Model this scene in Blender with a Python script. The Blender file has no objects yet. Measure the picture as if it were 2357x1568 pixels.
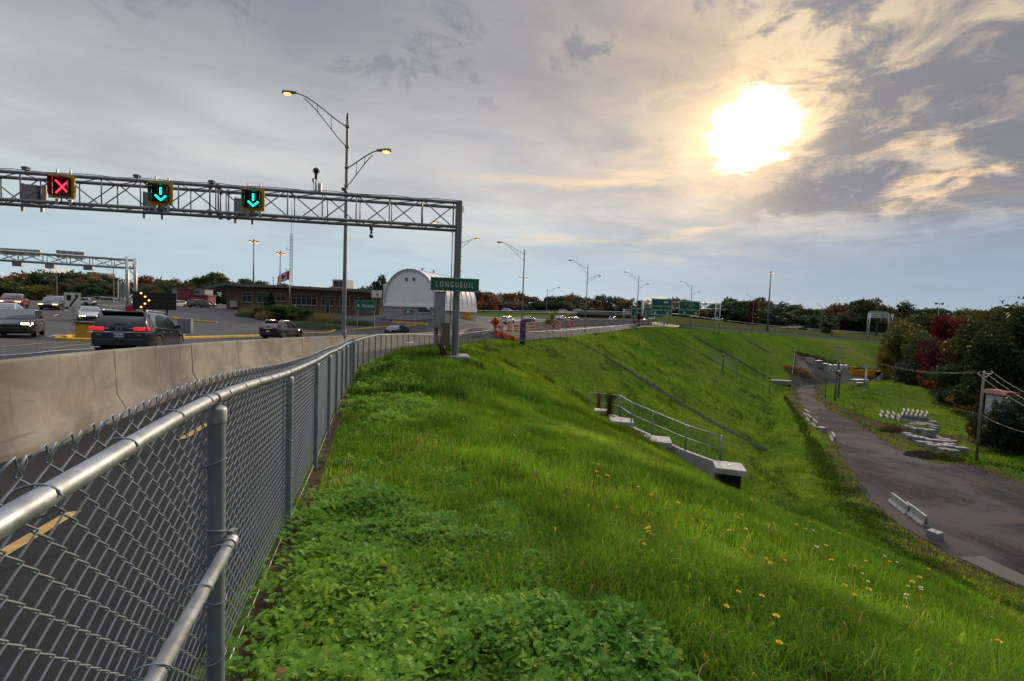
import bpy, math, random, numpy as np
from mathutils import Vector, Matrix
from mathutils.geometry import delaunay_2d_cdt
rng = np.random.default_rng(7); random.seed(7)
sc = bpy.context.scene
COL = sc.collection
PI = math.pi
def R(a): return math.radians(a)

# ---------------------------------------------------------------- camera model
EYE = np.array([0., 0., 1.7]); FOC = 1020.; CX, CY = 1178.5, 784.
PITCH, ROLL = -math.atan(.0495), R(2.1)
_w = np.array([0, math.cos(PITCH), math.sin(PITCH)])
_r0 = np.array([1., 0, 0]); _u0 = np.array([0, -math.sin(PITCH), math.cos(PITCH)])
_r = math.cos(ROLL)*_r0 + math.sin(ROLL)*_u0
_u = -math.sin(ROLL)*_r0 + math.cos(ROLL)*_u0
def ray(px, py): return _w + (px-CX)/FOC*_r - (py-CY)/FOC*_u
def P(px, py, d): return EYE + d*ray(px, py)            # point seen at px,py at distance d
def G(px, py, z):                                       # point seen at px,py on the level z
    v = ray(px, py); return EYE + v*((z-EYE[2])/v[2])
cam = bpy.data.cameras.new('camera'); camo = bpy.data.objects.new('camera', cam); COL.objects.link(camo)
m = Matrix.Identity(4)
for i in range(3):
    m[i][0], m[i][1], m[i][2], m[i][3] = _r[i], _u[i], -_w[i], EYE[i]
camo.matrix_world = m
cam.sensor_width = 36; cam.lens = 36*FOC/2357; cam.clip_start = .05; cam.clip_end = 20000
sc.camera = camo
sc.view_settings.view_transform = 'Standard'; sc.view_settings.look = 'None'
sc.view_settings.gamma = 1; sc.view_settings.exposure = 0.45
sc.cycles.use_denoising = True
try: sc.cycles.max_bounces = 6; sc.cycles.transparent_max_bounces = 8; sc.cycles.sample_clamp_indirect = 4
except Exception: pass

# ---------------------------------------------------------------- node helpers
class NB:
    def __init__(s, tree): s.t = tree; s.n = tree.nodes; s.l = tree.links
    def new(s, typ, **kw):
        n = s.n.new(typ)
        for k, v in kw.items(): setattr(n, k, v)
        return n
    def put(s, sock, v):
        if isinstance(v, bpy.types.NodeSocket): s.l.new(v, sock)
        elif v is not None:
            if isinstance(v, (tuple, list)) and len(v) == 3 and sock.type == 'RGBA': v = (*v, 1)
            sock.default_value = v
    def m(s, op, a, b=None, c=None, clamp=False):
        n = s.new('ShaderNodeMath', operation=op, use_clamp=clamp)
        for i, v in enumerate((a, b, c)): s.put(n.inputs[i], v)
        return n.outputs[0]
    def v(s, op, a, b=None):
        n = s.new('ShaderNodeVectorMath', operation=op)
        s.put(n.inputs[0], a)
        if b is not None:
            if op == 'SCALE': s.put(n.inputs[3], b)
            else: s.put(n.inputs[1], b)
        return n.outputs['Value'] if op in ('DOT_PRODUCT', 'LENGTH', 'DISTANCE') else n.outputs[0]
    def xyz(s, a):
        n = s.new('ShaderNodeSeparateXYZ'); s.put(n.inputs[0], a); return n.outputs
    def comb(s, x, y, z):
        n = s.new('ShaderNodeCombineXYZ')
        for i, q in enumerate((x, y, z)): s.put(n.inputs[i], q)
        return n.outputs[0]
    def mix(s, f, a, b, blend='MIX'):
        n = s.new('ShaderNodeMix', data_type='RGBA', blend_type=blend)
        s.put(n.inputs[0], f); s.put(n.inputs[6], a); s.put(n.inputs[7], b); return n.outputs[2]
    def noise(s, vec, scale, detail=4, rough=.55, dist=0):
        n = s.new('ShaderNodeTexNoise'); s.put(n.inputs['Vector'], vec); n.inputs['Scale'].default_value = scale
        n.inputs['Detail'].default_value = detail; n.inputs['Roughness'].default_value = rough
        n.inputs['Distortion'].default_value = dist; return n.outputs[0]
    def vor(s, vec, scale, feature='F1', out=0):
        n = s.new('ShaderNodeTexVoronoi', feature=feature); s.put(n.inputs['Vector'], vec); n.inputs['Scale'].default_value = scale
        return n.outputs[out]
    def ss(s, x, a, b, lo=0., hi=1.):
        n = s.new('ShaderNodeMapRange', interpolation_type='SMOOTHSTEP'); s.put(n.inputs[0], x)
        n.inputs[1].default_value = a; n.inputs[2].default_value = b; n.inputs[3].default_value = lo; n.inputs[4].default_value = hi
        return n.outputs[0]
    def ramp(s, f, stops):
        n = s.new('ShaderNodeValToRGB'); s.put(n.inputs[0], f); e = n.color_ramp.elements
        while len(e) < len(stops): e.new(.5)
        for q, (p, c) in zip(e, stops): q.position = p; q.color = (*c, 1)
        return n.outputs[0]
    def bump(s, h, strength=.3, dist=.02, nrm=None):
        n = s.new('ShaderNodeBump'); s.put(n.inputs['Height'], h); n.inputs['Strength'].default_value = strength
        n.inputs['Distance'].default_value = dist
        if nrm is not None: s.put(n.inputs['Normal'], nrm)
        return n.outputs[0]
    def attr(s, name, out='Color'):
        n = s.new('ShaderNodeAttribute', attribute_name=name); return n.outputs[out]
    def objco(s): return s.new('ShaderNodeTexCoord').outputs['Object']
    def pos(s): return s.new('ShaderNodeNewGeometry').outputs['Position']

def newmat(name):
    mt = bpy.data.materials.new(name); mt.use_nodes = True
    nb = NB(mt.node_tree); b = nb.n['Principled BSDF']
    return mt, nb, b
MATS = {}
def M(name, c=(.5, .5, .5), r=.6, metal=0., var=.18, sc_=2.5, bump=0., bsc=40., dirt=0., coat=0., emit=None, es=1., spec=None, trans=0.):
    if name in MATS: return MATS[name]
    mt, nb, b = newmat(name)
    co = nb.pos() if dirt else nb.objco()
    f = nb.noise(co, sc_, 6, .6)
    lo = tuple(max(0, x*(1-var)) for x in c); hi = tuple(min(1, x*(1+var)) for x in c)
    colr = nb.mix(nb.ss(f, .3, .7), lo, hi)
    if dirt:
        g = nb.noise(nb.v('MULTIPLY', co, (1.3, 1.3, .25)), 3., 8, .7)
        colr = nb.mix(nb.m('MULTIPLY', nb.ss(g, .48, .75), dirt), colr, (.09, .08, .065))
    nb.put(b.inputs['Base Color'], colr)
    nb.put(b.inputs['Roughness'], nb.ss(nb.noise(co, sc_*2.7, 5), .25, .75, max(.02, r-.08), min(1, r+.1)))
    b.inputs['Metallic'].default_value = metal
    if coat: b.inputs['Coat Weight'].default_value = coat; b.inputs['Coat Roughness'].default_value = .04
    if spec is not None: b.inputs['Specular IOR Level'].default_value = spec
    if bump: nb.put(b.inputs['Normal'], nb.bump(nb.noise(co, bsc, 5, .65), bump, .01))
    if emit: nb.put(b.inputs['Emission Color'], emit); b.inputs['Emission Strength'].default_value = es
    if trans: b.inputs['Transmission Weight'].default_value = trans
    MATS[name] = mt; return mt

# ---------------------------------------------------------------- mesh builder
class MB:
    def __init__(s): s.v = []; s.f = []; s.k = []; s.mi = 0
    def add(s, vs, fs):
        o = len(s.v); s.v.extend([tuple(map(float, q)) for q in vs])
        for f in fs: s.f.append(tuple(o+i for i in f)); s.k.append(s.mi)
        return s
    def box(s, c, d, rz=0., top=None, M4=None):
        x, y, z = d[0]/2, d[1]/2, d[2]/2
        tx, ty = (x, y) if top is None else (top[0]/2, top[1]/2)
        q = [(-x, -y, -z), (x, -y, -z), (x, y, -z), (-x, y, -z), (-tx, -ty, z), (tx, -ty, z), (tx, ty, z), (-tx, ty, z)]
        ca, sa = math.cos(rz), math.sin(rz)
        q = [(c[0]+a*ca-b*sa, c[1]+a*sa+b*ca, c[2]+e) for a, b, e in q]
        if M4 is not None: q = [tuple(M4 @ Vector(p)) for p in q]
        return s.add(q, [(3, 2, 1, 0), (4, 5, 6, 7), (0, 1, 5, 4), (1, 2, 6, 5), (2, 3, 7, 6), (3, 0, 4, 7)])
    def bbox(s, c, d, bv=.02, rz=0.):                     # box with chamfered upright and top edges
        x, y, z = d[0]/2, d[1]/2, d[2]/2
        def ring(ix, iy, zz, cc):
            X, Y = x-ix, y-iy
            return [(-X+cc, -Y, zz), (X-cc, -Y, zz), (X, -Y+cc, zz), (X, Y-cc, zz), (X-cc, Y, zz), (-X+cc, Y, zz), (-X, Y-cc, zz), (-X, -Y+cc, zz)]
        rs = ring(0, 0, -z, bv)+ring(0, 0, z-bv, bv)+ring(bv, bv, z, bv*.6)
        ca, sa = math.cos(rz), math.sin(rz)
        q = [(c[0]+a*ca-b*sa, c[1]+a*sa+b*ca, c[2]+e) for a, b, e in rs]
        fs = [tuple(range(7, -1, -1)), tuple(range(16, 24))]
        for k in (0, 8):
            for i in range(8): j = (i+1) % 8; fs.append((k+i, k+j, k+8+j, k+8+i))
        return s.add(q, fs)
    def tube(s, pts, r, n=8, cap=True, closed=False):
        pts = [Vector(p) for p in pts]; N = len(pts)
        rs = r if isinstance(r, (list, tuple)) else [r]*N
        vs = []; up0 = None
        for i, p in enumerate(pts):
            a = pts[i-1] if (i or closed) else p; b = pts[(i+1) % N] if (i < N-1 or closed) else p
            t = (b-a); t = t.normalized() if t.length > 1e-9 else Vector((0, 0, 1))
            if up0 is None:
                up0 = Vector((0, 0, 1)) if abs(t.z) < .9 else Vector((1, 0, 0))
            x = up0 - t*up0.dot(t); x.normalize(); up0 = x; y = t.cross(x)
            for k in range(n):
                an = 2*PI*k/n; vs.append(p+x*(rs[i]*math.cos(an))+y*(rs[i]*math.sin(an)))
        fs = []
        for i in range(N if closed else N-1):
            for k in range(n):
                l = (k+1) % n; i2 = (i+1) % N; fs.append((i*n+k, i*n+l, i2*n+l, i2*n+k))
        if cap and not closed: fs += [tuple(range(n-1, -1, -1)), tuple(range((N-1)*n, N*n))]
        return s.add(vs, fs)
    def prism(s, poly, a, b, axis='z'):                   # polygon extruded from a to b along an axis
        def q(p, h): return {'z': (p[0], p[1], h), 'y': (p[0], h, p[1]), 'x': (h, p[0], p[1])}[axis]
        n = len(poly); vs = [q(p, a) for p in poly]+[q(p, b) for p in poly]
        fs = [tuple(range(n-1, -1, -1)), tuple(range(n, 2*n))]+[(i, (i+1) % n, n+(i+1) % n, n+i) for i in range(n)]
        return s.add(vs, fs)
    def lathe(s, prof, n=12, c=(0, 0, 0)):
        vs = []; m = len(prof)
        for r_, z in prof:
            for k in range(n): an = 2*PI*k/n; vs.append((c[0]+r_*math.cos(an), c[1]+r_*math.sin(an), c[2]+z))
        fs = [(i*n+k, i*n+(k+1) % n, (i+1)*n+(k+1) % n, (i+1)*n+k) for i in range(m-1) for k in range(n)]
        fs += [tuple(range(n-1, -1, -1)), tuple(range((m-1)*n, m*n))]
        return s.add(vs, fs)
    def xf(s, M4):
        s.v = [tuple(M4 @ Vector(p)) for p in s.v]; return s
    def build(s, name, mats, parent=None, smooth=False, world=False, ang=None):
        me = bpy.data.meshes.new(name)
        vs = s.v
        if world and parent is not None:
            inv = parent.matrix_basis.inverted(); vs = [tuple(inv @ Vector(p)) for p in vs]
        me.from_pydata(vs, [], s.f); 
        if not isinstance(mats, (list, tuple)): mats = [mats]
        for q in mats: me.materials.append(q)
        if len(mats) > 1: me.polygons.foreach_set('material_index', s.k)
        if smooth or ang: me.polygons.foreach_set('use_smooth', [True]*len(me.polygons))
        if ang:
            try: me.set_sharp_from_angle(angle=R(ang))
            except Exception: pass
        me.update()
        o = bpy.data.objects.new(name, me); COL.objects.link(o)
        if parent is not None: o.parent = parent
        return o
def npmesh(name, verts, faces, mats, attr=None, smooth=False, parent=None):
    """faces: (N,k) int array"""
    me = bpy.data.meshes.new(name); n, k = faces.shape
    me.vertices.add(len(verts)); me.vertices.foreach_set('co', np.ascontiguousarray(verts, dtype=np.float32).ravel())
    me.loops.add(n*k); me.loops.foreach_set('vertex_index', faces.astype(np.int32).ravel())
    me.polygons.add(n); me.polygons.foreach_set('loop_start', np.arange(0, n*k, k, dtype=np.int32))
    try: me.polygons.foreach_set('loop_total', np.full(n, k, dtype=np.int32))
    except Exception: pass
    if smooth: me.polygons.foreach_set('use_smooth', np.ones(n, dtype=bool))
    for q in (mats if isinstance(mats, (list, tuple)) else [mats]): me.materials.append(q)
    if attr:
        for an, arr in attr.items():
            a = me.color_attributes.new(an, 'FLOAT_COLOR', 'POINT')
            c = np.ones((len(verts), 4), dtype=np.float32); c[:, :arr.shape[1]] = arr; a.data.foreach_set('color', c.ravel())
    me.update(calc_edges=True); me.validate()
    o = bpy.data.objects.new(name, me); COL.objects.link(o)
    if parent is not None: o.parent = parent
    return o
def tag(o, label=None, cat=None, group=None, kind=None):
    if label: o['label'] = label
    if cat: o['category'] = cat
    if group: o['group'] = group
    if kind: o['kind'] = kind
    return o
def thing(name, label, cat, loc=(0, 0, 0), rz=0., group=None):
    o = bpy.data.objects.new(name, None); COL.objects.link(o); o.empty_display_size = .2
    o.location = tuple(map(float, loc)); o.rotation_euler = (0, 0, rz)
    o.matrix_basis = Matrix.Translation(Vector(o.location)) @ Matrix.Rotation(rz, 4, 'Z')
    return tag(o, label, cat, group)
KIDS = {}
def copy_tree(o, parent=None):
    c = o.copy(); COL.objects.link(c)
    if parent is not None: c.parent = parent
    for ch in list(o.children): copy_tree(ch, c)
    return c
def txt(body, size, depth=.004):
    """outline of lettering as mesh data, baseline at z=0 in the XZ plane, facing -Y; returns (verts, faces, width)"""
    cu = bpy.data.curves.new('t', 'FONT'); cu.body = body; cu.size = size; cu.extrude = depth; cu.resolution_u = 3
    ob = bpy.data.objects.new('t', cu); COL.objects.link(ob)
    dg = bpy.context.evaluated_depsgraph_get(); me = bpy.data.meshes.new_from_object(ob.evaluated_get(dg))
    vs = [(v.co.x, -v.co.z, v.co.y) for v in me.vertices]; fs = [tuple(p.vertices) for p in me.polygons]
    bpy.data.objects.remove(ob); bpy.data.meshes.remove(me); bpy.data.curves.remove(cu)
    w = max(v[0] for v in vs) if vs else 0
    return vs, fs, w
def letter(mb, body, size, x, y, z, align='c', wscale=1.):
    vs, fs, w = txt(body, size); w *= wscale
    x0 = x-w/2 if align == 'c' else x
    mb.add([(x0+a*wscale, y+b, z+c) for a, b, c in vs], fs)

# ---------------------------------------------------------------- sun and sky
SUNV = ray(1731, 293); SUNV /= np.linalg.norm(SUNV)
sun_el = math.asin(SUNV[2]); sun_az = math.atan2(SUNV[0], SUNV[1])
sl = bpy.data.lights.new('sun', 'SUN'); sl.energy = 2.4; sl.angle = R(8); sl.color = (1, .80, .56)
so = bpy.data.objects.new('sun', sl); COL.objects.link(so)
so.rotation_euler = Vector(SUNV).to_track_quat('Z', 'Y').to_euler(); so.location = (0, 0, 60)
wd = bpy.data.worlds.new('World'); sc.world = wd; wd.use_nodes = True
nb = NB(wd.node_tree); nb.n.clear()
out = nb.new('ShaderNodeOutputWorld')
D = nb.new('ShaderNodeTexCoord').outputs['Generated']
X, Y, Z = nb.xyz(D)
zc = nb.m('MAXIMUM', Z, 0.)
pz = nb.m('ADD', zc, .13)
pc = nb.comb(nb.m('DIVIDE', X, pz), nb.m('DIVIDE', Y, pz), 0.)
ang = nb.m('ARCCOSINE', nb.m('MINIMUM', nb.v('DOT_PRODUCT', D, tuple(SUNV)), .99999))
az = nb.m('ARCTAN2', X, Y)
pst = nb.v('MULTIPLY', nb.comb(nb.m('ADD', nb.m('MULTIPLY', nb.xyz(pc)[0], .97), nb.m('MULTIPLY', nb.xyz(pc)[1], .22)),
                               nb.m('SUBTRACT', nb.m('MULTIPLY', nb.xyz(pc)[1], .97), nb.m('MULTIPLY', nb.xyz(pc)[0], .22)), 0.), (.62, 1.05, 1))
n_big = nb.noise(pst, .9, 5, .55, .5)
n_str = nb.noise(pst, 2.1, 8, .55, .7)
n_fin = nb.noise(pc, 4.2, 10, .66, .6)
n_low = nb.noise(pc, .55, 3, .5)
base = nb.ramp(zc, [(0., (.46, .56, .61)), (.07, (.42, .535, .59)), (.16, (.46, .54, .56)), (.26, (.53, .535, .525)), (.36, (.44, .445, .455)), (.48, (.27, .28, .31)), (.60, (.20, .21, .24)), (1., (.36, .37, .40))])
rt = nb.ramp(zc, [(0., (.29, .37, .46)), (.07, (.215, .32, .44)), (.16, (.24, .315, .41)), (.26, (.36, .35, .345)), (.36, (.36, .33, .285)), (.50, (.36, .335, .29)), (.62, (.33, .31, .29)), (1., (.35, .36, .38))])
base = nb.mix(nb.ss(az, -.05, .62), base, rt)
# soft streaks of thicker and thinner cloud
f1 = nb.ss(nb.m('ADD', nb.m('MULTIPLY', n_big, .65), nb.m('MULTIPLY', n_str, .35)), .36, .66)
upper = nb.ss(zc, .05, .22)
shade = nb.m('ADD', .80, nb.m('MULTIPLY', f1, .34))
shade = nb.m('ADD', nb.m('MULTIPLY', shade, upper), nb.m('SUBTRACT', 1., upper))
base = nb.mix(1., base, nb.comb(shade, shade, nb.m('ADD', nb.m('MULTIPLY', shade, .8), .22)), 'MULTIPLY')
# faint shafts and bands low under the sun
bnd = nb.noise(nb.comb(nb.m('MULTIPLY', az, 2.), nb.m('MULTIPLY', zc, 17.), 7.), 1.2, 6, .6, .5)
bm_ = nb.m('MULTIPLY', nb.ss(bnd, .50, .68), nb.m('MULTIPLY', nb.ss(zc, .10, .19), nb.ss(zc, .25, .36, 1., 0.)))
base = nb.mix(nb.m('MULTIPLY', bm_, nb.ss(ang, .12, .75, .85, .0)), base, (1.05, .70, .36))
# warm light round the veiled sun
g1 = nb.m('POWER', 2.718, nb.m('MULTIPLY', ang, -4.4))
wl = nb.m('MULTIPLY', nb.m('MULTIPLY', g1, nb.ss(zc, .10, .26, .22, 1.)), nb.ss(nb.m('ADD', nb.m('MULTIPLY', n_str, .5), nb.m('MULTIPLY', n_fin, .5)), .32, .66, .35, 1.2))
base = nb.mix(1., base, nb.v('SCALE', (.66, .40, .115), wl), 'ADD')
# broken darker cloud to the right of and above the sun
dn = nb.m('ADD', nb.m('MULTIPLY', n_fin, .50), nb.m('MULTIPLY', nb.noise(pc, 1.35, 7, .6, .4), .50))
dk = nb.m('MULTIPLY', nb.ss(dn, .43, .53), nb.m('MULTIPLY', nb.ss(az, .34, .60), nb.ss(zc, .10, .25)))
dk = nb.m('MULTIPLY', dk, nb.ss(nb.m('ADD', ang, nb.m('MULTIPLY', nb.m('SUBTRACT', n_fin, .5), .30)), .075, .13))
base = nb.mix(nb.m('MULTIPLY', dk, .84), base, (.135, .150, .19))
edge = nb.m('MULTIPLY', nb.m('MULTIPLY', nb.ss(dn, .36, .42), nb.ss(dn, .42, .46, 1., 0.)), nb.m('MULTIPLY', nb.ss(az, .2, .5), nb.ss(zc, .13, .3)))
base = nb.mix(nb.m('MULTIPLY', edge, .42), base, (.80, .64, .42))
dk2 = nb.m('MULTIPLY', nb.ss(nb.m('ADD', nb.m('MULTIPLY', n_str, .4), nb.m('MULTIPLY', n_fin, .6)), .51, .59), nb.ss(zc, .36, .50))
base = nb.mix(nb.m('MULTIPLY', dk2, .72), base, (.19, .195, .235))
# small bright cloud bank low on the horizon
cb = nb.noise(nb.comb(nb.m('MULTIPLY', az, 9.), nb.m('MULTIPLY', zc, 24.), 3.), 1.3, 7, .62, .3)
cbm = nb.m('MULTIPLY', nb.ss(nb.m('SUBTRACT', cb, nb.m('MULTIPLY', zc, 5.0)), .30, .40), nb.ss(nb.noise(nb.comb(az, 0., 0.), 4.5, 2), .42, .58))
base = nb.mix(nb.m('MULTIPLY', cbm, .85), base, (.64, .58, .50))
# the sun itself, a ragged white disc through thin cloud, with a glowing rim
ragged = nb.m('ADD', ang, nb.m('ADD', nb.m('MULTIPLY', nb.m('SUBTRACT', nb.noise(nb.v('MULTIPLY', D, (1, 1, 1.6)), 6., 3, .5, .3), .5), .10), nb.m('MULTIPLY', nb.m('SUBTRACT', nb.noise(nb.v('MULTIPLY', D, (1, 1, 2.6)), 17., 7, .7, .7), .5), .11)))
core = nb.ss(ragged, .024, .074, 1., 0.)
rim = nb.m('POWER', nb.ss(ragged, .05, .22, 1., 0.), 2.4)
base = nb.mix(1., base, nb.v('SCALE', (1., .62, .24), nb.m('MULTIPLY', rim, .34)), 'ADD')
base = nb.mix(1., base, nb.v('SCALE', (1., .90, .66), nb.m('MULTIPLY', nb.m('POWER', core, 1.5), 6.)), 'ADD')
# overcast vault boosted overhead, out of frame, as added fill for the ground
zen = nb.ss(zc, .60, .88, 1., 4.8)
zen = nb.m('MULTIPLY', zen, nb.m('ADD', nb.ss(Y, -.45, .15, .40, 1.), nb.ss(zc, .45, .8, 0., .6), clamp=False))  # sky low behind the camera dimmed to darken reflections in paint and glass
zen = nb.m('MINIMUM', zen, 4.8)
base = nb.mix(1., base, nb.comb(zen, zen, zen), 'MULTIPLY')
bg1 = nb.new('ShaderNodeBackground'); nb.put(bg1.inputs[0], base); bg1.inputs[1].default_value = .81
sky = nb.new('ShaderNodeTexSky', sky_type='NISHITA'); sky.sun_disc = False; sky.sun_elevation = sun_el; sky.sun_rotation = sun_az
sky.air_density = 1; sky.dust_density = .6
bg2 = nb.new('ShaderNodeBackground'); nb.put(bg2.inputs[0], sky.outputs[0]); bg2.inputs[1].default_value = .004
ad = nb.new('ShaderNodeAddShader'); nb.l.new(bg1.outputs[0], ad.inputs[0]); nb.l.new(bg2.outputs[0], ad.inputs[1])
nb.l.new(ad.outputs[0], out.inputs[0])

# ---------------------------------------------------------------- lie of the land
def catmull(pts, step):
    pts = np.asarray(pts, float); out_ = []
    for i in range(len(pts)-1):
        p0 = pts[max(i-1, 0)]; p1 = pts[i]; p2 = pts[i+1]; p3 = pts[min(i+2, len(pts)-1)]
        n = max(1, int(np.linalg.norm(p2[:2]-p1[:2])/step))
        d = np.linalg.norm(p2-p1)
        m1 = (p2-p0)/max(np.linalg.norm(p2-p0), 1e-6)*d if i else (p2-p1)
        m2 = (p3-p1)/max(np.linalg.norm(p3-p1), 1e-6)*d if i < len(pts)-2 else (p2-p1)
        for k in range(n):
            t = k/n; h = 2*t**3-3*t*t+1, t**3-2*t*t+t, -2*t**3+3*t*t, t**3-t*t
            out_.append(h[0]*p1+h[1]*m1+h[2]*p2+h[3]*m2)
    out_.append(pts[-1]); return np.array(out_)
RAIL = [(0, 1206, .675), (490, 918, 1.63), (663, 858, 3.26), (727, 830, 4.9), (757, 813, 6.55), (773, 806, 8.0), (787, 799, 9.7), (796, 793, 11.2),
        (808, 788, 13.2), (821, 783, 15.9), (845, 776, 19.2), (872, 771, 22.4), (897, 770, 26), (950, 769, 33), (1000, 770, 40), (1060, 768, 48), (1130, 760, 57)]
RAIL2 = [(1210, 765, 62), (1300, 760, 75), (1400, 752, 97), (1500, 742.5, 124), (1530, 742.8, 134)]
FH = 1.22
near = [(-.335*d-.553, d, z) for d, z in ((-60, .1), (-30, .15), (-12, .17), (-4, .16), (-1, .15))]
crest = near + [tuple(P(*q)-np.array([0, 0, FH])) for q in RAIL+RAIL2]
BARR = [(1565, 746, 137), (1600, 749, 141), (1700, 757.3, 155), (1800, 765.6, 169), (1900, 774, 180), (2045, 786, 191)]
crest += [tuple(P(*q)-np.array([0, 0, .85])) for q in BARR[1:]]
e = np.array(crest[-1]); crest += [tuple(e+np.array([60, 22, -.4])), tuple(e+np.array([240, 70, -.6]))]
CREST = catmull(crest, 1.4)
_cd = np.r_[0, np.cumsum(np.linalg.norm(np.diff(CREST[:, :2], axis=0), axis=1))]
ctrl = [c for c in crest]
def cp(px, py, d, dz=0): q = P(px, py, d); ctrl.append((q[0], q[1], q[2]+dz))
for q in [(290, 818, 17.5), (340, 812, 20.), (0, 1065, 5.44), (340, 930, 9.0), (518, 867, 13.)]: cp(*q)
for q in [(207, 738, 45), (127, 712, 57), (30, 705, 62), (-150, 712, 60), (40, 776, 25), (460, 709, 92), (507, 711, 76), (868, 725, 70), (882, 727, 68), (1002, 735, 62), (300, 694, 122), (200, 694, 120), (80, 694, 112), (420, 702, 112), (-100, 694, 100), (620, 708, 105), (-60, 700, 150), (200, 692, 170), (500, 700, 150)]: cp(*q)
for x, y, z in [(-5.4, 17.5, -.30), (-30, 0, -.3), (-30, -40, -.3), (-70, 0, -.3), (-70, -40, -.3), (-19, 38, -.98), (-20, 41, -1.0), (-16, 56, -.98), (-14.9, 59, -.95), (-4.5, 85, -.35), (2, 95, .5), (8, 105, 1.0), (24, 132, 1.7), (40, 160, 2.4),
                (10, 150, 1.9), (42, 168, 2.6), (5, 172, 3.7), (30, 188, 4.3), (68, 204, 5.0), (-30, 165, 3.0), (30, 230, 4), (-160, 110, 1.2), (-200, 260, 1.), (-60, 240, 1.5), (90, 250, 4.), (180, 280, 2.5), (330, 330, 1.5), (-250, 60, 1.5), (-200, -40, 0), (0, 420, 2), (350, 500, 2), (-350, 500, 2)]:
    ctrl.append((x, y, z))
ctrl = np.array(ctrl)
_c2 = ctrl[:, :2]
def _ker(r2): return np.where(r2 > 1e-12, .5*r2*np.log(np.maximum(r2, 1e-12)), 0)
_n = len(ctrl); _K = _ker(((_c2[:, None]-_c2[None])**2).sum(-1))+np.eye(_n)*.3
_Pm = np.c_[np.ones(_n), _c2]; _A = np.zeros((_n+3, _n+3)); _A[:_n, :_n] = _K; _A[:_n, _n:] = _Pm; _A[_n:, :_n] = _Pm.T
_W = np.linalg.solve(_A, np.r_[ctrl[:, 2], 0, 0, 0])
def tps(x, y):
    out_ = np.empty(len(x))
    for a in range(0, len(x), 40000):
        q = np.c_[x[a:a+40000], y[a:a+40000]]
        k = _ker(((q[:, None]-_c2[None])**2).sum(-1)); out_[a:a+40000] = k@_W[:_n]+_W[_n]+q@_W[_n+1:]
    return out_
_sa, _sb = CREST[:-1, :2], CREST[1:, :2]; _sd = _sb-_sa; _sl2 = (_sd**2).sum(1)
def cdist(x, y):
    """signed distance to the crest line (right of it positive), arclength, crest height"""
    x = np.asarray(x, float); y = np.asarray(y, float); S = np.empty(len(x)); T = np.empty(len(x)); Zc = np.empty(len(x))
    for a in range(0, len(x), 20000):
        q = np.c_[x[a:a+20000], y[a:a+20000]]
        t = np.clip(((q[:, None]-_sa)*_sd).sum(-1)/_sl2, 0, 1)
        dv = q[:, None]-(_sa+t[..., None]*_sd); d2 = (dv**2).sum(-1); i = d2.argmin(1); r_ = np.arange(len(q))
        cr = _sd[i, 0]*dv[r_, i, 1]-_sd[i, 1]*dv[r_, i, 0]; tt = t[r_, i]
        S[a:a+20000] = np.sqrt(d2[r_, i])*np.where(cr < 0, 1, -1); T[a:a+20000] = _cd[i]*(1-tt)+_cd[i+1]*tt
        Zc[a:a+20000] = CREST[i, 2]*(1-tt)+CREST[i+1, 2]*tt
    return S, T, Zc
def sst(x, a, b): t = np.clip((x-a)/(b-a), 0, 1); return t*t*(3-2*t)
T0 = _cd[np.argmin(((CREST[:, :2]-np.array([0, 0]))**2).sum(1))]      # arclength beside the camera
_e = P(1540, 743, 135); TE = _cd[np.argmin(((CREST[:, :2]-_e[:2])**2).sum(1))]
def smin(a, b, k): return -k*np.logaddexp(-a/k, -b/k)
VAL = -13.6
def gau(x, y, cx, cy, r): return np.exp(-((x-cx)**2+(y-cy)**2)/(r*r))
def floor_z(x, y):
    z = VAL+7.5*sst(y, 140, 190)+0*x
    z = z+3.3*np.exp(-(((x-90)*.8-(y-104)*.6)/15)**2-(((x-90)*.6+(y-104)*.8)/8)**2)
    # bank under the trees on the right
    d = (x-63.8)*.79-(y-55)*.61
    z = z+4.5*sst(d, -2, 22)
    return z
def wob(x, y):
    return .5*(np.sin(x*.9+1.3*np.sin(y*.55))*np.sin(y*.8+.7*np.sin(x*.6)))+.5*np.sin(x*2.3+y*1.1)*np.sin(y*2.1-x*1.7)
def H(x, y, want=False):
    x = np.atleast_1d(np.asarray(x, float)); y = np.atleast_1d(np.asarray(y, float))
    S, T, Zc = cdist(x, y)
    zl = tps(x, y)
    bank = sst(T, TE-8, TE+14)*1.1*sst(-S, 8.5, 26)
    zl = zl+bank
    t = T-T0
    b = 4.1-2.0*sst(t, 30, 55); k = 1.5-.6*sst(t, 30, 55)
    zf = floor_z(x, y)
    slope = np.maximum(.47, (Zc-zf)/(30.-b))
    prof = slope*k*(np.logaddexp(0, (S-b)/k)-np.logaddexp(0, -b/k))+.01*S
    mound = .72*gau(x, y, -2.6, 19.5, 5.0)+.25*gau(x, y, -2.5, 30, 8)
    bulge = 1.0*np.exp(-((S-13)/6.5)**2)*sst(t, -4, 8)*(1-sst(t, 26, 44))
    zr = Zc+mound*sst(S, -.2, 1.6)-prof+bulge
    z_ = -smin(-zr, -zf, .7)
    stoe = b+(Zc-zf)/slope
    z_ = z_-.75*np.exp(-((S-stoe-1.6)/1.3)**2)*sst(t, -10, 0)
    z_ = z_-.35*gau(x, y, 8.9, 16.6, 1.9)-.42*gau(x, y, 6.9, 12.6, 3.2)
    z_ = z_+wob(x, y)*.05*sst(S, .6, 2.5)+.16*wob(x*.33+3, y*.33)*sst(S, 4, 9)
    wl = sst(S, -.05, .25)
    z = zl*(1-wl)+z_*wl
    if want: return z, S, T-T0, stoe
    return z
def h(x, y): return float(H([x], [y])[0])
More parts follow.
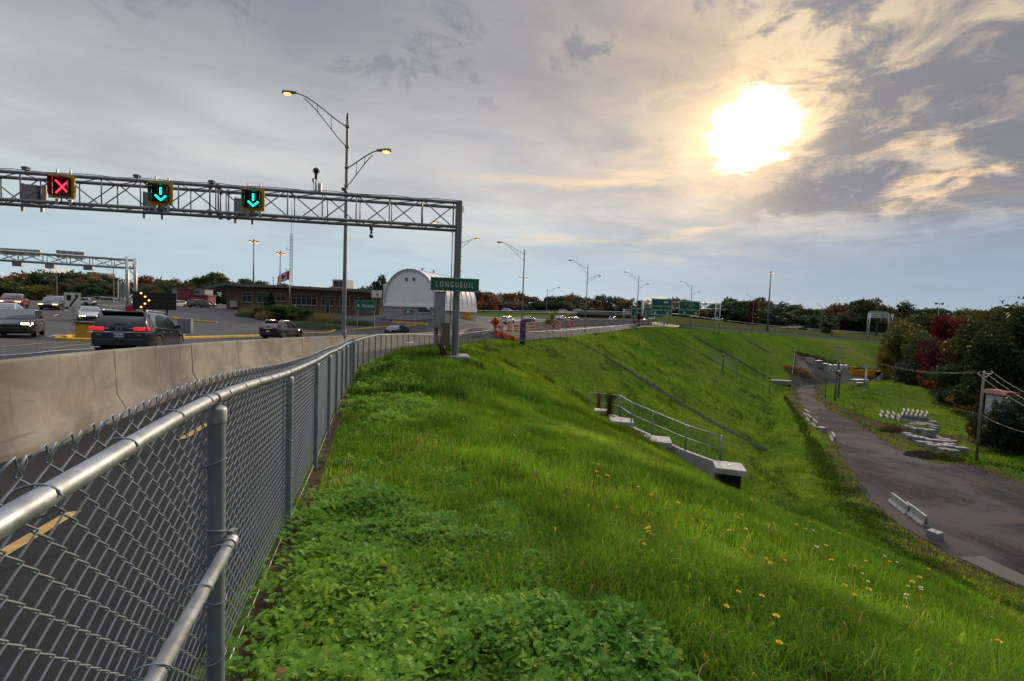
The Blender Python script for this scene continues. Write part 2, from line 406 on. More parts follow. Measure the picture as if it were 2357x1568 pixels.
def GH(px, py, dmin=2., dmax=700.):                      # where the line of sight through a point of the picture meets the land
    v = ray(px, py); d = np.geomspace(dmin, dmax, 900); q = EYE+d[:, None]*v
    g = q[:, 2]-H(q[:, 0], q[:, 1]); i = np.nonzero(g < 0)[0]
    if not len(i) or i[0] == 0: return EYE+v*dmax
    a, b_ = d[i[0]-1], d[i[0]]; t = g[i[0]-1]/(g[i[0]-1]-g[i[0]])
    return EYE+v*(a+t*(b_-a))
def onland(px, d, py=760): q = P(px, py, d); return np.array([q[0], q[1], h(q[0], q[1])])
# ---------------------------------------------------------------- ground, roads
def hash2(ix, iy, seed):
    n = (ix.astype(np.int64)*374761393+iy.astype(np.int64)*668265263+seed*974711) & 0x7fffffff
    n = ((n ^ (n >> 13))*1274126177) & 0x7fffffff
    return ((n ^ (n >> 16)) & 0xffff)/65535.
def vn(x, y, s, seed=1):
    x = np.asarray(x)/s; y = np.asarray(y)/s; ix = np.floor(x); iy = np.floor(y); fx = x-ix; fy = y-iy
    fx = fx*fx*(3-2*fx); fy = fy*fy*(3-2*fy)
    a = hash2(ix, iy, seed); b = hash2(ix+1, iy, seed); c = hash2(ix, iy+1, seed); d = hash2(ix+1, iy+1, seed)
    return (a*(1-fx)+b*fx)*(1-fy)+(c*(1-fx)+d*fx)*fy
def fbm(x, y, s, seed=1, o=4):
    t = 0; a = .5; w = 0
    for i in range(o): t = t+a*vn(x, y, s/2**i, seed+i*7); w += a; a *= .55
    return t/w
def inpoly(x, y, poly):
    c = np.zeros(len(x), bool); n = len(poly)
    for i in range(n):
        x1, y1 = poly[i][:2]; x2, y2 = poly[(i+1) % n][:2]
        if y1 == y2: continue
        c ^= ((y1 > y) != (y2 > y)) & (x < (x2-x1)*(y-y1)/(y2-y1)+x1)
    return c
def pdist(x, y, poly):
    d = np.full(len(x), 1e9)
    for i in range(len(poly)):
        a = np.array(poly[i][:2]); b = np.array(poly[(i+1) % len(poly)][:2]); ab = b-a
        t = np.clip(((x-a[0])*ab[0]+(y-a[1])*ab[1])/max(1e-9, (ab**2).sum()), 0, 1)
        d = np.minimum(d, np.hypot(x-a[0]-t*ab[0], y-a[1]-t*ab[1]))
    return d
# outline of the gravel track in the valley
GRAV = [G(px, py, VAL) for px, py in [(1832, 884), (1838, 915), (1850, 950), (1882, 980), (1925, 1010), (1938, 1045), (1958, 1085), (1995, 1130), (2040, 1185), (2090, 1225), (2150, 1262), (2215, 1290), (2290, 1322), (2450, 1395)]]
GRAV += [np.array([42., 10, VAL]), np.array([75., 10, VAL])]
GRAV += [G(px, py, VAL) for px, py in [(2450, 1150), (2330, 1112), (2230, 1075), (2154, 1070), (2093, 1048), (2026, 1014), (1970, 975), (1908, 947), (1876, 915), (1872, 896), (1925, 892), (1985, 889), (1985, 881), (1905, 880)]]
DIRT = [G(px, py, VAL) for px, py in [(1876, 905), (1935, 940), (2020, 968), (2110, 985), (2180, 1000), (2360, 1015), (2360, 1022), (2190, 1020), (2150, 1040), (2200, 1080), (2260, 1075), (2420, 1120), (2420, 1150), (2230, 1085), (2080, 1060), (1980, 1000)]]
YARD = [G(px, py, VAL) for px, py in [(1826, 882), (1990, 888), (2035, 868)]]+[np.array([q[0], q[1], VAL]) for q in (P(2030, 845, 152), P(1830, 845, 146))]
PAVE = [G(px, py, VAL) for px, py in [(2205, 1283), (2260, 1281), (2330, 1310), (2460, 1370), (2460, 1410), (2357, 1349), (2300, 1327)]]
def offs(c, o):
    t = np.gradient(c[:, :2], axis=0); t /= np.linalg.norm(t, axis=1)[:, None]
    q = c.copy(); q[:, 0] += o*t[:, 1]; q[:, 1] -= o*t[:, 0]; return q
# --- one sheet of land, finer towards the viewpoint
na, nr = 560, 430
an = np.radians(np.concatenate([np.linspace(-130, -62, 60)[:-1], np.linspace(-62, 62, na-120), np.linspace(62, 130, 61)[1:]])); rr_ = np.geomspace(.35, 6000, nr)
A2, R2 = np.meshgrid(an, rr_); gx = (R2*np.sin(A2)).ravel(); gy = (R2*np.cos(A2)).ravel()
gz, gS, gT, gToe = H(gx, gy, True)
far = np.hypot(gx, gy) > 700
road_in = (gS < -.12)
gz = np.where(road_in & (np.hypot(gx, gy) < 230), gz-.22*sst(-gS, .12, .5), gz)
gz = np.where(far, np.minimum(gz, 2.5), gz)
mask = np.zeros((len(gx), 3), np.float32)
dg = pdist(gx, gy, GRAV); ig = inpoly(gx, gy, GRAV)
mask[:, 0] = np.where(gS > 25, np.clip(1-dg/(1.6+3.6*fbm(gx, gy, 5, 3)), 0, 1), 0)*.9
dyd = pdist(gx, gy, YARD); mask[:, 0] = np.maximum(mask[:, 0], np.where(inpoly(gx, gy, YARD), .6, 0)); mask[:, 0] = np.maximum(mask[:, 0], np.where(inpoly(gx, gy, DIRT), .35+.55*fbm(gx, gy, 4, 37), np.where(gS > 25, np.clip(.7-pdist(gx, gy, DIRT)/2.2, 0, 1), 0)))
mask[:, 0] = np.maximum(mask[:, 0], np.clip(1-np.abs(gS-.05)/.16, 0, 1)*.8*(gS < .6)*(np.hypot(gx, gy) < 60))
mask[:, 1] = np.clip(fbm(gx, gy, 9, 11)*1.5-.45, 0, 1)*.7
mask[:, 1] = np.maximum(mask[:, 1], gau(gx, gy, 128, 168, 16)*.9)                    # dry crown of the far lawn
mask[:, 2] = sst(gT, TE-T0-10, TE-T0+6)*sst(-gS, 7.5, 10)                            # dull olive bank of the far road
idx = np.arange(na*0+len(gx)).reshape(nr, -1); q = np.stack([idx[:-1, :-1], idx[:-1, 1:], idx[1:, 1:], idx[1:, :-1]], -1).reshape(-1, 4)

_an = an; _lr = np.log(rr_); _gz = gz.reshape(nr, -1); _gS = gS.reshape(nr, -1); _gT = gT.reshape(nr, -1)
def HG(x, y):
    """height, distance from the crest line and arclength, read off the ground sheet itself"""
    ia = np.clip(np.interp(np.arctan2(x, y), _an, np.arange(len(_an))), 0, len(_an)-1.001); ir = np.clip(np.interp(np.log(np.hypot(x, y)), _lr, np.arange(nr)), 0, nr-1.001)
    i = ia.astype(int); j = ir.astype(int); u = ia-i; v = ir-j
    f = lambda A: (A[j, i]*(1-u)+A[j, i+1]*u)*(1-v)+(A[j+1, i]*(1-u)+A[j+1, i+1]*u)*v
    return f(_gz), f(_gS), f(_gT)
mt, nb, b = newmat('meadow')
pos = nb.pos(); mk = nb.attr('mask'); mr = nb.new('ShaderNodeSeparateColor'); nb.put(mr.inputs[0], mk)
ns = nb.v('MULTIPLY', pos, (1, 1, .7))
a1 = nb.noise(ns, .11, 5, .6); a2 = nb.noise(ns, .9, 7, .68); a3 = nb.noise(ns, 6., 6, .7)
g = nb.mix(nb.ss(a1, .35, .65), (.046, .108, .010), (.090, .165, .013))
g = nb.mix(nb.m('MULTIPLY', nb.ss(a2, .42, .66), .8), g, (.020, .060, .007))
g = nb.mix(nb.m('MULTIPLY', nb.ss(a3, .5, .72), .6), g, (.085, .155, .016))
g = nb.mix(nb.m('MULTIPLY', mr.outputs[1], nb.ss(a2, .3, .6, .3, 1.)), g, (.135, .135, .035))
g = nb.mix(mr.outputs[2], g, nb.mix(nb.ss(a2, .35, .65), (.045, .055, .018), (.075, .080, .028)))
soil = nb.mix(nb.ss(a3, .35, .65), (.060, .044, .030), (.115, .085, .055))
g = nb.mix(nb.ss(nb.m('ADD', mr.outputs[0], nb.m('MULTIPLY', nb.m('SUBTRACT', a2, .5), .9)), .32, .62), g, soil)
nb.put(b.inputs['Base Color'], g); b.inputs['Roughness'].default_value = .9; b.inputs['Specular IOR Level'].default_value = 0.
bm1 = nb.bump(nb.m('ADD', nb.m('MULTIPLY', a2, .6), nb.m('MULTIPLY', a3, .4)), .9, .35)
nb.put(b.inputs['Normal'], bm1)
MEADOW = mt
o = npmesh('ground', np.c_[gx, gy, gz], q[:, ::-1], MEADOW, {'mask': mask}, smooth=True)
tag(o, 'green grassed embankment and valley floor under the whole scene', 'ground', kind='structure')

def sheet(name, poly, lift, mat, step, label, cat='road', wob_=0., kind='structure', fine=None, zfun=None):
    """flat-lying sheet that follows the land inside an outline"""
    out_ = []
    for i in range(len(poly)):
        a = np.array(poly[i][:2], float); b_ = np.array(poly[(i+1) % len(poly)][:2], float); n = max(1, int(np.linalg.norm(b_-a)/step))
        for k in range(n):
            p = a+(b_-a)*k/n
            if wob_:
                t = (b_-a)/max(1e-6, np.linalg.norm(b_-a)); w_ = (fbm(np.array([p[0]]), np.array([p[1]]), 2.5, 5)[0]-.5)*2*wob_; p = p+np.array([t[1], -t[0]])*w_
            out_.append(p)
    pl = np.array(out_); lo = pl.min(0); hi = pl.max(0)
    gx_, gy_ = np.meshgrid(np.arange(lo[0], hi[0], step), np.arange(lo[1], hi[1], step)); gx_ = gx_.ravel()+rng.uniform(-.2, .2, gx_.size)*step; gy_ = gy_.ravel()+rng.uniform(-.2, .2, gy_.size)*step
    k = inpoly(gx_, gy_, pl); gx_, gy_ = gx_[k], gy_[k]; k = pdist(gx_, gy_, pl) > step*.4; gx_, gy_ = gx_[k], gy_[k]
    vs = [Vector(p) for p in pl]+[Vector(p) for p in np.c_[gx_, gy_]]; n = len(pl)
    v2, _, f2, *_r = delaunay_2d_cdt(vs, [(i, (i+1) % n) for i in range(n)], [], 1, 1e-5)
    v2 = np.array([tuple(v) for v in v2]); f2 = np.array([f for f in f2 if len(f) == 3])
    z = (zfun(v2[:, 0], v2[:, 1]) if zfun else H(v2[:, 0], v2[:, 1]))+lift
    vv = np.c_[v2, z]; c = v2[f2]; sg = (c[:, 1, 0]-c[:, 0, 0])*(c[:, 2, 1]-c[:, 0, 1])-(c[:, 1, 1]-c[:, 0, 1])*(c[:, 2, 0]-c[:, 0, 0])
    f2 = np.where((sg < 0)[:, None], f2[:, ::-1], f2)
    o_ = npmesh(name, vv, f2, mat, smooth=True)
    return tag(o_, label, cat, kind=kind)
def asphalt(name, c, patch=.25, ag=90.):
    mt, nb, b = newmat(name); pos = nb.pos()
    a1 = nb.noise(pos, .22, 6, .6, .4); a2 = nb.noise(pos, ag, 3, .7); a3 = nb.noise(nb.v('MULTIPLY', pos, (1, .2, 1)), 1.4, 7, .65)
    col = nb.mix(nb.ss(a1, .35, .65), tuple(x*(1-patch) for x in c), tuple(x*(1+patch) for x in c))
    col = nb.mix(nb.m('MULTIPLY', nb.ss(a3, .5, .7), .35), col, tuple(x*.55 for x in c))
    col = nb.mix(nb.m('MULTIPLY', nb.ss(a2, .45, .70), .6), col, tuple(min(1, x*2.6) for x in c))
    cr = nb.vor(nb.mix(.06, pos, nb.new('ShaderNodeTexNoise').outputs[1]), .35, 'DISTANCE_TO_EDGE')
    col = nb.mix(nb.m('MULTIPLY', nb.ss(cr, .004, .012, 1., 0.), .5), col, tuple(x*.35 for x in c))
    nb.put(b.inputs['Base Color'], col); nb.put(b.inputs['Roughness'], nb.ss(a1, .3, .7, .75, .92)); b.inputs['Specular IOR Level'].default_value = .2
    nb.put(b.inputs['Normal'], nb.bump(a2, .5, .006)); return mt
ASPH = asphalt('asphalt', (.053, .052, .055)); ASPH2 = asphalt('worn asphalt', (.072, .069, .067), .2); PATHM = asphalt('path asphalt', (.0165, .016, .0165), .25, 130.)
CON = M('concrete', (.36, .335, .29), .85, var=.2, sc_=1.1, bump=.25, bsc=25, dirt=.55)
CONW = M('pale concrete', (.31, .305, .29), .85, var=.15, sc_=2., bump=.2, bsc=25, dirt=.35)
CONG = M('grey concrete', (.20, .205, .21), .85, var=.2, sc_=1.6, bump=.2, bsc=25, dirt=.4)
YEL = M('yellow kerb paint', (.55, .33, .025), .7, var=.25, sc_=2.2, bump=.15, dirt=.45)
YELC = M('yellow paint', (.50, .30, .03), .6, var=.15, dirt=.25)
WHL = M('white road paint', (.55, .55, .53), .8, var=.3, sc_=6., dirt=.3)
YEM = M('yellow road paint', (.40, .26, .075), .8, var=.25, sc_=8., dirt=.3)
# asphalt west of the crest, as far as the bank of the far road
cl = CREST[(_cd > T0-45) & (_cd < TE+125)]
pl = [tuple(p) for p in offs(cl, -.18)[::3, :2]]
e_ = pl[-1]
pl += [(e_[0]-2, e_[1]+9), (100, 178), (75, 161), (64, 152), (56, 152), (40, 157), (24, 150), (8, 143), (-6, 134), (-18, 118), (-45, 118), (-90, 130), (-150, 120), (-190, 120), (-120, 40), (-60, -45)]
PLAZA = pl
sheet('road', pl, .0, ASPH, 2.2, 'grey asphalt road and plaza beyond the concrete barrier')
# ---------------------------------------------------------------- path, barrier, fences
GALV = M('galvanised steel', (.30, .325, .35), .52, metal=.85, var=.2, sc_=14., dirt=.15)
GALVD = M('dull galvanised steel', (.17, .21, .235), .62, metal=.35, var=.18, sc_=7.)
WIRE = M('galvanised wire', (.215, .245, .28), .55, metal=.4, var=.1)
STEEL = M('grey painted steel', (.20, .205, .215), .5, metal=.25, var=.15, sc_=3., dirt=.2)
DARK = M('dark metal', (.025, .026, .028), .5, var=.2)
BLACK = M('black plastic', (.012, .012, .013), .55)
FEN = catmull([tuple(P(*q)) for q in [(0, 1206, .675)]+RAIL[1:]], .05)
f0 = np.array([-.335*-2.2-.553, -2.2, 1.37]); FEN = np.vstack([f0[None], FEN])
FL = np.r_[0, np.cumsum(np.linalg.norm(np.diff(FEN[:, :2], axis=0), axis=1))]
def fat(s, c=FEN, l=FL):
    return np.array([np.interp(s, l, c[:, k]) for k in range(3)])
s1 = FL[np.argmin(np.abs(FEN[:, 1]-1.63))]; SP = 1.715
# path asphalt between fence and barrier
cl = CREST[(_cd > T0-14) & (_cd < T0+140)]
a_ = offs(cl, -.16); b_ = offs(cl, -4.35)
poly = [tuple(p) for p in a_[::2, :2]]+[tuple(p) for p in b_[::-2, :2]]
o = sheet('bike_path', poly, .03, PATHM, .9, 'dark asphalt cycle path between fence and concrete barrier', 'path')
pm = MB(); cm = offs(cl, -2.25); cml = np.r_[0, np.cumsum(np.linalg.norm(np.diff(cm[:, :2], axis=0), axis=1))]
qd = None
for px, py in ((45, 1262), (470, 985)):
    q = GH(px, py); i = np.argmin(((cm[:, :2]-q[:2])**2).sum(1)); off = 0
    dv = q[:2]-cm[i, :2]; t = cm[min(i+1, len(cm)-1), :2]-cm[i-1, :2]; t /= np.linalg.norm(t); nrm = np.array([t[1], -t[0]]); oo = dv@nrm
    L = .62 if px < 100 else .9
    c4 = [q[:2]+t*u*L+nrm*w*.055 for u, w in ((-1, -1), (1, -1), (1, 1), (-1, 1))]
    pm.add([(*c, h(*c)+.036) for c in c4], [(3, 2, 1, 0)] if False else [(0, 1, 2, 3)])
for k in range(14):
    s = cml[-1]*(.28+.05*k)
    i = np.searchsorted(cml, s); i = min(i, len(cm)-2); t = cm[i+1, :2]-cm[i, :2]; t /= np.linalg.norm(t); n_ = np.array([t[1], -t[0]])
    c4 = [cm[i, :2]+t*u+n_*w*.055 for u, w in ((-.7, -1), (.7, -1), (.7, 1), (-.7, 1))]
    pm.add([(*c, h(*c)+.036) for c in c4], [(0, 1, 2, 3)])
tag(pm.build('path_marking', YEM), 'yellow dashes along the middle of the cycle path', 'marking', kind='structure')

# concrete barrier along the path; its top edge is read from the picture, its foot stands on the land
BT = [(-700, 905, 3.9), (-300, 866, 4.6), (0, 831, 5.5), (180, 812, 7.0), (340, 799, 9.0), (518, 786, 13.), (650, 778.5, 18), (790, 772.5, 24.6), (850, 770.5, 29), (905, 770, 35), (960, 767.5, 43), (1035, 761.5, 53), (1129, 751.5, 68), (1265, 739, 92), (1400, 735.5, 116), (1500, 738, 135)]
bt = np.array([P(*q) for q in BT]); bt = catmull(bt, .35)
bl = np.r_[0, np.cumsum(np.linalg.norm(np.diff(bt[:, :2], axis=0), axis=1))]
tg = np.gradient(bt[:, :2], axis=0); tg /= np.linalg.norm(tg, axis=1)[:, None]; nr_ = np.c_[tg[:, 1], -tg[:, 0]]
zb = H(bt[:, 0], bt[:, 1]); zb = np.minimum(zb, bt[:, 2]-.72)
root = thing('concrete_barrier', 'long weathered concrete safety barrier between cycle path and road', 'barrier', (bt[40, 0], bt[40, 1], zb[40]))
prof_ = [(.30, -.25), (.30, .09), (.27, .12), (.125, .36), (.095, .97), (.085, 1.), (-.085, 1.), (-.095, .97), (-.125, .36), (-.27, .12), (-.30, .09), (-.30, -.25)]
jt = np.arange(1.15, bl[-1], 3.05)
vs = []; NP_ = len(prof_)
for i in range(len(bt)):
    hh = bt[i, 2]-zb[i]; jd = np.min(np.abs(jt-bl[i]))
    for u, w in prof_:
        z = zb[i]+(w*hh if w > 0 else w)
        uu = u+.006*math.sin(bl[i]*1.7+w*3)*(1 if w < 1 else 0)
        vs.append((bt[i, 0]+nr_[i, 0]*uu, bt[i, 1]+nr_[i, 1]*uu, z))
vs = np.array(vs); idx = np.arange(len(vs)).reshape(-1, NP_)
fq = np.stack([idx[:-1, :-1], idx[1:, :-1], idx[1:, 1:], idx[:-1, 1:]], -1).reshape(-1, 4)
mt, nb, b = newmat('barrier concrete'); pos = nb.pos(); sp = nb.attr('run'); run = nb.new('ShaderNodeSeparateColor'); nb.put(run.inputs[0], sp)
wv = nb.comb(run.outputs[0], run.outputs[1], 0.)
c1 = nb.noise(nb.v('MULTIPLY', wv, (1, 1.6, 1)), .75, 7, .62, .6); c2 = nb.noise(nb.v('MULTIPLY', wv, (3., .5, 1)), 1.6, 8, .7, .3); c3 = nb.noise(pos, 45, 4, .7)
col = nb.mix(nb.ss(c1, .34, .66), (.175, .160, .134), (.285, .264, .224))
col = nb.mix(nb.m('MULTIPLY', nb.ss(c2, .52, .74), .55), col, (.14, .12, .095))
col = nb.mix(nb.m('MULTIPLY', nb.ss(c3, .52, .72), .4), col, (.13, .115, .095))
stn = nb.ss(nb.noise(nb.v('MULTIPLY', wv, (5., .35, 1)), 2., 4, .6), .55, .72)
col = nb.mix(nb.m('MULTIPLY', stn, .42), col, (.11, .095, .075))
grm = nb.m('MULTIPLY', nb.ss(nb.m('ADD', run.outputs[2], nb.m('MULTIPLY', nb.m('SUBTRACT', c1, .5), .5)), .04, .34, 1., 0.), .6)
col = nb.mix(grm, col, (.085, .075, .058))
scf = nb.ss(nb.noise(nb.v('MULTIPLY', wv, (.55, 5., 1)), 1.5, 6, .65, .5), .60, .68)
col = nb.mix(nb.m('MULTIPLY', scf, .4), col, (.075, .07, .064))
pt = nb.m('MULTIPLY', nb.ss(run.outputs[0], 17.35, 17.40), nb.ss(run.outputs[0], 18.75, 18.8, 1., 0.))   # greyer repaired length
col = nb.mix(nb.m('MULTIPLY', pt, .75), col, (.19, .20, .20))
jx = nb.m('PINGPONG', nb.m('SUBTRACT', run.outputs[0], 1.15), 1.525)
jn = nb.m('ADD', jx, nb.m('MULTIPLY', nb.m('SUBTRACT', nb.noise(wv, 3., 5, .6), .5), .05))
crack = nb.ss(jn, .014, .030, 1., 0.)
alt = nb.ss(nb.noise(nb.v('MULTIPLY', wv, (.25, 0, 1)), 2., 1), .4, .6)
col = nb.mix(nb.m('MULTIPLY', crack, nb.m('ADD', .6, nb.m('MULTIPLY', alt, .35))), col, (.035, .032, .03))
nb.put(b.inputs['Base Color'], col); b.inputs['Roughness'].default_value = .88; b.inputs['Specular IOR Level'].default_value = .25
nb.put(b.inputs['Normal'], nb.bump(nb.m('SUBTRACT', nb.m('ADD', nb.m('MULTIPLY', c3, .25), c1), nb.m('MULTIPLY', crack, .6)), .35, .03))
runv = np.zeros((len(vs), 3), np.float32); runv[:, 0] = np.repeat(bl, NP_); runv[:, 1] = vs[:, 2]; runv[:, 2] = np.tile([w for u, w in prof_], len(bt))
o = npmesh('barrier_wall', vs-np.array(root.location), fq[:, ::-1], mt, {'run': runv}, parent=root)
def bat(s): return np.array([np.interp(s, bl, bt[:, k]) for k in range(3)])
# moss and dirt where the barrier meets the path
sl_ = MB()
for i in range(4, len(bt)-60, 1):
    if bl[i] > 40: break
    for k in range(3):
        u = .31+abs(random.gauss(0, .05)); p = bt[i, :2]+nr_[i]*u+tg[i]*random.uniform(-.18, .18); r_ = random.uniform(.02, .06)
        n = 5; a0 = random.random()*6
        sl_.add([(p[0]+r_*math.cos(a0+2*PI*j/n)*random.uniform(.6, 1.4), p[1]+r_*math.sin(a0+2*PI*j/n)*random.uniform(.6, 1.4), h(*p)+.036+.001*k) for j in range(n)]+[(p[0], p[1], h(*p)+.05)], [(j, (j+1) % n, n) for j in range(n)])
tag(sl_.build('moss', M('moss', (.045, .055, .012), .95, var=.5, sc_=30)), 'moss and grit along the foot of the concrete barrier', 'moss', kind='stuff')

# --- chain-link fence beside the viewpoint
def chain_panel(x0, x1, zt, zbm, pitch=.038, wr=.0019, n=4, seg=2, knuck=True):
    """woven wire between two stations of the fence; columns are zigzag wires hooked into their neighbours; zt, zbm: functions of s"""
    V = []; F = []; k0 = math.floor(x0/pitch); hx = pitch*.98
    off = 0
    for ci in range(int(k0), int(math.ceil(x1/pitch))):
        s0 = ci*pitch
        if s0 < x0-1e-6 or s0 > x1: continue
        zt_ = zt(s0); zb_ = zbm(s0); nz = int((zt_-zb_)/hx)
        pts = []
        for i in range(nz+1):
            ph = i+ci
            side = 1 if ph % 2 else -1
            z = zt_-i*hx
            # zigzag: each corner hooks past the neighbouring wire
            pts.append((s0+side*(pitch*.5+.0016), .0042 if side > 0 else -.0042, z))
        # insert rounded bends
        path = []
        for i, p in enumerate(pts):
            if 0 < i < len(pts)-1 and seg > 1:
                a = pts[i-1]; c = pts[i+1]; f = .22
                path.append(tuple(p[j]+(a[j]-p[j])*f for j in range(3))); path.append((p[0]+(0), p[1], p[2])); path.append(tuple(p[j]+(c[j]-p[j])*f for j in range(3)))
            else: path.append(p)
        if knuck:
            t = path[0]
            sg = 1 if ci % 2 else -1
            path = [(t[0]+.017*sg, t[1]-.008, t[2]+.006), (t[0]+.019*sg, t[1]-.004, t[2]+.018), (t[0]+.004*sg, t[1]+.004, t[2]+.034), (t[0]-.008*sg, t[1]+.002, t[2]+.012)]+path
        yield path
def fence_mesh(s0, s1, curve, lens, wr, n, seg, base, drop=.055, pitch=.038, knuck=True):
    mbv = []; mbf = []; c = 0
    A = np.array([(math.cos(2*PI*k/n), math.sin(2*PI*k/n)) for k in range(n)])
    for path in chain_panel(s0, s1, lambda s: 0.045, lambda s: -1.16, pitch, wr, n, seg, knuck):
        a = np.array(path)
        S_ = a[:, 0]; bx = np.stack([np.interp(S_, lens, curve[:, k]) for k in range(3)], -1)
        sm = np.mean(S_); t2 = np.array([np.interp(sm+.05, lens, curve[:, k])-np.interp(sm-.05, lens, curve[:, k]) for k in (0, 1)]); t2 /= np.linalg.norm(t2)
        nn = np.array([t2[1], -t2[0]])
        q = bx.copy(); q[:, :2] -= nn*(.026)*1; q[:, :2] += nn*a[:, 1:2]; q[:, 2] += a[:, 2]
        # mesh hangs on the path side of the rail; rows of bends
        d = np.gradient(q, axis=0); d /= np.linalg.norm(d, axis=1)[:, None]
        ref = np.array([nn[0], nn[1], 0.]); x = ref-(d@ref)[:, None]*d; x /= np.linalg.norm(x, axis=1)[:, None]; y = np.cross(d, x)
        ring = q[:, None]+wr*(A[None, :, :1]*x[:, None]+A[None, :, 1:]*y[:, None])
        m_ = len(q); mbv.append(ring.reshape(-1, 3)-base); ii = np.arange(m_*n).reshape(m_, n)+c; c += m_*n
        mbf.append(np.stack([ii[:-1], np.roll(ii[:-1], -1, 1), np.roll(ii[1:], -1, 1), ii[1:]], -1).reshape(-1, 4))
    return np.concatenate(mbv), np.concatenate(mbf)
base = np.array([*fat(s1)[:2], fat(s1)[2]-FH])
fr = thing('chain_link_fence', 'galvanised chain-link fence with round top rail running from the viewpoint beside the cycle path', 'fence', base)
def tanat(s, c=FEN, l=FL):
    t = fat(s+.05, c, l)-fat(s-.05, c, l); return t/np.linalg.norm(t)
smax = FL[-1]
ra = MB(); ra.tube([fat(s) for s in np.r_[np.arange(0, smax, .25), smax]], .0212, 14); ra.build('top_rail', GALV, fr, smooth=True, world=True)
v_, f_ = fence_mesh(0, s1+7*SP, FEN, FL, .0023, 5, 2, base); npmesh('chain_mesh', v_, f_, WIRE, smooth=True, parent=fr)
v_, f_ = fence_mesh(s1+7*SP, smax, FEN, FL, .0025, 3, 1, base, knuck=True); npmesh('chain_mesh', v_, f_, WIRE, smooth=True, parent=fr)
k = -1; ties = []; nposts = 0
while s1+k*SP < smax+.1:
    s = min(s1+k*SP, smax); p = fat(s); t = tanat(s); nn = np.array([t[1], -t[0], 0]); nn /= np.linalg.norm(nn)
    pc_ = p+nn*.012; r_ = .030 if k in (0, -1) or k % 6 == 0 else .024
    pm_ = MB(); zt = p[2]-.036; pm_.tube([(pc_[0], pc_[1], p[2]-FH-.35), (pc_[0], pc_[1], zt-.03)], r_, 16)
    po = pm_.build('post', GALVD, fr, ang=40, world=True)
    c_ = MB(); c_.lathe([(r_*1.12, -.05), (r_*1.12, -.004), (r_*.9, .006), (.004, .010)], 18, (pc_[0], pc_[1], zt-.0))
    if k < 9:
        lp = [(p+np.array([0, 0, 0])+nn*.0235*math.cos(a)+np.array([0, 0, .0235*math.sin(a)])) for a in np.linspace(0, 2*PI, 16)]
        c_.tube(lp, .0035, 6, cap=False)
    cc_ = c_.build('post_cap', GALV, fr, ang=50, world=True); nposts += 1
    if k < 12:
        for dz in (.20, .46, .72, .95):
            ring = [(pc_[0]+(r_+.003)*math.cos(a), pc_[1]+(r_+.003)*math.sin(a), zt-dz+.012*math.sin(a*1+k+dz*7)) for a in np.linspace(0, 2*PI, 15)]
            ties.append((ring, .0024))
    k += 1
s = .25
while s < min(smax, s1+13*SP):
    p = fat(s); t = tanat(s); nn = np.array([t[1], -t[0], 0]); nn /= np.linalg.norm(nn); sl2 = random.uniform(-.018, .018)
    lp = [p+nn*(-.012+(.0375)*math.cos(a))+np.array([0, 0, (.0285)*math.sin(a)-.004])+t*sl2*math.sin(a+.6) for a in np.linspace(.2, 2*PI-.4, 18)]
    ties.append((lp, .0023)); s += random.uniform(.22, .31)
# lower brace rail in the first bay, fixed to the terminal post
p1 = fat(s1); p0 = fat(s1-SP*1.3); za = p1[2]-.545
nn = np.array([tanat(s1)[1], -tanat(s1)[0], 0])
A_ = p1+np.array([0, 0, -.545])+nn*.060; B_ = p0+np.array([0, 0, -.60])+nn*.060
br = MB(); br.tube([A_, B_], .0212, 14); br.build('brace_rail', GALV, fr, smooth=True, world=True)
cu = MB(); dv = (B_-A_)/np.linalg.norm(B_-A_); cu.tube([A_-dv*.012, A_-dv*.006, A_+dv*.03], [.012, .0255, .0255], 14); cu.box(tuple(A_-dv*.02+np.array([0, 0, .018])), (.02, .03, .035)); cu.build('rail_cup', GALV, fr, ang=40, world=True)
for u in (.06, .30, .62, .95, 1.3):
    c0 = A_+dv*u; lp = [c0+nn*(-.014+.040*math.cos(a))+np.array([0, 0, .027*math.sin(a)])+dv*.012*math.sin(a) for a in np.linspace(0, 2*PI, 16)]; ties.append((lp, .0023))
ties.sort(key=lambda t: float(np.linalg.norm(np.array(t[0][0])-EYE)))
for lp, r_ in ties[:96]: c = MB(); c.tube(lp, r_, 5, cap=False); c.build('tie_wire', WIRE, fr, smooth=True, world=True)
c = MB()
for lp, r_ in ties[96:]: c.tube(lp, r_, 4, cap=False)
tag(c.build('tie_wires', WIRE, fr, smooth=True, world=True), kind='stuff')
bw = MB(); bw.tube([fat(s)+np.array([0, 0, -1.165]) for s in np.arange(.1, smax, .6)], .003, 5); bw.build('tension_wire', GALV, fr, world=True)
# a short rail joins three far posts low down
tk = [i for i in range(nposts)]
a_, b_ = fat(s1+17*SP), fat(s1+19*SP); ml = MB(); ml.tube([a_+np.array([0, 0, -.62]), b_+np.array([0, 0, -.62])], .021, 10); ml.build('brace_rail', GALV, fr, smooth=True, world=True)

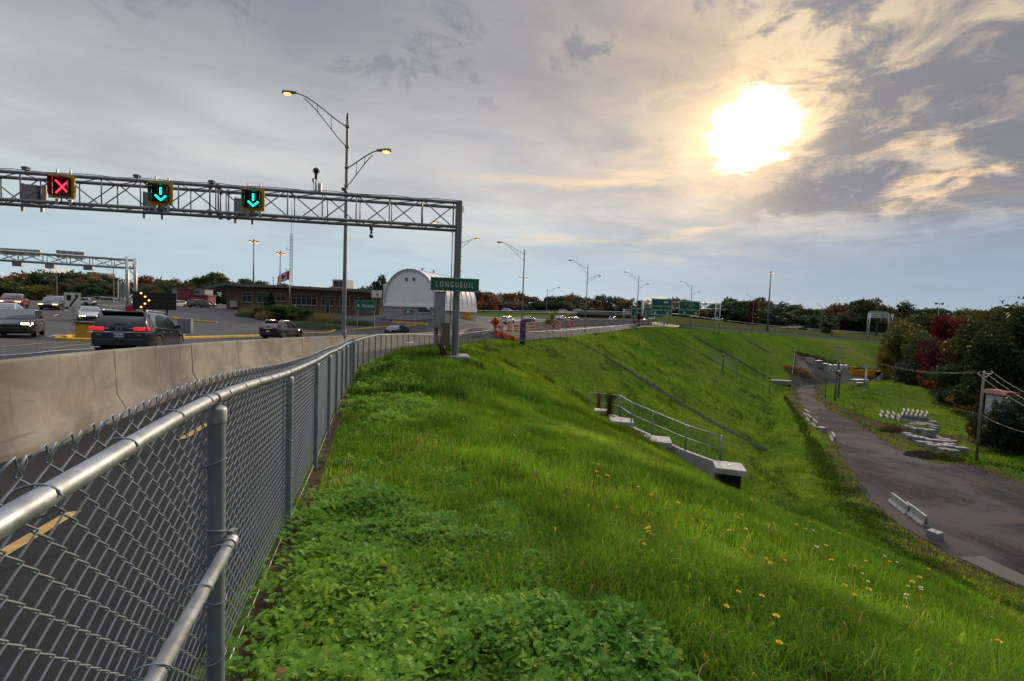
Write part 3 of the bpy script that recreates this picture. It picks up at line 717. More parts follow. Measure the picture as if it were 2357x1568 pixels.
# --- second run of fence, beyond the roadworks
F2 = catmull([tuple(P(*q)) for q in RAIL2], .5); L2 = np.r_[0, np.cumsum(np.linalg.norm(np.diff(F2[:, :2], axis=0), axis=1))]
base2 = np.array([F2[0, 0], F2[0, 1], F2[0, 2]-FH])
f2 = thing('chain_link_fence', 'far chain-link fence along the crest of the bank beyond the roadworks', 'fence', base2)
ra = MB(); ra.tube([fat(s, F2, L2) for s in np.arange(0, L2[-1], 1.)], .035, 8); ra.build('top_rail', GALV, f2, smooth=True, world=True)
v_, f_ = fence_mesh(0, L2[-1], F2, L2, .0034, 3, 1, base2, pitch=.085, knuck=False); npmesh('chain_mesh', v_, f_, WIRE, parent=f2)
for s in np.arange(0, L2[-1], 2.6):
    p = fat(s, F2, L2); po = MB(); po.tube([(p[0], p[1], p[2]-FH-.3), (p[0], p[1], p[2]+.02)], .03, 8); po.build('post', GALVD, f2, smooth=True, world=True)
# low barrier of the far ramp
fb = np.array([P(*q) for q in BARR]); fb = catmull(fb, 2.); mb = MB(); tg2 = np.gradient(fb[:, :2], axis=0); tg2 /= np.linalg.norm(tg2, axis=1)[:, None]
root = thing('ramp_barrier', 'low grey concrete barrier along the far exit ramp above the green slope', 'barrier', (fb[0, 0], fb[0, 1], fb[0, 2]-.85))
for i in range(len(fb)-1):
    a, c = fb[i], fb[i+1]; na_, nc = np.array([tg2[i, 1], -tg2[i, 0]]), np.array([tg2[i+1, 1], -tg2[i+1, 0]])
    pr = [(.3, -1.5), (.3, -.75), (.1, -.5), (.08, 0), (-.08, 0), (-.1, -.5), (-.3, -.75), (-.3, -1.5)]
    va = [(a[0]+na_[0]*u, a[1]+na_[1]*u, a[2]+w) for u, w in pr]; vc = [(c[0]+nc[0]*u, c[1]+nc[1]*u, c[2]+w) for u, w in pr]
    mb.add(va+vc, [(j, 8+j, 9+j, j+1) for j in range(7)])
mb.build('barrier_wall', CONG, root, world=True)
# ---------------------------------------------------------------- valley floor
mt, nb, b = newmat('gravel'); pos = nb.pos()
a1 = nb.noise(pos, .13, 6, .62, .5); a2 = nb.noise(pos, 5., 8, .8); a3 = nb.noise(nb.v('MULTIPLY', pos, (1, .35, 1)), .6, 7, .65)
col = nb.mix(nb.ss(a1, .40, .60), (.028, .027, .032), (.074, .068, .070))
col = nb.mix(nb.m('MULTIPLY', nb.ss(a3, .50, .66), .6), col, (.092, .062, .040))
col = nb.mix(nb.m('MULTIPLY', nb.ss(a2, .52, .70), .6), col, (.14, .138, .142))
col = nb.mix(nb.m('MULTIPLY', nb.ss(a2, .3, .45, 1., 0.), .5), col, (.035, .034, .035))
nb.put(b.inputs['Base Color'], col); b.inputs['Roughness'].default_value = .95; b.inputs['Specular IOR Level'].default_value = .05; nb.put(b.inputs['Normal'], nb.bump(a2, 1., .10))
GRAVM = mt
sheet('gravel_road', GRAV, .05, mt, .9, 'dark gravel track along the foot of the green embankment', 'track', wob_=1.5)
sheet('gravel_yard', YARD, .05, mt, 1.6, 'bare gravel floor of the fenced storage yard', 'yard', wob_=.6)
sheet('paved_patch', PAVE, .075, asphalt('old pavement', (.060, .058, .057)), .8, 'worn paved patch at the near edge of the gravel track', 'pavement', wob_=.2)
mtS = M('riprap', (.036, .042, .034), .95, var=.6, sc_=7., bump=.9, bsc=9, spec=0.)
CH = []
for px0, py0, px1, py1, w in [(1322, 783, 1788, 1034, .95), (1536, 776, 1772, 893, .75), (1597, 774, 1792, 880, .7), (1716, 783, 1808, 833, .7), (1806, 791, 1846, 812, .6)]:
    a = GH(px0, py0); c = GH(px1, py1); CH.append((a, c, w))
    t = (c-a)[:2]; L = np.linalg.norm(t); t /= L; nn = np.array([t[1], -t[0]]); pa = []; pb = []
    for u in np.linspace(0, 1, int(L/1.2)):
        q = a[:2]+t*L*u*.965; ww = w*(.55+.45*math.sin(PI*min(1, u*1.05+.02)))*(.75+.6*random.random()); q = q+nn*.4*math.sin(u*7+px0); pa.append(q+nn*ww); pb.append(q-nn*ww)
    tag(sheet('drainage_channel', pa+pb[::-1], .05, mtS, .8, None, None), 'dark stone drainage channel running straight down the grassy slope, '+{1322: 'nearest and widest of them', 1536: 'the second from the steps', 1597: 'the third, ending by the culvert', 1716: 'the fourth, high on the bend', 1806: 'short one farthest round the bend'}[px0], 'channel', kind='structure')

# ---------------------------------------------------------------- grass, weeds, wild flowers
def leafmat(name, spec=.25, tr=.42, ro=.5, gain=1.):
    mt = bpy.data.materials.new(name); mt.use_nodes = True; nb = NB(mt.node_tree); b = nb.n['Principled BSDF']; o_ = nb.n['Material Output']
    c = nb.attr('Col')
    if gain != 1.: c = nb.mix(1., c, (gain, gain, gain), 'MULTIPLY')
    nb.put(b.inputs['Base Color'], c); b.inputs['Roughness'].default_value = ro; b.inputs['Specular IOR Level'].default_value = spec
    t = nb.new('ShaderNodeBsdfTranslucent'); nb.put(t.inputs[0], nb.mix(.5, c, nb.mix(1., c, (1.5, 1.25, .35), 'MULTIPLY')))
    mx = nb.new('ShaderNodeMixShader'); mx.inputs[0].default_value = tr
    nb.l.new(b.outputs[0], mx.inputs[1]); nb.l.new(t.outputs[0], mx.inputs[2]); nb.l.new(mx.outputs[0], o_.inputs[0]); return mt
GRASSM = leafmat('grass blades', .02, .42, .8, 1.66); WEEDM = leafmat('weed leaves', .10, .42, .6, 2.0)
def nogo(x, y):
    k = inpoly(x, y, GRAV) | inpoly(x, y, YARD)
    for a, c, w in CH:
        t = (c-a)[:2]; L = np.linalg.norm(t); t = t/L; u = (x-a[0])*t[0]+(y-a[1])*t[1]; v = (x-a[0])*t[1]-(y-a[1])*t[0]
        k |= (u > 0) & (u < L) & (np.abs(v) < w*.55)
    return k
def scatter(n, d0, d1, a0=-58, a1=60, p=1.):
    d = np.sqrt(rng.uniform(d0*d0, d1*d1, n)) if p == 1 else d0*(d1/d0)**rng.uniform(0, 1, n)
    a = np.radians(rng.uniform(a0, a1, n)); return d*np.sin(a), d*np.cos(a)
def weedy(x, y, S):
    """where broad-leaved weeds take over from grass"""
    f = fbm(x, y, 2.2, 21, 4)
    near_f = 1-sst(S, .5, 4.2)
    return sst(f+.26*near_f-.62*sst(S, 1.3, 3.4), .50, .78)
def gcol(x, y, n):
    f = fbm(x, y, 7., 31, 3); g = fbm(x, y, 1.3, 41, 3); r = rng.uniform(0, 1, n)
    c = np.empty((n, 3)); dark = np.array([.036, .100, .012]); mid = np.array([.082, .164, .015]); lime = np.array([.150, .222, .022]); dry = np.array([.22, .19, .07])
    w = np.clip(f*1.7-.38+.35*(g-.5)+.25*(r-.5), 0, 1)[:, None]
    c = np.where(w < .5, dark+(mid-dark)*w*2, mid+(lime-mid)*(w-.5)*2)
    k = (rng.uniform(0, 1, n) < .05+.14*sst(g, .55, .8))[:, None]; c = np.where(k, dry*rng.uniform(.6, 1.2, (n, 1)), c)
    return c*rng.uniform(.68, 1.3, (n, 1))*(.72+.62*fbm(x, y, 1.9, 45, 3))[:, None]*(.50+1.0*fbm(x, y, .45, 47, 2))[:, None]
def blades(n, d0, d1, wid, ln, lvl, name, keep=1., smin_=.12, smax_=80, p=1., a0=-58, a1=60):
    x, y = scatter(n, d0, d1, a0, a1, p); _z, S, T = HG(x, y)
    k = (S > smin_) & (S < smax_)
    x, y, S = x[k], y[k], S[k]
    w_ = weedy(x, y, S) if d1 < 20 else np.zeros(len(x))
    cl = fbm(x, y, .55, 51, 3)
    k = (rng.uniform(0, 1, len(x)) > w_*.45) & (rng.uniform(0, 1, len(x)) < .35+1.3*np.clip(cl-.2, 0, 1)) & ~nogo(x, y)
    x, y, S, cl = x[k], y[k], S[k], cl[k]; n = len(x); z = HG(x, y)[0]
    L = ln*rng.uniform(.45, 1.15, n)*(.55+.9*cl)*(.6+.4*sst(S, .2, 1.5)); W = wid*rng.uniform(.7, 1.4, n)
    az_ = rng.uniform(0, 2*PI, n); lean = np.abs(rng.normal(0, .33, n))+.08
    # the wind and the fall of the slope comb blades over together
    if d1 > 20: tk = fbm(x, y, 2.6, 55, 3) > .635; c_t = np.where(tk, .42, 1.); L = L*np.where(tk, 1.5, 1.)
    else: c_t = np.ones(n)
    dx = np.sin(az_)*lean+.20*(fbm(x, y, 3, 61)-.35); dy = np.cos(az_)*lean-.15*(fbm(x, y, 3, 71)-.35)
    fx = rng.uniform(0, 2*PI, n); wx, wy = np.cos(fx)*W/2, np.sin(fx)*W/2
    c = gcol(x, y, n)*(1. if d1 < 12 else .88 if d1 < 31 else .76)*c_t[:, None]
    if lvl == 0:
        V = np.stack([np.c_[x-wx, y-wy, z-.02], np.c_[x+wx, y+wy, z-.02], np.c_[x+dx*L, y+dy*L, z+L*(1-.3*lean)]], 1)
        F = np.arange(3*n).reshape(n, 3); C = np.stack([c, c, c], 1)
    elif lvl == 1:
        V = np.stack([np.c_[x-wx, y-wy, z-.02], np.c_[x+wx, y+wy, z-.02], np.c_[x+dx*L*.35+wx*.8, y+dy*L*.35+wy*.8, z+L*.55], np.c_[x+dx*L*.35-wx*.8, y+dy*L*.35-wy*.8, z+L*.55], np.c_[x+dx*L*1.15, y+dy*L*1.15, z+L*(.95-.35*lean)]], 1)
        b_ = np.arange(n)[:, None]*5; F = np.concatenate([b_+np.array([[0, 1, 2]]), b_+np.array([[0, 2, 3]]), b_+np.array([[3, 2, 4]])]); C = np.stack([c*.6, c*.6, c, c, c*1.1], 1)
    else:
        V = np.stack([np.c_[x-wx, y-wy, z-.02], np.c_[x+wx, y+wy, z-.02], np.c_[x+dx*L*.2+wx, y+dy*L*.2+wy, z+L*.4], np.c_[x+dx*L*.2-wx, y+dy*L*.2-wy, z+L*.4],
                      np.c_[x+dx*L*.65+wx*.7, y+dy*L*.65+wy*.7, z+L*(.74-.1*lean)], np.c_[x+dx*L*.65-wx*.7, y+dy*L*.65-wy*.7, z+L*(.74-.1*lean)], np.c_[x+dx*L*1.35, y+dy*L*1.35, z+L*(.92-.45*lean)]], 1)
        b_ = np.arange(n)[:, None]*7; F = np.concatenate([b_+np.array([q]) for q in ([0, 1, 2], [0, 2, 3], [3, 2, 4], [3, 4, 5], [5, 4, 6])]); C = np.stack([c*.65, c*.65, c*.9, c*.9, c*1.05, c*1.05, c*1.1], 1)
    C = np.broadcast_to(c[:, None], C.shape)
    return V.reshape(-1, 3), F, C.reshape(-1, 3)
GV = []; GF = []; GC = []; off = 0
for a_ in [(120000, 1.1, 4.2, .0046, .17, 2), (230000, 4.2, 11, .0075, .19, 1), (230000, 11, 30, .018, .22, 0), (2600, 1.6, 9, .021, .15, 2), (210000, 30, 75, .045, .34, 0), (120000, 75, 190, .10, .42, 0)]:
    n_, d0, d1, wid, ln, lvl = a_
    v_, f_, c_ = blades(n_, d0, d1, wid, ln, lvl, '', p=(1 if 9.5 < d1 < 12 or d1 < 5 else 2), a0=-40 if d1 < 40 else -14)
    c_ = c_*(np.array([1.5, 1.25, .9]) if wid == .021 else 1.); GV.append(v_); GF.append(f_+off); GC.append(c_); off += len(v_)
g = npmesh('grass', np.concatenate(GV), np.concatenate(GF), GRASSM, {'Col': np.concatenate(GC).astype(np.float32)})
tag(g, 'long green and yellowish grass covering the embankment slope', 'grass', kind='stuff')
# broad-leaved weeds: mounds of lobed leaves
def leaves(n, d0, d1, size, hgt, lob, smin_=.0, smax_=11):
    x, y = scatter(n, d0, d1, -42, 52); _z, S, T = HG(x, y); k = (S > smin_) & (S < smax_); x, y, S = x[k], y[k], S[k]
    w_ = weedy(x, y, S); k = rng.uniform(0, 1, len(x)) < w_*.95+.008; x, y, S, w_ = x[k], y[k], S[k], w_[k]; n = len(x)
    z0 = HG(x, y)[0]; cl = fbm(x, y, .42, 81, 2); cl2 = vn(x, y, .16, 91)
    bare = np.maximum(sst(fbm(x, y, .9, 95, 2), .55, .66)*(1-sst(S, .4, 1.)), .85*(1-sst(S, .10, .34)))
    k = rng.uniform(0, 1, n) > bare; x, y, S, z0, cl, cl2, w_ = x[k], y[k], S[k], z0[k], cl[k], cl2[k], w_[k]; n = len(x)
    top = hgt*(.12+1.0*np.clip(cl*1.5-.35, 0, 1)*(.45+.9*cl2))*(.25+.75*w_); up = 1-rng.uniform(0, 1, n)**1.6*.75; z = z0+top*up+.01
    s = size*rng.uniform(.6, 1.35, n); yaw = rng.uniform(0, 2*PI, n); tilt = rng.normal(.25, .45, n); roll = rng.normal(0, .35, n)
    base_ = np.array([.040, .108, .014]); hi = np.array([.115, .205, .028]); yl = np.array([.125, .17, .025])
    t = np.clip(fbm(x, y, 1.1, 99, 2)*1.3-.25+rng.normal(0, .14, n), 0, 1)[:, None]; c = base_+(hi-base_)*t
    c = np.where((rng.uniform(0, 1, n) < .05)[:, None], yl, c); c = np.where((rng.uniform(0, 1, n) < .003)[:, None], np.array([.14, .07, .03]), c)
    # feathery cut leaf: three pairs of pointed side lobes and a tip along the midrib
    LX = np.array([0, 0, 0, 0, 0, .40, .48, .34, -.40, -.48, -.34]); LY = np.array([0, .26, .50, .74, 1.08, .42, .70, .92, .42, .70, .92]); TR = [(0, 1, 5), (1, 2, 6), (2, 3, 7), (3, 4, 7), (1, 0, 8), (2, 1, 9), (3, 2, 10), (4, 3, 10)]
    if not lob: LX = np.array([0, 0, 0, 0, .42, .40, -.42, -.40]); LY = np.array([0, .38, .72, 1.08, .5, .9, .5, .9]); TR = [(0, 1, 4), (1, 3, 5), (1, 0, 6), (3, 1, 7)]
    m_ = len(LX); lx = LX; ly = LY; lz = -.25*LY**2-.12*np.abs(LX)+.22*LY
    p = np.stack([lx, ly, lz], -1)[None]*s[:, None, None]; p[..., 0] *= rng.uniform(.8, 1.25, (n, 1))
    cr, sr = np.cos(roll)[:, None], np.sin(roll)[:, None]; px_, pz_ = p[..., 0]*cr+p[..., 2]*sr, -p[..., 0]*sr+p[..., 2]*cr
    ct, st = np.cos(tilt)[:, None], np.sin(tilt)[:, None]; py_, pz_ = p[..., 1]*ct-pz_*st, p[..., 1]*st+pz_*ct
    cy, sy = np.cos(yaw)[:, None], np.sin(yaw)[:, None]; X_ = px_*cy-py_*sy+x[:, None]; Y_ = px_*sy+py_*cy+y[:, None]; Z_ = pz_+z[:, None]
    V = np.stack([X_, Y_, Z_], -1).reshape(-1, 3); b_ = np.arange(n)[:, None]*m_
    F = np.concatenate([b_+np.array([t_]) for t_ in TR]); C = np.repeat(c[:, None], m_, 1).reshape(-1, 3)
    return V, F, C
GV = []; GF = []; GC = []; off = 0
for a_ in [(130000, 1.1, 4.8, .042, .21, 1), (130000, 4.8, 11, .055, .19, 0), (60000, 11, 20, .08, .15, 0)]:
    v_, f_, c_ = leaves(*a_); GV.append(v_); GF.append(f_+off); GC.append(c_); off += len(v_)
g = npmesh('weeds', np.concatenate(GV), np.concatenate(GF), WEEDM, {'Col': np.concatenate(GC).astype(np.float32)})
tag(g, 'low mounds of lobed green weed leaves growing beside the fence', 'weeds', kind='stuff')

# rank dark weeds in the wet ditch between the slope and the track
dc = catmull([tuple(GH(*q)) for q in [(1806, 915), (1835, 960), (1868, 1020), (1905, 1090), (1950, 1150), (2010, 1208), (2080, 1262), (2170, 1322), (2260, 1372), (2400, 1450)]], .3)
n = 30000; i_ = rng.integers(0, len(dc), n); wd_ = (.3+1.9*fbm(dc[i_, 0], dc[i_, 1], 7, 17))*(.35+.65*sst(-dc[i_, 1], -75, -40)); x = dc[i_, 0]+rng.normal(0, 1, n)*wd_*.55; y = dc[i_, 1]+rng.normal(0, 1, n)*wd_*.55; k = (rng.uniform(0, 1, n) < 1.5*fbm(x, y, 2.2, 19)-.25) & ~nogo(x, y); x, y = x[k], y[k]; z_ = H(x, y); n = len(x)
s_ = rng.uniform(.07, .17, n); A = rng.normal(size=(n, 3)); A[:, 2] *= .6; A /= np.linalg.norm(A, axis=1)[:, None]; B = np.cross(A, rng.normal(size=(n, 3))); B /= np.linalg.norm(B, axis=1)[:, None]; p = np.c_[x, y, z_+rng.uniform(.0, .55, n)*fbm(x, y, 1.6, 23)]
V = np.stack([p-A*s_[:, None], p+B*s_[:, None]*.5, p+A*s_[:, None], p-B*s_[:, None]*.5], 1).reshape(-1, 3); cc = np.array([.030, .070, .012])+(np.array([.07, .10, .02])-np.array([.03, .07, .012]))*(fbm(x, y, 3, 29)[:, None])*rng.uniform(0, 1.2, (n, 1))
tag(npmesh('ditch_weeds', V, np.arange(4*n).reshape(n, 4), GRASSM, {'Col': np.repeat(cc*.62, 4, 0).astype(np.float32)}), 'rank dark weeds in the ditch between slope and gravel track', 'weeds', kind='stuff')
# ---------------------------------------------------------------- street furniture
GREEN = M('sign green', (.006, .105, .060), .45, var=.12, sc_=1.5)
SIGNW = M('sign white', (.62, .64, .62), .5, var=.06)
ALU = M('bare aluminium', (.42, .43, .44), .45, metal=.6, var=.1, dirt=.2)
GREYP = M('grey painted panel', (.20, .22, .25), .55, var=.1)
AMB = M('amber paint', (.60, .30, .015), .55, var=.15)
LIT = M('lamp glow', (1, .7, .3), .4, emit=(1, .42, .09), es=2.6)
LITW = M('white lamp glow', (1, .9, .7), .4, emit=(1, .80, .50), es=6.)
LED_R = M('red led', (1, .05, .05), .4, emit=(1, .012, .03), es=5.)
LED_G = M('green led', (.05, 1, .6), .4, emit=(.0, 1, .50), es=4.)
LED_A = M('amber led', (1, .4, .1), .4, emit=(1, .36, .07), es=2.6)
LENS = M('lamp lens', (.30, .26, .22), .3)
def arc_arm(mb, x0, z0, x1, z1, r, sag=1., y=0., n=12, dz=0.):
    """arm rising from the pole at (x0,z0) and flattening out to (x1,z1)"""
    pts = []
    for i in range(n+1):
        t = i/n; pts.append((x0+(x1-x0)*(1-(1-t)**1.25), y, z0+(z1-z0)*math.sin(t*PI/2)**1.15)); 
    mb.tube(pts, r, 8); return pts
def lamp_head(root, x, z, sgn, lit, y=0.):
    """cobra-head lantern pointing along sgn*x"""
    mb = MB(); prof = [(-.02, .045, .0), (.10, .075, .02), (.28, .13, .035), (.50, .17, .05), (.68, .15, .045), (.78, .06, .02)]
    n = 10; vs = []; 
    for u, w, hh in prof:
        for k in range(n):
            a = 2*PI*k/n; zz = math.sin(a)*(.085+hh*.8 if math.sin(a) > 0 else .05+hh*.3)
            vs.append((x+sgn*u, y+w*math.cos(a), z+zz))
    fs = [(i*n+k, i*n+(k+1) % n, (i+1)*n+(k+1) % n, (i+1)*n+k) for i in range(len(prof)-1) for k in range(n)]+[tuple(range(n)), tuple(range((len(prof)-1)*n, len(prof)*n))]
    mb.add(vs, fs); hd = mb.build('lantern', STEEL, root, smooth=True)
    mb = MB(); vs = []
    for r_, dz in ((1., 0), (.8, -.05), (.4, -.085), (.01, -.095)):
        for k in range(12): a = 2*PI*k/12; vs.append((x+sgn*(.50+.22*r_*math.cos(a)), y+.14*r_*math.sin(a), z-.045+dz))
    mb.add(vs, [(i*12+k, i*12+(k+1) % 12, (i+1)*12+(k+1) % 12, (i+1)*12+k) for i in range(3) for k in range(12)])
    mb.build('lens', LIT if lit else LENS, hd, smooth=True); return hd
def lamp_post(label, base, hgt, arms, rz=0., lit=True, r0=.115, name='street_lamp', group=None, flood=False, nostub=False):
    root = thing(name, label, 'street lamp', base, rz, group)
    p = MB(); p.tube([(0, 0, -.3), (0, 0, hgt*.5), (0, 0, hgt)], [r0, r0*.8, r0*.58], 14); p.lathe([(r0*.6, 0), (r0*.5, .07), (.01, .13)], 12, (0, 0, hgt)); p.build('pole', STEEL, root, ang=50)
    bp = MB(); bp.lathe([(r0*1.9, 0), (r0*1.9, .04), (r0*1.2, .05), (r0*1.15, .30), (r0, .34)], 14); bp.build('base_flange', STEEL, root, ang=40)
    for sg, za, reach, rise, low in arms:
        mb = MB(); a = arc_arm(mb, sg*r0*.5, za, sg*reach, za+rise, .034)
        b_ = [(q[0]*.93, 0, za-low+(q[2]-za)*1.+(low-.10)*(1-(1-i/12)**1.3)) for i, q in enumerate(a)][:11]
        mb.tube(b_, .026, 8)
        for i in (3, 6):
            mb.tube([a[i], (b_[i][0]*1.02, 0, b_[i][2])], .018, 6)
        for zz in (za, za-low): mb.lathe([(r0*.85, -.07), (r0*.95, -.05), (r0*.95, .05), (r0*.85, .07)], 12, (0, 0, zz))
        mb.build('arm', STEEL, root, smooth=True)
        lamp_head(root, sg*(reach-.04), za+rise+.02, sg, lit)
    if flood:
        for sg in (-1, 1):
            mb = MB(); mb.tube([(0, 0, flood), (sg*.42, 0, flood+.03)], .03, 6); mb.box((sg*.48, -.05, flood), (.36, .34, .16), top=(.26, .26)); fl = mb.build('floodlight', STEEL, root)
            g = MB(); g.box((sg*.48, -.07, flood-.10), (.30, .28, .03)); g.build('lens', LIT, fl)
    return root
# the tall double-armed lamp on the barrier by the path
b0 = P(791, 773, 24.6); top = P(801, 276, 24.6); HL = top[2]-b0[2]; k_ = HL/10.9
lamp_post('tall twin-armed street lamp standing on the concrete barrier, both lanterns glowing orange', b0, HL, [(-1, HL-.55*k_, 2.62*k_, 1.55*k_, .98*k_), (1, HL-2.55*k_, 1.55*k_, .85*k_, .90*k_)], R(-2))
def lampat(label, px, py, d, ptop, arms, rz, lit, **kw):
    q = P(px, py, d); z = h(q[0], q[1]) if py > 755 or True else q[2]; t = P(ptop[0], ptop[1], d)
    return lamp_post(label, (q[0], q[1], z), t[2]-z, arms(t[2]-z), rz, lit, **kw)
two = lambda H_: [(-1, H_-.6, 3.4, 1.5, .9), (1, H_-2.7, 2.2, .8, .8)]
left1 = lambda H_: [(-1, H_-.5, 3.2, 1.4, .9)]
right1 = lambda H_: [(1, H_-.5, 3.0, 1.2, .9)]
lampat('grey street lamp with one long arm and a pair of lit floodlights on its pole', 1200, 772, 63, (1207, 578), left1, R(8), False, flood=8.6)
lampat('twin-armed street lamp, unlit, above the orange drums by the overpass', 1347, 752, 91, (1350, 613), two, R(10), False)
lampat('twin-armed street lamp, unlit, just left of the green overhead signs', 1465, 748, 116, (1469, 637), two, R(10), False)
lampat('twin-armed street lamp, unlit, in front of the right-hand green overhead sign', 1588, 748, 136, (1593, 657), two, R(14), False)
lampat('street lamp with one arm to the left beside the far ramp, the nearer of two', 1731, 757, 158, (1734, 686), left1, R(22), False)
lampat('street lamp with one arm to the left beside the far ramp, the farther of two', 1888, 771, 178, (1892, 706), left1, R(28), False)
lampat('street lamp seen behind the gantry leg, its lit lantern to the right', 1052, 748, 66, (1054, 553), lambda H_: [(-1, H_+.9, 3.2, 1.4, .9), (1, H_-.6, 2.2, .8, .8)], R(5), True)
lampat('small street lamp with one arm to the right in front of the far woods', 1257, 735, 128, (1259, 667), right1, R(5), False)
lampat('lamp with a short curved arm to the right by the overpass rail', 1324, 733, 175, (1325, 694), right1, R(5), False, r0=.09)
lampat('lamp with a short curved arm to the left by the overpass rail', 1416, 742, 178, (1417, 700), left1, R(5), True, r0=.09)
lampat('lit street lamp with one arm, standing at the far left behind the traffic', 131, 692, 105, (131, 625), left1, R(-12), True)
lampat('lit street lamp with one arm, behind the far left gantry truss', 262, 690, 100, (262, 618), left1, R(-8), True)
def high_mast(label, px, py, d, ptop, lit=True, tw=.26):
    q = P(px, py, d); z = h(q[0], q[1]); H_ = P(*ptop, d)[2]-z; root = thing('high_mast_light', label, 'light mast', (q[0], q[1], z))
    p = MB(); p.tube([(0, 0, -.4), (0, 0, H_*.5), (0, 0, H_)], [tw, tw*.72, tw*.42], 12); p.build('mast', STEEL, root, smooth=True)
    c = MB(); c.lathe([(.10, -.5), (.34, -.45), (.34, -.25), (.12, 0), (.12, .5), (.02, .75)], 12, (0, 0, H_)); hd = c.build('head_frame', DARK, root, ang=40)
    for k in range(6):
        a = 2*PI*k/6+.25; x, y = math.cos(a), math.sin(a); f = MB(); f.tube([(.2*x, .2*y, H_-.1), (.95*x, .95*y, H_-.14)], .05, 6); f.lathe([(.05, .20), (.26, .12), (.30, -.12), (.28, -.15)], 10, (1.05*x, 1.05*y, H_-.16)); o_ = f.build('floodlight', DARK, root, ang=40)
        g = MB(); g.lathe([(.26, -.02), (.2, -.09), (.02, -.12)], 10, (1.05*x, 1.05*y, H_-.31)); g.build('lens', LIT if lit else LENS, o_)
    return root
high_mast('taller left high light mast with lit lamps, behind the brick building roof', 583, 700, 120, (584, 556))
m2 = high_mast('shorter high light mast with lit lamps beside the red and white flag', 644, 705, 135, (645, 583))
high_mast('dark high light mast with lit lamps standing alone by the far ramp', 1766, 760, 186, (1778, 628), tw=.42)
# pole floodlights above the trees on the right
q = P(2157, 760, 200); z = P(2157, 740, 200)[2]-18; fl = thing('floodlight_pole', 'pole with two dark floodlights rising behind the red tree', 'light mast', (q[0], q[1], z)); H_ = P(2158, 699, 200)[2]-z
p = MB(); p.tube([(0, 0, 0), (0, 0, H_)], [.2, .11], 10); p.tube([(-1.4, 0, H_), (1.4, 0, H_)], .07, 6); p.build('pole', STEEL, fl, smooth=True)
for s_ in (-1.4, 1.4): p = MB(); p.box((s_, 0, H_-.1), (.7, .5, .8), top=(.9, .6)); p.build('floodlight', DARK, fl)

# --- overhead lane-signal gantry
LG = P(1040, 822, 19.4); zg = h(LG[0], LG[1])
GA = P(1045, 471, 19.0); GB = P(0, 400, 16.4)
dirg = (GB-GA); dirg[2] = 0; dirg /= np.linalg.norm(dirg); ng = np.array([dirg[1], -dirg[0], 0]);  # ng points away from the viewpoint when reversed
if ng[1] < 0: ng = -ng
gl = thing('overhead_gantry', 'grey steel lane-control gantry with a four-chord tubular truss over the road', 'gantry', (LG[0], LG[1], zg))
rzg = math.atan2(dirg[1], dirg[0]); gl.rotation_euler.z = rzg; gl.matrix_basis = Matrix.Translation(Vector((LG[0], LG[1], zg))) @ Matrix.Rotation(rzg, 4, 'Z')
gz_t = GA[2]-zg; gz_b = P(1040, 525, 19.0)[2]-zg
slope_g = (GB[2]-GA[2])/np.linalg.norm((GB-GA)[:2])
LEN = 27.; dep = .84
def gw(u, v, w): # local gantry coordinates: u along the truss from the leg, v away, w up
    return Vector((u, -v if (np.cross(dirg, ng)[2] < 0) else v, w))
def chz(u, top_): return (gz_t if top_ else gz_b)+slope_g*u
ch = MB()
for tp in (0, 1):
    for v in (-dep/2, dep/2): ch.tube([gw(u, v, chz(u, tp)) for u in (0, LEN/2, LEN)], .068, 12)
ch.build('truss_chord', STEEL, gl, smooth=True)
dep_ = dep; dg_ = MB(); bay = 1.31; nb_ = int(LEN/bay)
for i in range(nb_):
    u0, u1 = .12+i*bay, .12+(i+1)*bay
    for v in (-dep/2, dep/2):
        up = (i % 2 == 0) == (v < 0)
        dg_.tube([gw(u0+.05, v, chz(u0, 0 if up else 1)), gw(u1-.05, v, chz(u1, 1 if up else 0))], .024, 6)
        dg_.tube([gw(u0, v, chz(u0, 0)), gw(u0, v, chz(u0, 1))], .024, 6)
    for tp in (0, 1):
        dg_.tube([gw(u0, -dep/2, chz(u0, tp)), gw(u1, dep/2, chz(u1, tp))], .020, 6); dg_.tube([gw(u0, -dep/2, chz(u0, tp)), gw(u0, dep/2, chz(u0, tp))], .022, 6)
for u in (9.2, 9.5, 18.9, 19.2):
    for v in (-dep/2, dep/2):
        dg_.tube([gw(u, v, chz(u, 0)), gw(u, v, chz(u, 1))], .03, 6)
        for tp in (0, 1): dg_.tube([gw(u-.04, v, chz(u, tp)), gw(u+.04, v, chz(u, tp))], .12, 12)
dg_.build('truss_bracing', STEEL, gl, smooth=True)
for v, uu in ((-dep/2+.09, -.12), (dep/2-.02, -.12)):
    c = MB(); c.tube([gw(uu, v, -.2), gw(uu, v, gz_t+(.09 if v < 0 else -.1))], .145, 18); c.lathe([(.26, 0), (.26, .045), (.15, .05)], 18, tuple(gw(uu, v, .0))); c.build('column', STEEL, gl, ang=40)
c = MB()
for k in range(9):
    w = .9+k*.62; c.tube([gw(-.04, -dep/2+.1, w), gw(-.04, dep/2, w)], .035, 8)
    if k < 8: c.tube([gw(-.04, -dep/2+.1, w), gw(-.04, dep/2, w+.62)], .028, 6)
c.build('column_bracing', STEEL, gl, smooth=True)
c = MB()   # climbing pegs, strapped cable and conduits on the legs
for k in range(9): c.tube([gw(-.04, -dep/2+.1, 1.2+k*.62), gw(-.32, -dep/2+.05, 1.2+k*.62)], .012, 5)
for k, a in enumerate((-.02, .03, .08)): c.tube([gw(.13, -dep/2+a, .25), gw(.13, -dep/2+a, gz_t-.5)], .017, 6)
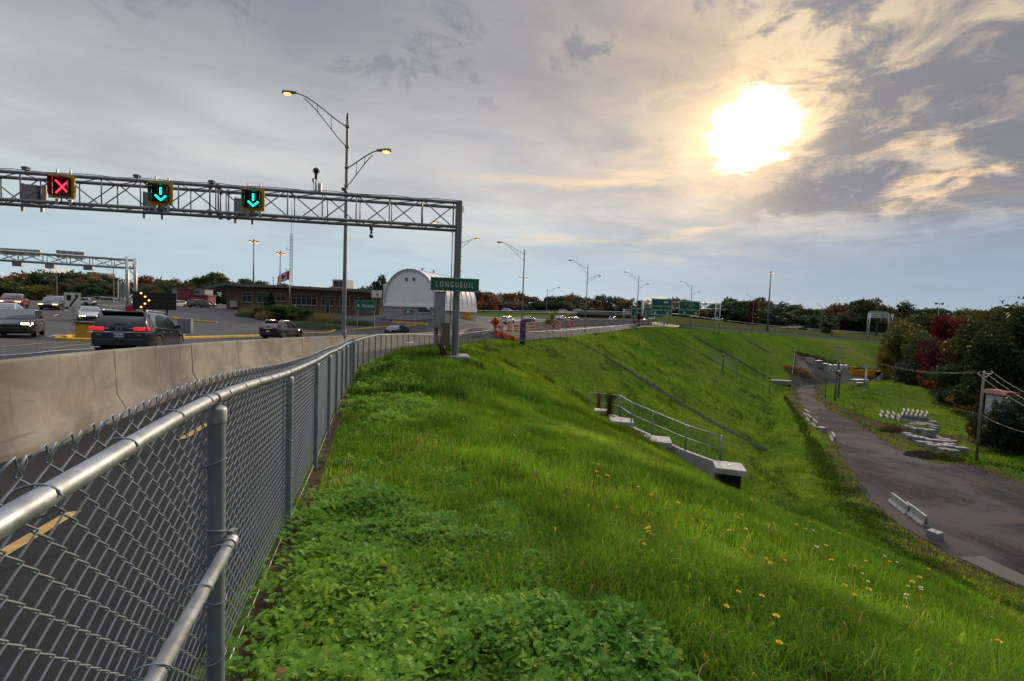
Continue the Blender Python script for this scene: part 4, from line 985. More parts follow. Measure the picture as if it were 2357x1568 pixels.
pts = [gw(-.2, 0, gz_t-.35+.28*math.sin(a)) if 0 else gw(-.18-.12*math.sin(a), -dep/2+.1, gz_t-.20+.22*math.cos(a)) for a in np.linspace(.2, PI-.2, 9)]; c.tube(pts, .014, 5)
c.build('conduit', DARK, gl, smooth=True)
c = MB(); pu = []
for i in range(60): u = i*LEN/59; pu.append(gw(u, -dep/2-.02+.03*math.sin(i*2.1), chz(u, 1)+.085+.02*math.sin(i*1.3)))
c.tube(pu, .014, 5); c.build('cable', BLACK, gl, smooth=True)
c = MB(); c.bbox((0, 0, -.04), (1.5, 1.5, .22), .05); c.build('footing', CONG, gl)
# control cabinets strapped to the legs
GREYC = M('grey cabinet', (.255, .262, .27), .5, metal=.2, var=.1, dirt=.35); BRNC = M('bronze cabinet', (.115, .098, .055), .55, var=.12)
def cab(u, v, w, d3, mat_, nm, par): c_ = MB(); c_.bbox(tuple(gw(u, v, w)), d3, .012); return c_.build(nm, mat_, par)
cb0 = cab(.58, -.42, 1.99, (.46, .34, 1.5), GREYC, 'control_cabinet', gl)
c = MB(); c.box(tuple(gw(.58, -.42, 2.76)), (.52, .40, .03)); c.box(tuple(gw(.58, -.60, 1.99)), (.40, .008, 1.40)); c.build('door', GREYC, cb0)
cb1 = cab(.30, -.62, .98, (.36, .26, .98), BRNC, 'junction_box', gl)
cab(.72, -.36, .98, (.16, .2, .95), GREYC, 'control_cabinet', gl)
c = MB()
for k in range(8): x = .12+.065*k; c.tube([gw(x, -.52+.03*math.sin(k*2), .52), gw(x-.02+.03*math.sin(k), -.50, .28), gw(x*.7+.02, -.42, -.05)], .018, 6)
for k in range(5): c.tube([gw(.48+.06*k, -.46, 1.25), gw(.40+.05*k, -.5, .5), gw(.30+.05*k, -.45, 0)], .016, 6)
c.build('conduit', BLACK, gl, smooth=True)
c = MB(); c.tube([gw(.85, -.35, -.05), gw(.80, -.40, .55)], .018, 6); c.tube([gw(.5, -.6, -.05), gw(.62, -.45, .5)], .018, 6); c.build('strut', ALU, gl)
# lane signals: yellow backed boxes clamped to the near side of the truss
def lane_signal(px, py, label, kind):
    """find where the sight line meets the plane just in front of the truss"""
    n = ng; p0 = np.array([LG[0], LG[1], zg])+dirg*0-n*(dep/2+.17); v = ray(px, py); t = ((p0-EYE)@n)/(v@n); q = EYE+v*t
    rz = math.atan2(dirg[1], dirg[0])+PI
    if kind == 'back':
        root = thing('lane_signal', label, 'lane signal', q+n*(dep+.30), rz, 'lane signals on the gantry')
        c = MB(); c.bbox((0, 0, 0), (.92, .05, .92), .01); bp = c.build('backplate', AMB, root)
        c = MB(); c.box((0, -.12, 0), (.52, .22, .86)); c.box((-.36, -.06, 0), (.10, .07, .98)); c.box((.36, -.06, 0), (.10, .07, .98)); c.build('signal_box', GREYP, root)
        
        for x in (-.36, .36): c = MB(); c.box((x, -.08, -.58), (.10, .06, .2)); c.build('clamp', ALU, root)
        return
    root = thing('lane_signal', label, 'lane signal', q, rz, 'lane signals on the gantry')
    c = MB(); w = .47; a = .355; y0, y1 = -.02, .03
    for x0, x1, z0, z1 in ((-w, w, a, w), (-w, w, -w, -a), (-w, -a, -a, a), (a, w, -a, a)): c.box(((x0+x1)/2, 0, (z0+z1)/2), (x1-x0-.001, .05, z1-z0-.001))
    c.build('backplate', AMB, root)
    c = MB(); c.box((0, .13, 0), (.70, .2, .70)); sb = c.build('signal_box', BLACK, root)
    c = MB(); d = .345   # hood round the face
    for k, (x, z, sx, sz, ext) in enumerate(((0, d, .70, .02, .26), (-d, 0, .02, .70, .20), (d, 0, .02, .70, .20), (0, -d, .7, .02, .10))): c.box((x, -ext/2-.02, z), (sx, ext, sz))
    c.build('visor', BLACK, sb)
    c = MB()
    if kind == 'x':
        for s_ in (-1, 1): c.tube([(-.225*s_, .02, -.25), (0, .018, 0), (.225*s_, .02, .25)], .027, 8)
        c.build('red_cross', LED_R, root)
    else:
        c.tube([(0, .02, -.02), (0, .02, .26)], .032, 8); c.tube([(-.20, .02, -.07), (0, .02, -.26), (.20, .02, -.07)], .032, 8); c.build('green_arrow', LED_G, root)
    for x in (-.22, .26):
        c = MB(); c.box((x, .10, .58), (.05, .06, .26)); c.build('clamp', ALU, root); c = MB(); c.box((x, .08, -.60), (.11, .06, .24)); c.build('clamp', ALU, root)
lane_signal(142, 430, 'lane signal box showing a red cross, in a yellow surround on the gantry', 'x')
lane_signal(369, 446, 'lane signal with a green down arrow, between the red cross and the other green arrow', 'a')
lane_signal(582, 460, 'lane signal with a green down arrow, nearest the gantry leg', 'a')
lane_signal(12, 432, 'back of a lane signal, yellow-edged grey box cut by the picture edge', 'back')
lane_signal(311, 452, 'grey back of a lane signal beside the middle green arrow', 'back')
lane_signal(534, 466, 'grey back of a lane signal beside the arrow nearest the gantry leg', 'back')
for o_ in [q for q in bpy.data.objects if q.name.startswith('lane_signal')]: o_.scale = (.90,)*3
def gpt(px, py, v=0.): n = ng; p0 = np.array([LG[0], LG[1], zg])+n*v; r_ = ray(px, py); t = ((p0-EYE)@n)/(r_@n); return EYE+r_*t
# cameras on the truss
q = gpt(727, 440, -dep/2); cr = thing('traffic_camera', 'black dome traffic camera standing on a short post on top of the gantry', 'camera', q)
c = MB(); c.tube([(0, 0, 0), (0, 0, .50)], .030, 10); c.build('post', STEEL, cr, smooth=True)
c = MB(); c.lathe([(.045, .48), (.055, .52), (.05, .60), (.06, .66), (.075, .70), (.075, .72)], 12); c.build('neck', DARK, cr, ang=50)
c = MB(); c.lathe([(.02, .72), (.08, .735), (.105, .80), (.095, .87), (.05, .92), (.005, .93)], 14); hd = c.build('camera_head', BLACK, cr, smooth=True)
c = MB(); 
for s_ in (-1, 1): c.tube([(s_*.07, 0, .72), (s_*.13, 0, .76), (s_*.13, 0, .84), (s_*.10, 0, .86)], .014, 6)
c.build('handle', BLACK, hd); c = MB(); c.box((-.09, 0, .42), (.09, .08, .14)); c.tube([(-.08, 0, .36), (-.12, 0, .2), (-.06, 0, .02)], .012, 5); c.build('junction_box', ALU, cr)
c = MB(); c.bbox((.16, 0, .14), (.13, .1, .34), .01); c.build('equipment_box', ALU, cr)
q = gpt(855, 522, -dep/2); cr = thing('traffic_camera', 'black dome traffic camera hanging under the gantry truss', 'camera', q)
c = MB(); c.box((0, 0, -.06), (.12, .12, .14)); c.lathe([(.02, -.30), (.055, -.24), (.03, -.12)], 10); c.build('bracket', DARK, cr)
c = MB(); c.lathe([(.005, -.47), (.055, -.455), (.085, -.40), (.08, -.355), (.05, -.33)], 14); c.build('dome', BLACK, cr, smooth=True)
c = MB(); c.lathe([(.09, -.375), (.095, -.345), (.06, -.30), (.02, -.28)], 14); c.build('housing', SIGNW, cr, ang=50)
for px, py, l_ in ((60, 393, 'small dark sensor on the truss above the left-hand end'), (316, 411, 'small dark sensor on the truss above the middle arrow'), (488, 424, 'small dark sensor on the truss above the right green arrow'), (793, 441, 'small grey sensor box on the truss in front of the tall lamp')):
    q = gpt(px, py, -dep/2); cr = thing('lane_sensor', l_, 'sensor', q+np.array([0, 0, .02])); c = MB(); c.box((0, 0, .03), (.18, .14, .05)); c.tube([(0, 0, .03), (0, 0, -.06)], .025, 6); c.build('mount', STEEL, cr); c = MB(); c.box((0, -.01, .085), (.22, .16, .06), top=(.17, .12)); c.build('sensor_body', DARK, cr)
# town sign on the gantry leg
def green_sign(name, label, pos, rz, w, hh, lines, cat='sign', legs=None, border=.02, thick=.03):
    r_ = thing(name, label, cat, pos, rz)
    c = MB(); c.bbox((0, 0, 0), (w, thick, hh), .008); c.build('panel', GREEN, r_)
    c = MB(); a, e = w/2-border*.9, hh/2-border*.9; y = -thick/2-.004
    for x0, x1, z0, z1 in ((-a, a, e-border, e), (-a, a, -e, -e+border), (-a, -a+border, -e+border, e-border), (a-border, a, -e+border, e-border)): c.box(((x0+x1)/2, y, (z0+z1)/2), (x1-x0-.001, .006, z1-z0-.001))
    c.build('border', SIGNW, r_)
    c = MB(); n_ = 0
    for kind, a_, x, z, s in lines:
        n_ += 1
        if kind == 't': letter(c, a_, s, x, y-.003, z)
        elif kind == 'n': letter(c, a_, s, x, y-.003, z, wscale=.66)
        elif kind == 'a':                       # arrow pointing at angle a_
            ca, sa = math.cos(a_), math.sin(a_); sh = [(-.09, -.5), (.09, -.5), (.09, .05), (.36, -.10), (.36, .14), (0, .5), (-.36, .14), (-.36, -.10), (-.09, .05)]
            pl_ = [(x+s*(u*ca-v*sa), z+s*(u*sa+v*ca)) for u, v in sh]; c.prism(pl_, y-.006, y, 'y')
        elif kind == 'b': c.box((x, y-.002, z), (s[0], .005, s[1]))
    if n_: c.build('lettering', SIGNW, r_)
    return r_
q0, q1 = P(991, 654, 18.5), P(1103, 655, 18.7); w_ = np.linalg.norm((q1-q0)[:2]); hh = (P(1047, 640, 18.6)-P(1047, 671, 18.6))[2]
sg = green_sign('town_sign', 'green town sign reading LONGUEUIL on the gantry leg', (P(1047, 655.5, 18.6)), math.atan2((q1-q0)[1], (q1-q0)[0]), w_, hh, [], border=.012)
c = MB(); vs, fs, lw = txt('L O N G U E U I L', .40*.82); sx = w_*.775/lw
c.add([(a*sx-w_*.775/2, b-.022, z-.115) for a, b, z in vs], fs); c.build('lettering', SIGNW, sg)
c = MB(); 
for z in (-.14, .14): c.box((.05, .14, z), (.6, .24, .04))
c.build('bracket', ALU, sg)
# ---------------------------------------------------------------- vehicles
def paintmat():
    mt, nb, b = newmat('car paint'); oi = nb.new('ShaderNodeObjectInfo'); f = nb.noise(nb.objco(), 1.5, 3)
    nb.put(b.inputs['Base Color'], nb.mix(nb.ss(f, .3, .7), oi.outputs['Color'], nb.mix(1., oi.outputs['Color'], (.86, .86, .86), 'MULTIPLY')))
    d = nb.ss(nb.xyz(nb.objco())[2], .25, .7, .38, .16); nb.put(b.inputs['Roughness'], d)
    b.inputs['Coat Weight'].default_value = .7; b.inputs['Coat Roughness'].default_value = .04; b.inputs['Specular IOR Level'].default_value = .25
    return mt
PAINT = paintmat()
GLASS = M('dark window glass', (.012, .016, .020), .03, var=.1, spec=.6, coat=.5)
TYRE = M('tyre rubber', (.018, .018, .019), .85, var=.2); RIM = M('alloy rim', (.32, .33, .34), .35, metal=.8)
TRIM = M('black trim', (.015, .015, .016), .5); CHR = M('chrome trim', (.55, .56, .58), .2, metal=1.)
TAIL_ON = M('lit tail lamp', (.45, .008, .012), .25, emit=(1, .02, .03), es=.45, coat=1.); TAIL = M('red tail lamp', (.30, .008, .012), .2, coat=1.)
HEAD_ON = M('lit headlamp', (.9, .85, .7), .2, emit=(1, .70, .36), es=3.); HEADL = M('headlamp glass', (.55, .56, .58), .12, coat=1.)
PLATE = M('number plate', (.50, .52, .56), .5, var=.05); PLTX = M('plate lettering', (.04, .06, .22), .5)
def car(name, sp, rear_lit=False, head_lit=False, plate='', emblem=False, rails=False):
    L, W, Ht, rw = sp['L'], sp['W']/2, sp['H'], sp['rw']; xf = L/2-sp['fo']; xr = xf-sp['wb']; ra = rw+.065; sill = sp.get('sill', .24)
    prof = sp['prof']                                        # (x as share of length from the tail, height) of hood, belt and tail
    px_ = [(-.5+a)*L for a, _ in prof]; pz = [b for _, b in prof]
    xs = sorted(set(np.round(np.concatenate([np.linspace(-L/2, L/2, 22), [xw+ra*math.cos(t) for xw in (xf, xr) for t in np.linspace(0, PI, 9)], [-L/2+.06, -L/2+.15, L/2-.06, L/2-.15]]), 3)))
    ztop = lambda x: float(np.interp(x, px_, pz))
    def wid(x):
        a = max(0, abs(x)-(L/2-.75))/.75; return W*(1-.17*a**2.4)-(.012 if abs(x) < L/2-.75 else 0)*0
    def sect(x):
        zt = ztop(x); w = wid(x); ar = -1
        for xw in (xf, xr):
            if abs(x-xw) <= ra+1e-4: ar = rw+math.sqrt(max(0, ra*ra-(x-xw)**2))
        endf = max(0, abs(x)-(L/2-.22))/.22; zb = sill+.13*endf
        e1 = max(zb, ar); e2 = max(zb+.10, ar+.004); m1 = max(zb+.26, ar+.05, zt*.5); m2 = max(m1+.02, zt-.16)
        return [(0, zb), (w*.90, max(zb, ar)), (w*.985, e2), (w, m1), (w*.985, m2), (w*.955, zt-.035), (w*.90, zt), (0, zt+.018)]
    mb = MB(); V = []; n = 8
    for x in xs:
        s = sect(x); V += [(x, y, z) for y, z in s]+[(x, -y, z) for y, z in s[-2:0:-1]]
    m_ = 2*n-2; F = []
    for i in range(len(xs)-1):
        for k in range(m_):
            k2 = (k+1) % m_; F.append((i*m_+k, i*m_+k2, (i+1)*m_+k2, (i+1)*m_+k))
    F += [tuple(range(m_)), tuple(range((len(xs)-1)*m_, len(xs)*m_))[::-1]]
    mb.add(V, [f[::-1] for f in F])
    # cabin
    g = sp['cab']; xrb, xrt, xft, xfb = [(-.5+a)*L for a in g[:4]]; rz_ = Ht-.02; tum = sp.get('tum', .80)
    cs = sorted(set(np.round(np.concatenate([np.linspace(xrb, xrt, 5), np.linspace(xrt, xft, 8), np.linspace(xft, xfb, 6)]), 3)))
    def roof(x):
        zb = ztop(x)-.01
        if x < xrt: t = (x-xrb)/(xrt-xrb); zr = (ztop(xrb)-.01)*(1-t)+(rz_-sp.get('rdrop', .05))*t+.05*math.sin(PI*t)
        elif x > xft: t = (xfb-x)/(xfb-xft); zr = (ztop(xfb)-.01)*(1-t)+(rz_-.045)*t+.05*math.sin(PI*t)
        else: t = (x-xrt)/(xft-xrt); zr = rz_-sp.get('rdrop', .05)*(1-t)**2-.045*t**2
        return zb, max(zr, zb+.005)
    def side(x, f):                                         # point on the cabin side at share f of full cabin height
        zb = ztop(x)-.01; return wid(x)*(.925-(.925-tum)*f), zb+(rz_-zb)*f
    V = []; 
    for x in cs:
        zb, zr = roof(x); f = (zr-zb)/(rz_-zb); w0 = wid(x)*.925; w1 = wid(x)*(.925-(.925-tum)*f); wm = w0*.55+w1*.45; zm = zb*.55+zr*.45
        r_ = [(w0, zb), (wm, zm), (w1, zb+(zr-zb)*.90), (w1*.90, zb+(zr-zb)*.985), (0, zr+.012)]
        V += [(x, y, z) for y, z in r_]+[(x, -y, z) for y, z in r_[-2::-1]]
    F = [(i*9+k, (i+1)*9+k, (i+1)*9+k+1, i*9+k+1) for i in range(len(cs)-1) for k in range(8)]
    mb.add(V, F)
    root = thing(name, None, None)
    body = mb.build('body', PAINT, root, ang=38)
    # glass
    def rnd(pts): return pts
    for sgn in (1, -1):
        for x0b, x1b, x1t, x0t in sp['win']:
            c = MB(); q = []
            for a, f in ((x0b, .10), ((x0b+x1b)/2, .10), (x1b, .10), (x1t, .84), ((x0t+x1t)/2, .865), (x0t, .84)):
                x = (-.5+a)*L; y, z = side(x, f); q.append((x, sgn*(y+.010), z))
            c.add(q, [tuple(range(6))] if sgn < 0 else [tuple(range(5, -1, -1))]); c.build('side_window', GLASS, root)
    def pane(xa, xb, nm, dx):
        c = MB(); q = []; N_ = 6
        for i in range(5):
            t = .08+.84*i/4; x = xa+(xb-xa)*t; zb, zr = roof(x); f = (zr-zb)/(rz_-zb); w = wid(x)*(.925-(.925-tum)*f)*.90
            for k in range(N_+1): u = -1+2*k/N_; q.append((x+dx-dx*.6*abs(u)**3, w*u, zr+.016-.02*u*u))
        F = [(i*(N_+1)+k, i*(N_+1)+k+1, (i+1)*(N_+1)+k+1, (i+1)*(N_+1)+k) for i in range(4) for k in range(N_)]
        if dx < 0: F = [f[::-1] for f in F]
        c.add(q, F); return c.build(nm, GLASS, root, smooth=True)
    pane(xfb, xft, 'windscreen', .012)
    if not sp.get('bed'): pane(xrb, xrt, 'rear_window', -.012)
    # wheels
    for xw in (xf, xr):
        for sgn in (1, -1):
            y = sgn*(W-.115); c = MB(); c.lathe([(rw*.60, -.10), (rw*.93, -.11), (rw, -.07), (rw, .07), (rw*.93, .11), (rw*.60, .10)], 20); c.xf(Matrix.Translation((xw, y, rw)) @ Matrix.Rotation(PI/2, 4, 'X'))
            ty = c.build('wheel', TYRE, root, ang=45)
            c = MB(); c.lathe([(rw*.64, -.02), (rw*.64, .07), (rw*.58, .085), (rw*.54, .05), (.02, .05)], 20)
            for k in range(5): a = 2*PI*k/5; c.box((rw*.32*math.cos(a), rw*.32*math.sin(a), .065), (rw*.56, .075, .03), a)
            c.lathe([(.07, .05), (.06, .09), (.01, .095)], 10); c.xf(Matrix.Translation((xw, y, rw)) @ Matrix.Rotation(-sgn*PI/2, 4, 'X')); c.build('rim', RIM, ty, ang=40)
    # dark underside and lower trim
    c = MB(); c.box((0, 0, .42), (L-.5, 2*W-.34, .40)); c.build('underbody', TRIM, root)
    c = MB()
    c.bbox((-L/2+.03, 0, sill+.26), (.12, 2*W*.80, .22), .02); c.build('bumper', TRIM, root); c = MB(); c.bbox((L/2-.03, 0, sill+.22), (.12, 2*W*.78, .26), .02); c.build('bumper', TRIM, root)
    c = MB(); zg_ = sp.get('grz', ztop(L/2-.1)-.16); c.bbox((L/2-.012, 0, zg_), (.05, 2*W*.52, .16), .012); c.build('grille', TRIM, root)
    zt = sp.get('tlz', ztop(-L/2+.05)-.10); tw, th = sp.get('tl', (.42, .14))
    for sgn in (1, -1):
        c = MB(); y1 = wid(-L/2)*.985
        c.bbox((-L/2+.005, sgn*(y1-tw/2), zt), (.07, tw, th), .015); c.bbox((-L/2+.13, sgn*(wid(-L/2+.15)-.006), zt+.01), (.26, .05, th*.9), .012); c.build('tail_lamp', TAIL_ON if rear_lit else TAIL, root)
        c = MB(); zh = sp.get('hlz', ztop(L/2-.12)-.08); y1 = wid(L/2)*.97
        c.bbox((L/2-.03, sgn*(y1-.18), zh), (.10, .32, .11), .02); c.bbox((L/2-.17, sgn*(wid(L/2-.16)-.008), zh+.01), (.24, .05, .11), .015); c.build('headlamp', HEAD_ON if head_lit else HEADL, root)
        c = MB(); xm = (-.5+g[3])*L-.42; y, z = side(xm, .12); c.bbox((xm, sgn*(y+.14), z+.06), (.12, .20, .15), .03); c.box((xm, sgn*(y+.03), z+.02), (.06, .10, .04)); c.build('mirror', TRIM if sp.get('bm', 1) else PAINT, root)
        c = MB()
        for a in sp.get('hand', (.34, .55)): c.bbox(((-.5+a)*L, sgn*(wid(0)+.004), ztop(0)-.17), (.18, .035, .035), .008)
        c.build('door_handle', CHR if sp.get('chr') else TRIM, root)
    c = MB(); zp = sp.get('plz', .72); c.bbox((-L/2-.035 if zp < sill+.4 else -L/2-.012, 0, zp), (.03, .31, .155), .006); pl_ = c.build('number_plate', PLATE, root)
    if plate:
        vs, fs, w = txt(plate, .105); c = MB(); c.add([(-L/2-.031-a[1], -(a[0]-w/2)*.85*-1*-1, zp-.04+a[2]) for a in vs], fs); c.build('plate_number', PLTX, pl_)
    if sp.get('chr'):
        c = MB(); c.bbox((-L/2-.008, 0, zt-.13), (.03, 2*W*.90, .028), .006); c.bbox((-L/2+.12, W*.93, zt-.13), (.26, .05, .026), .006); c.bbox((-L/2+.12, -W*.93, zt-.13), (.26, .05, .026), .006); c.build('chrome_strip', CHR, root)
        c = MB(); c.bbox((-L/2-.01, W*.62, zp+.02), (.02, .15, .02), .004); c.bbox((-L/2-.01, -W*.62, zp+.02), (.02, .15, .02), .004); c.bbox((-L/2-.02, W*.7, sill+.06), (.05, .3, .025), .005); c.bbox((-L/2-.02, -W*.7, sill+.06), (.05, .3, .025), .005); c.build('badge', CHR, root)
    if emblem:
        c = MB(); x = -L/2-.015; z = zt+.0; lp = [(x, .085*math.cos(a), z+.085*math.sin(a)) for a in np.linspace(0, 2*PI, 21)]; c.tube(lp, .008, 5, cap=False)
        c.tube([(x, -.055, z+.060), (x, -.022, z-.002), (x, 0, z+.045), (x, .022, z-.002), (x, .055, z+.060)], .007, 5); c.tube([(x, -.075, z+.03), (x, -.035, z-.072), (x, 0, z-.01), (x, .035, z-.072), (x, .075, z+.03)], .007, 5); c.build('emblem', CHR, root)
    if rails or sp.get('rails'):
        c = MB()
        for sgn in (1, -1):
            y = W*tum*.92; c.tube([(xrt+.1, sgn*y, rz_-.05), (xrt+.25, sgn*y, rz_+.055), (xft-.35, sgn*y, rz_+.055), (xft-.15, sgn*y, rz_-.03)], .022, 6)
        c.build('roof_rail', CHR, root, smooth=True)
        c = MB(); c.box((xrt+.12, 0, rz_+.03), (.16, .04, .09), top=(.04, .02)); c.build('antenna', TRIM, root)
        if not sp.get('bed'): c = MB(); c.bbox((xrt-.07, 0, rz_-.035), (.30, 2*W*tum*.86, .05), .012); c.build('spoiler', PAINT, root, ang=40); c = MB(); c.tube([(xrb+(xrt-xrb)*.16-.02, -.16, roof(xrb+(xrt-xrb)*.16)[1]+.03), (xrb+(xrt-xrb)*.16-.02, .18, roof(xrb+(xrt-xrb)*.16)[1]+.03)], .02, 6); c.build('wiper', TRIM, root)
    if sp.get('bed'):
        x0, x1 = (-.5+.03)*L, (-.5+sp['bed'])*L; c = MB(); c.box(((x0+x1)/2, 0, ztop(x0+.3)+.022), (x1-x0, 2*W*.78, .02)); c.build('cargo_cover', TRIM, root)
    return root
SUVL = dict(L=5.0, W=1.98, H=1.76, rw=.385, wb=2.98, fo=.93, sill=.27, prof=[(0, 1.02), (.03, 1.13), (.5, 1.10), (.72, 1.07), (.90, 1.0), (.97, .90), (1., .74)], cab=(.012, .075, .60, .775), tum=.76, win=[(.055, .235, .235, .11), (.25, .455, .455, .25), (.47, .70, .59, .47)], tl=(.36, .14), tlz=1.03, plz=.78, chr=1, rails=1, rdrop=.03, hand=(.31, .52))
SUVM = dict(L=4.6, W=1.86, H=1.68, rw=.36, wb=2.7, fo=.92, sill=.26, prof=[(0, .95), (.03, 1.06), (.5, 1.03), (.72, 1.0), (.90, .93), (.97, .82), (1., .68)], cab=(.015, .12, .58, .77), tum=.75, win=[(.09, .24, .24, .16), (.25, .45, .45, .25), (.465, .69, .575, .465)], tl=(.34, .16), tlz=.98, plz=.74, rails=1, rdrop=.05)
BOXY = dict(L=4.2, W=1.80, H=1.60, rw=.345, wb=2.6, fo=.85, sill=.22, prof=[(0, .92), (.03, 1.03), (.5, 1.0), (.70, .99), (.90, .93), (.97, .86), (1., .68)], cab=(.012, .06, .60, .73), tum=.80, win=[(.05, .20, .20, .09), (.215, .43, .43, .215), (.445, .68, .60, .445)], tl=(.2, .3), tlz=.95, plz=.74, rdrop=.06)
SEDAN = dict(L=4.7, W=1.82, H=1.44, rw=.325, wb=2.72, fo=.92, sill=.20, prof=[(0, .84), (.025, .99), (.17, 1.01), (.5, .93), (.70, .92), (.88, .82), (.96, .72), (1., .58)], cab=(.15, .30, .54, .745), tum=.72, win=[(.235, .30, .31, .29), (.31, .47, .47, .325), (.485, .68, .545, .485)], tl=(.44, .13), tlz=.86, plz=.80, rdrop=.05, bm=0)
HATCH = dict(L=4.2, W=1.76, H=1.50, rw=.315, wb=2.6, fo=.85, sill=.21, prof=[(0, .84), (.03, .97), (.5, .95), (.70, .94), (.88, .84), (.96, .74), (1., .60)], cab=(.02, .14, .56, .765), tum=.74, win=[(.10, .21, .21, .17), (.22, .43, .43, .225), (.445, .69, .56, .445)], tl=(.30, .17), tlz=.88, plz=.70, rdrop=.06, bm=0)
PICK = dict(L=5.6, W=2.0, H=1.88, rw=.40, wb=3.6, fo=.98, sill=.38, prof=[(0, 1.10), (.40, 1.12), (.5, 1.14), (.74, 1.14), (.93, 1.08), (.975, 1.0), (1., .85)], cab=(.395, .42, .64, .75), tum=.78, win=[(.42, .50, .50, .435), (.515, .71, .635, .515)], bed=.39, tl=(.16, .4), tlz=.90, plz=.62, hlz=.96)
PROTO = {}
def putcar(kind, col, label, cat, px, d, head, rear_lit=False, head_lit=False, group=None, name='car', z=None, py=740, plate='', emblem=False, pitch=True):
    key = (kind, rear_lit, head_lit, plate)
    sp = dict(SUVL=SUVL, SUVM=SUVM, BOXY=BOXY, SEDAN=SEDAN, HATCH=HATCH, PICK=PICK)[kind]
    if key not in PROTO: r_ = PROTO[key] = car(name, sp, rear_lit, head_lit, plate, emblem)
    else: r_ = copy_tree(PROTO[key]); r_.name = name
    q = P(px, py, d); zz = h(q[0], q[1]) if z is None else z
    a = R(90-head); fw = np.array([math.cos(a), math.sin(a)])
    pt = 0. if z is not None else -math.atan2(h(*(q[:2]+fw*1.3))-h(*(q[:2]-fw*1.3)), 2.6)
    r_.location = (q[0], q[1], zz+.01); r_.rotation_euler = (0, pt, a)
    for k in [r_]+list(r_.children_recursive): k.color = (*col, 1)
    tag(r_, label, cat, group); return r_
BLK = (.010, .012, .016); NAVY = (.012, .016, .05); SIL = (.42, .43, .45); WHT = (.62, .63, .64); GRY = (.10, .105, .11); RED = (.28, .012, .018); BLUE = (.02, .03, .30); BEI = (.28, .25, .19)
putcar('SUVL', BLK, 'big black SUV with lit red tail lamps just beyond the concrete barrier', 'SUV', 329, 19.3, -23, rear_lit=True, plate='Z85 VWW', emblem=True, name='suv')
putcar('BOXY', (.010, .014, .014), 'boxy dark hatchback coming towards the viewpoint beside the traffic island', 'car', 42, 25.6, 140, head_lit=True)
putcar('SUVM', BLK, 'black SUV seen from behind, its side windows glaring in the sun', 'SUV', 650, 41, 2, name='suv')
putcar('SEDAN', NAVY, 'dark sedan with red tail lamps beyond the fence, left of the gantry leg', 'car', 916, 58, 8)
putcar('HATCH', BLUE, 'blue hatchback seen from behind, passing right of the gantry leg', 'car', 1129, 86, 20)
putcar('SUVM', WHT, 'white SUV seen from behind, ahead of the blue hatchback', 'SUV', 1168, 95, 20, name='suv')
putcar('SEDAN', GRY, 'grey sedan with a bright headlamp glint, partly behind the lamp with floodlights', 'car', 1216, 101, 26)
for px, d, l_, k_, c_ in ((1291, 126, 'white car with red tail lamps above the orange drums, left of two', 'SEDAN', WHT), (1323, 131, 'pale car above the orange drums, right of two, left of the twin-armed lamp', 'SEDAN', SIL), (1411, 137, 'white van-like car showing above the barrier left of the green signs', 'SUVM', WHT), (1481, 150, 'white car roof showing over the fence by the red bush', 'SEDAN', WHT), (1500, 158, 'white car roof over the fence, right of the one by the red bush', 'HATCH', WHT)):
    putcar(k_, c_, l_, 'car', px, d, 30)
putcar('SEDAN', SIL, 'silver sedan with lit headlamps coming round the curve behind the yellow block', 'car', 207, 45, 134, head_lit=True)
putcar('SUVM', BLK, 'dark car with lit headlamps farther up the curving road', 'car', 127, 57, 150, head_lit=True)
putcar('PICK', RED, 'red pickup truck with bright headlamps at the left edge', 'pickup truck', 33, 56, 140, head_lit=True, name='pickup_truck')
putcar('SEDAN', BLK, 'black car with a lit headlamp behind the red pickup', 'car', 45, 68, 140, head_lit=True)
putcar('SEDAN', SIL, 'silver car half hidden behind the boxy dark hatchback', 'car', 14, 42, 140, head_lit=True)
# parked and waiting cars across the plaza
putcar('SUVM', WHT, 'white SUV behind the keep-right sign on the far side of the road', 'SUV', 190, 92, 262, name='suv')
putcar('SUVM', BLK, 'dark SUV parked behind the far left gantry, leftmost of three', 'SUV', 241, 104, 80, name='suv')
putcar('SUVM', BEI, 'beige SUV parked between a dark SUV and a white car', 'SUV', 259, 100, 75, name='suv')
putcar('HATCH', WHT, 'white hatchback parked behind the grey stacked panels', 'car', 288, 98, 85)
putcar('HATCH', WHT, 'white car just right of the black arrow board', 'car', 404, 92, 190)
putcar('SEDAN', WHT, 'white sedan far off in front of the red containers', 'car', 424, 118, 80)
putcar('SUVM', BLK, 'black SUV parked beside the brick building', 'SUV', 459, 90, 8, name='suv')
putcar('HATCH', (.12, .02, .03), 'dark red car parked against the brick building wall', 'car', 476, 95, 5)
# cars on the raised highway behind
def hiz(q): return h(q[0], q[1])
for px, py, d, hd, k_, c_, l_ in ((1168, 720, 186, 100, 'SUVM', WHT, 'white car on the raised highway left of the floodlit lamp'), (1296, 722, 198, 100, 'HATCH', WHT, 'white car on the raised highway above the small yellow tree'), (1650, 739, 212, 110, 'SEDAN', WHT, 'pale car on the far bank top, left of the right gantry leg'), (1664, 740, 214, 110, 'SEDAN', BLK, 'dark car on the far bank top, behind the right gantry leg'), (1822, 748, 222, 112, 'SEDAN', WHT, 'white car on the far bank top beside a thin lamp'), (1848, 750, 226, 112, 'SEDAN', BLK, 'black car on the far bank top, right of the white one'), (1332, 724, 195, 100, 'SEDAN', WHT, 'white car crossing the overpass'), (1366, 725, 200, 100, 'SUVM', GRY, 'grey car crossing the overpass')):
    putcar(k_, c_, l_, 'car', px, d, hd, py=py)
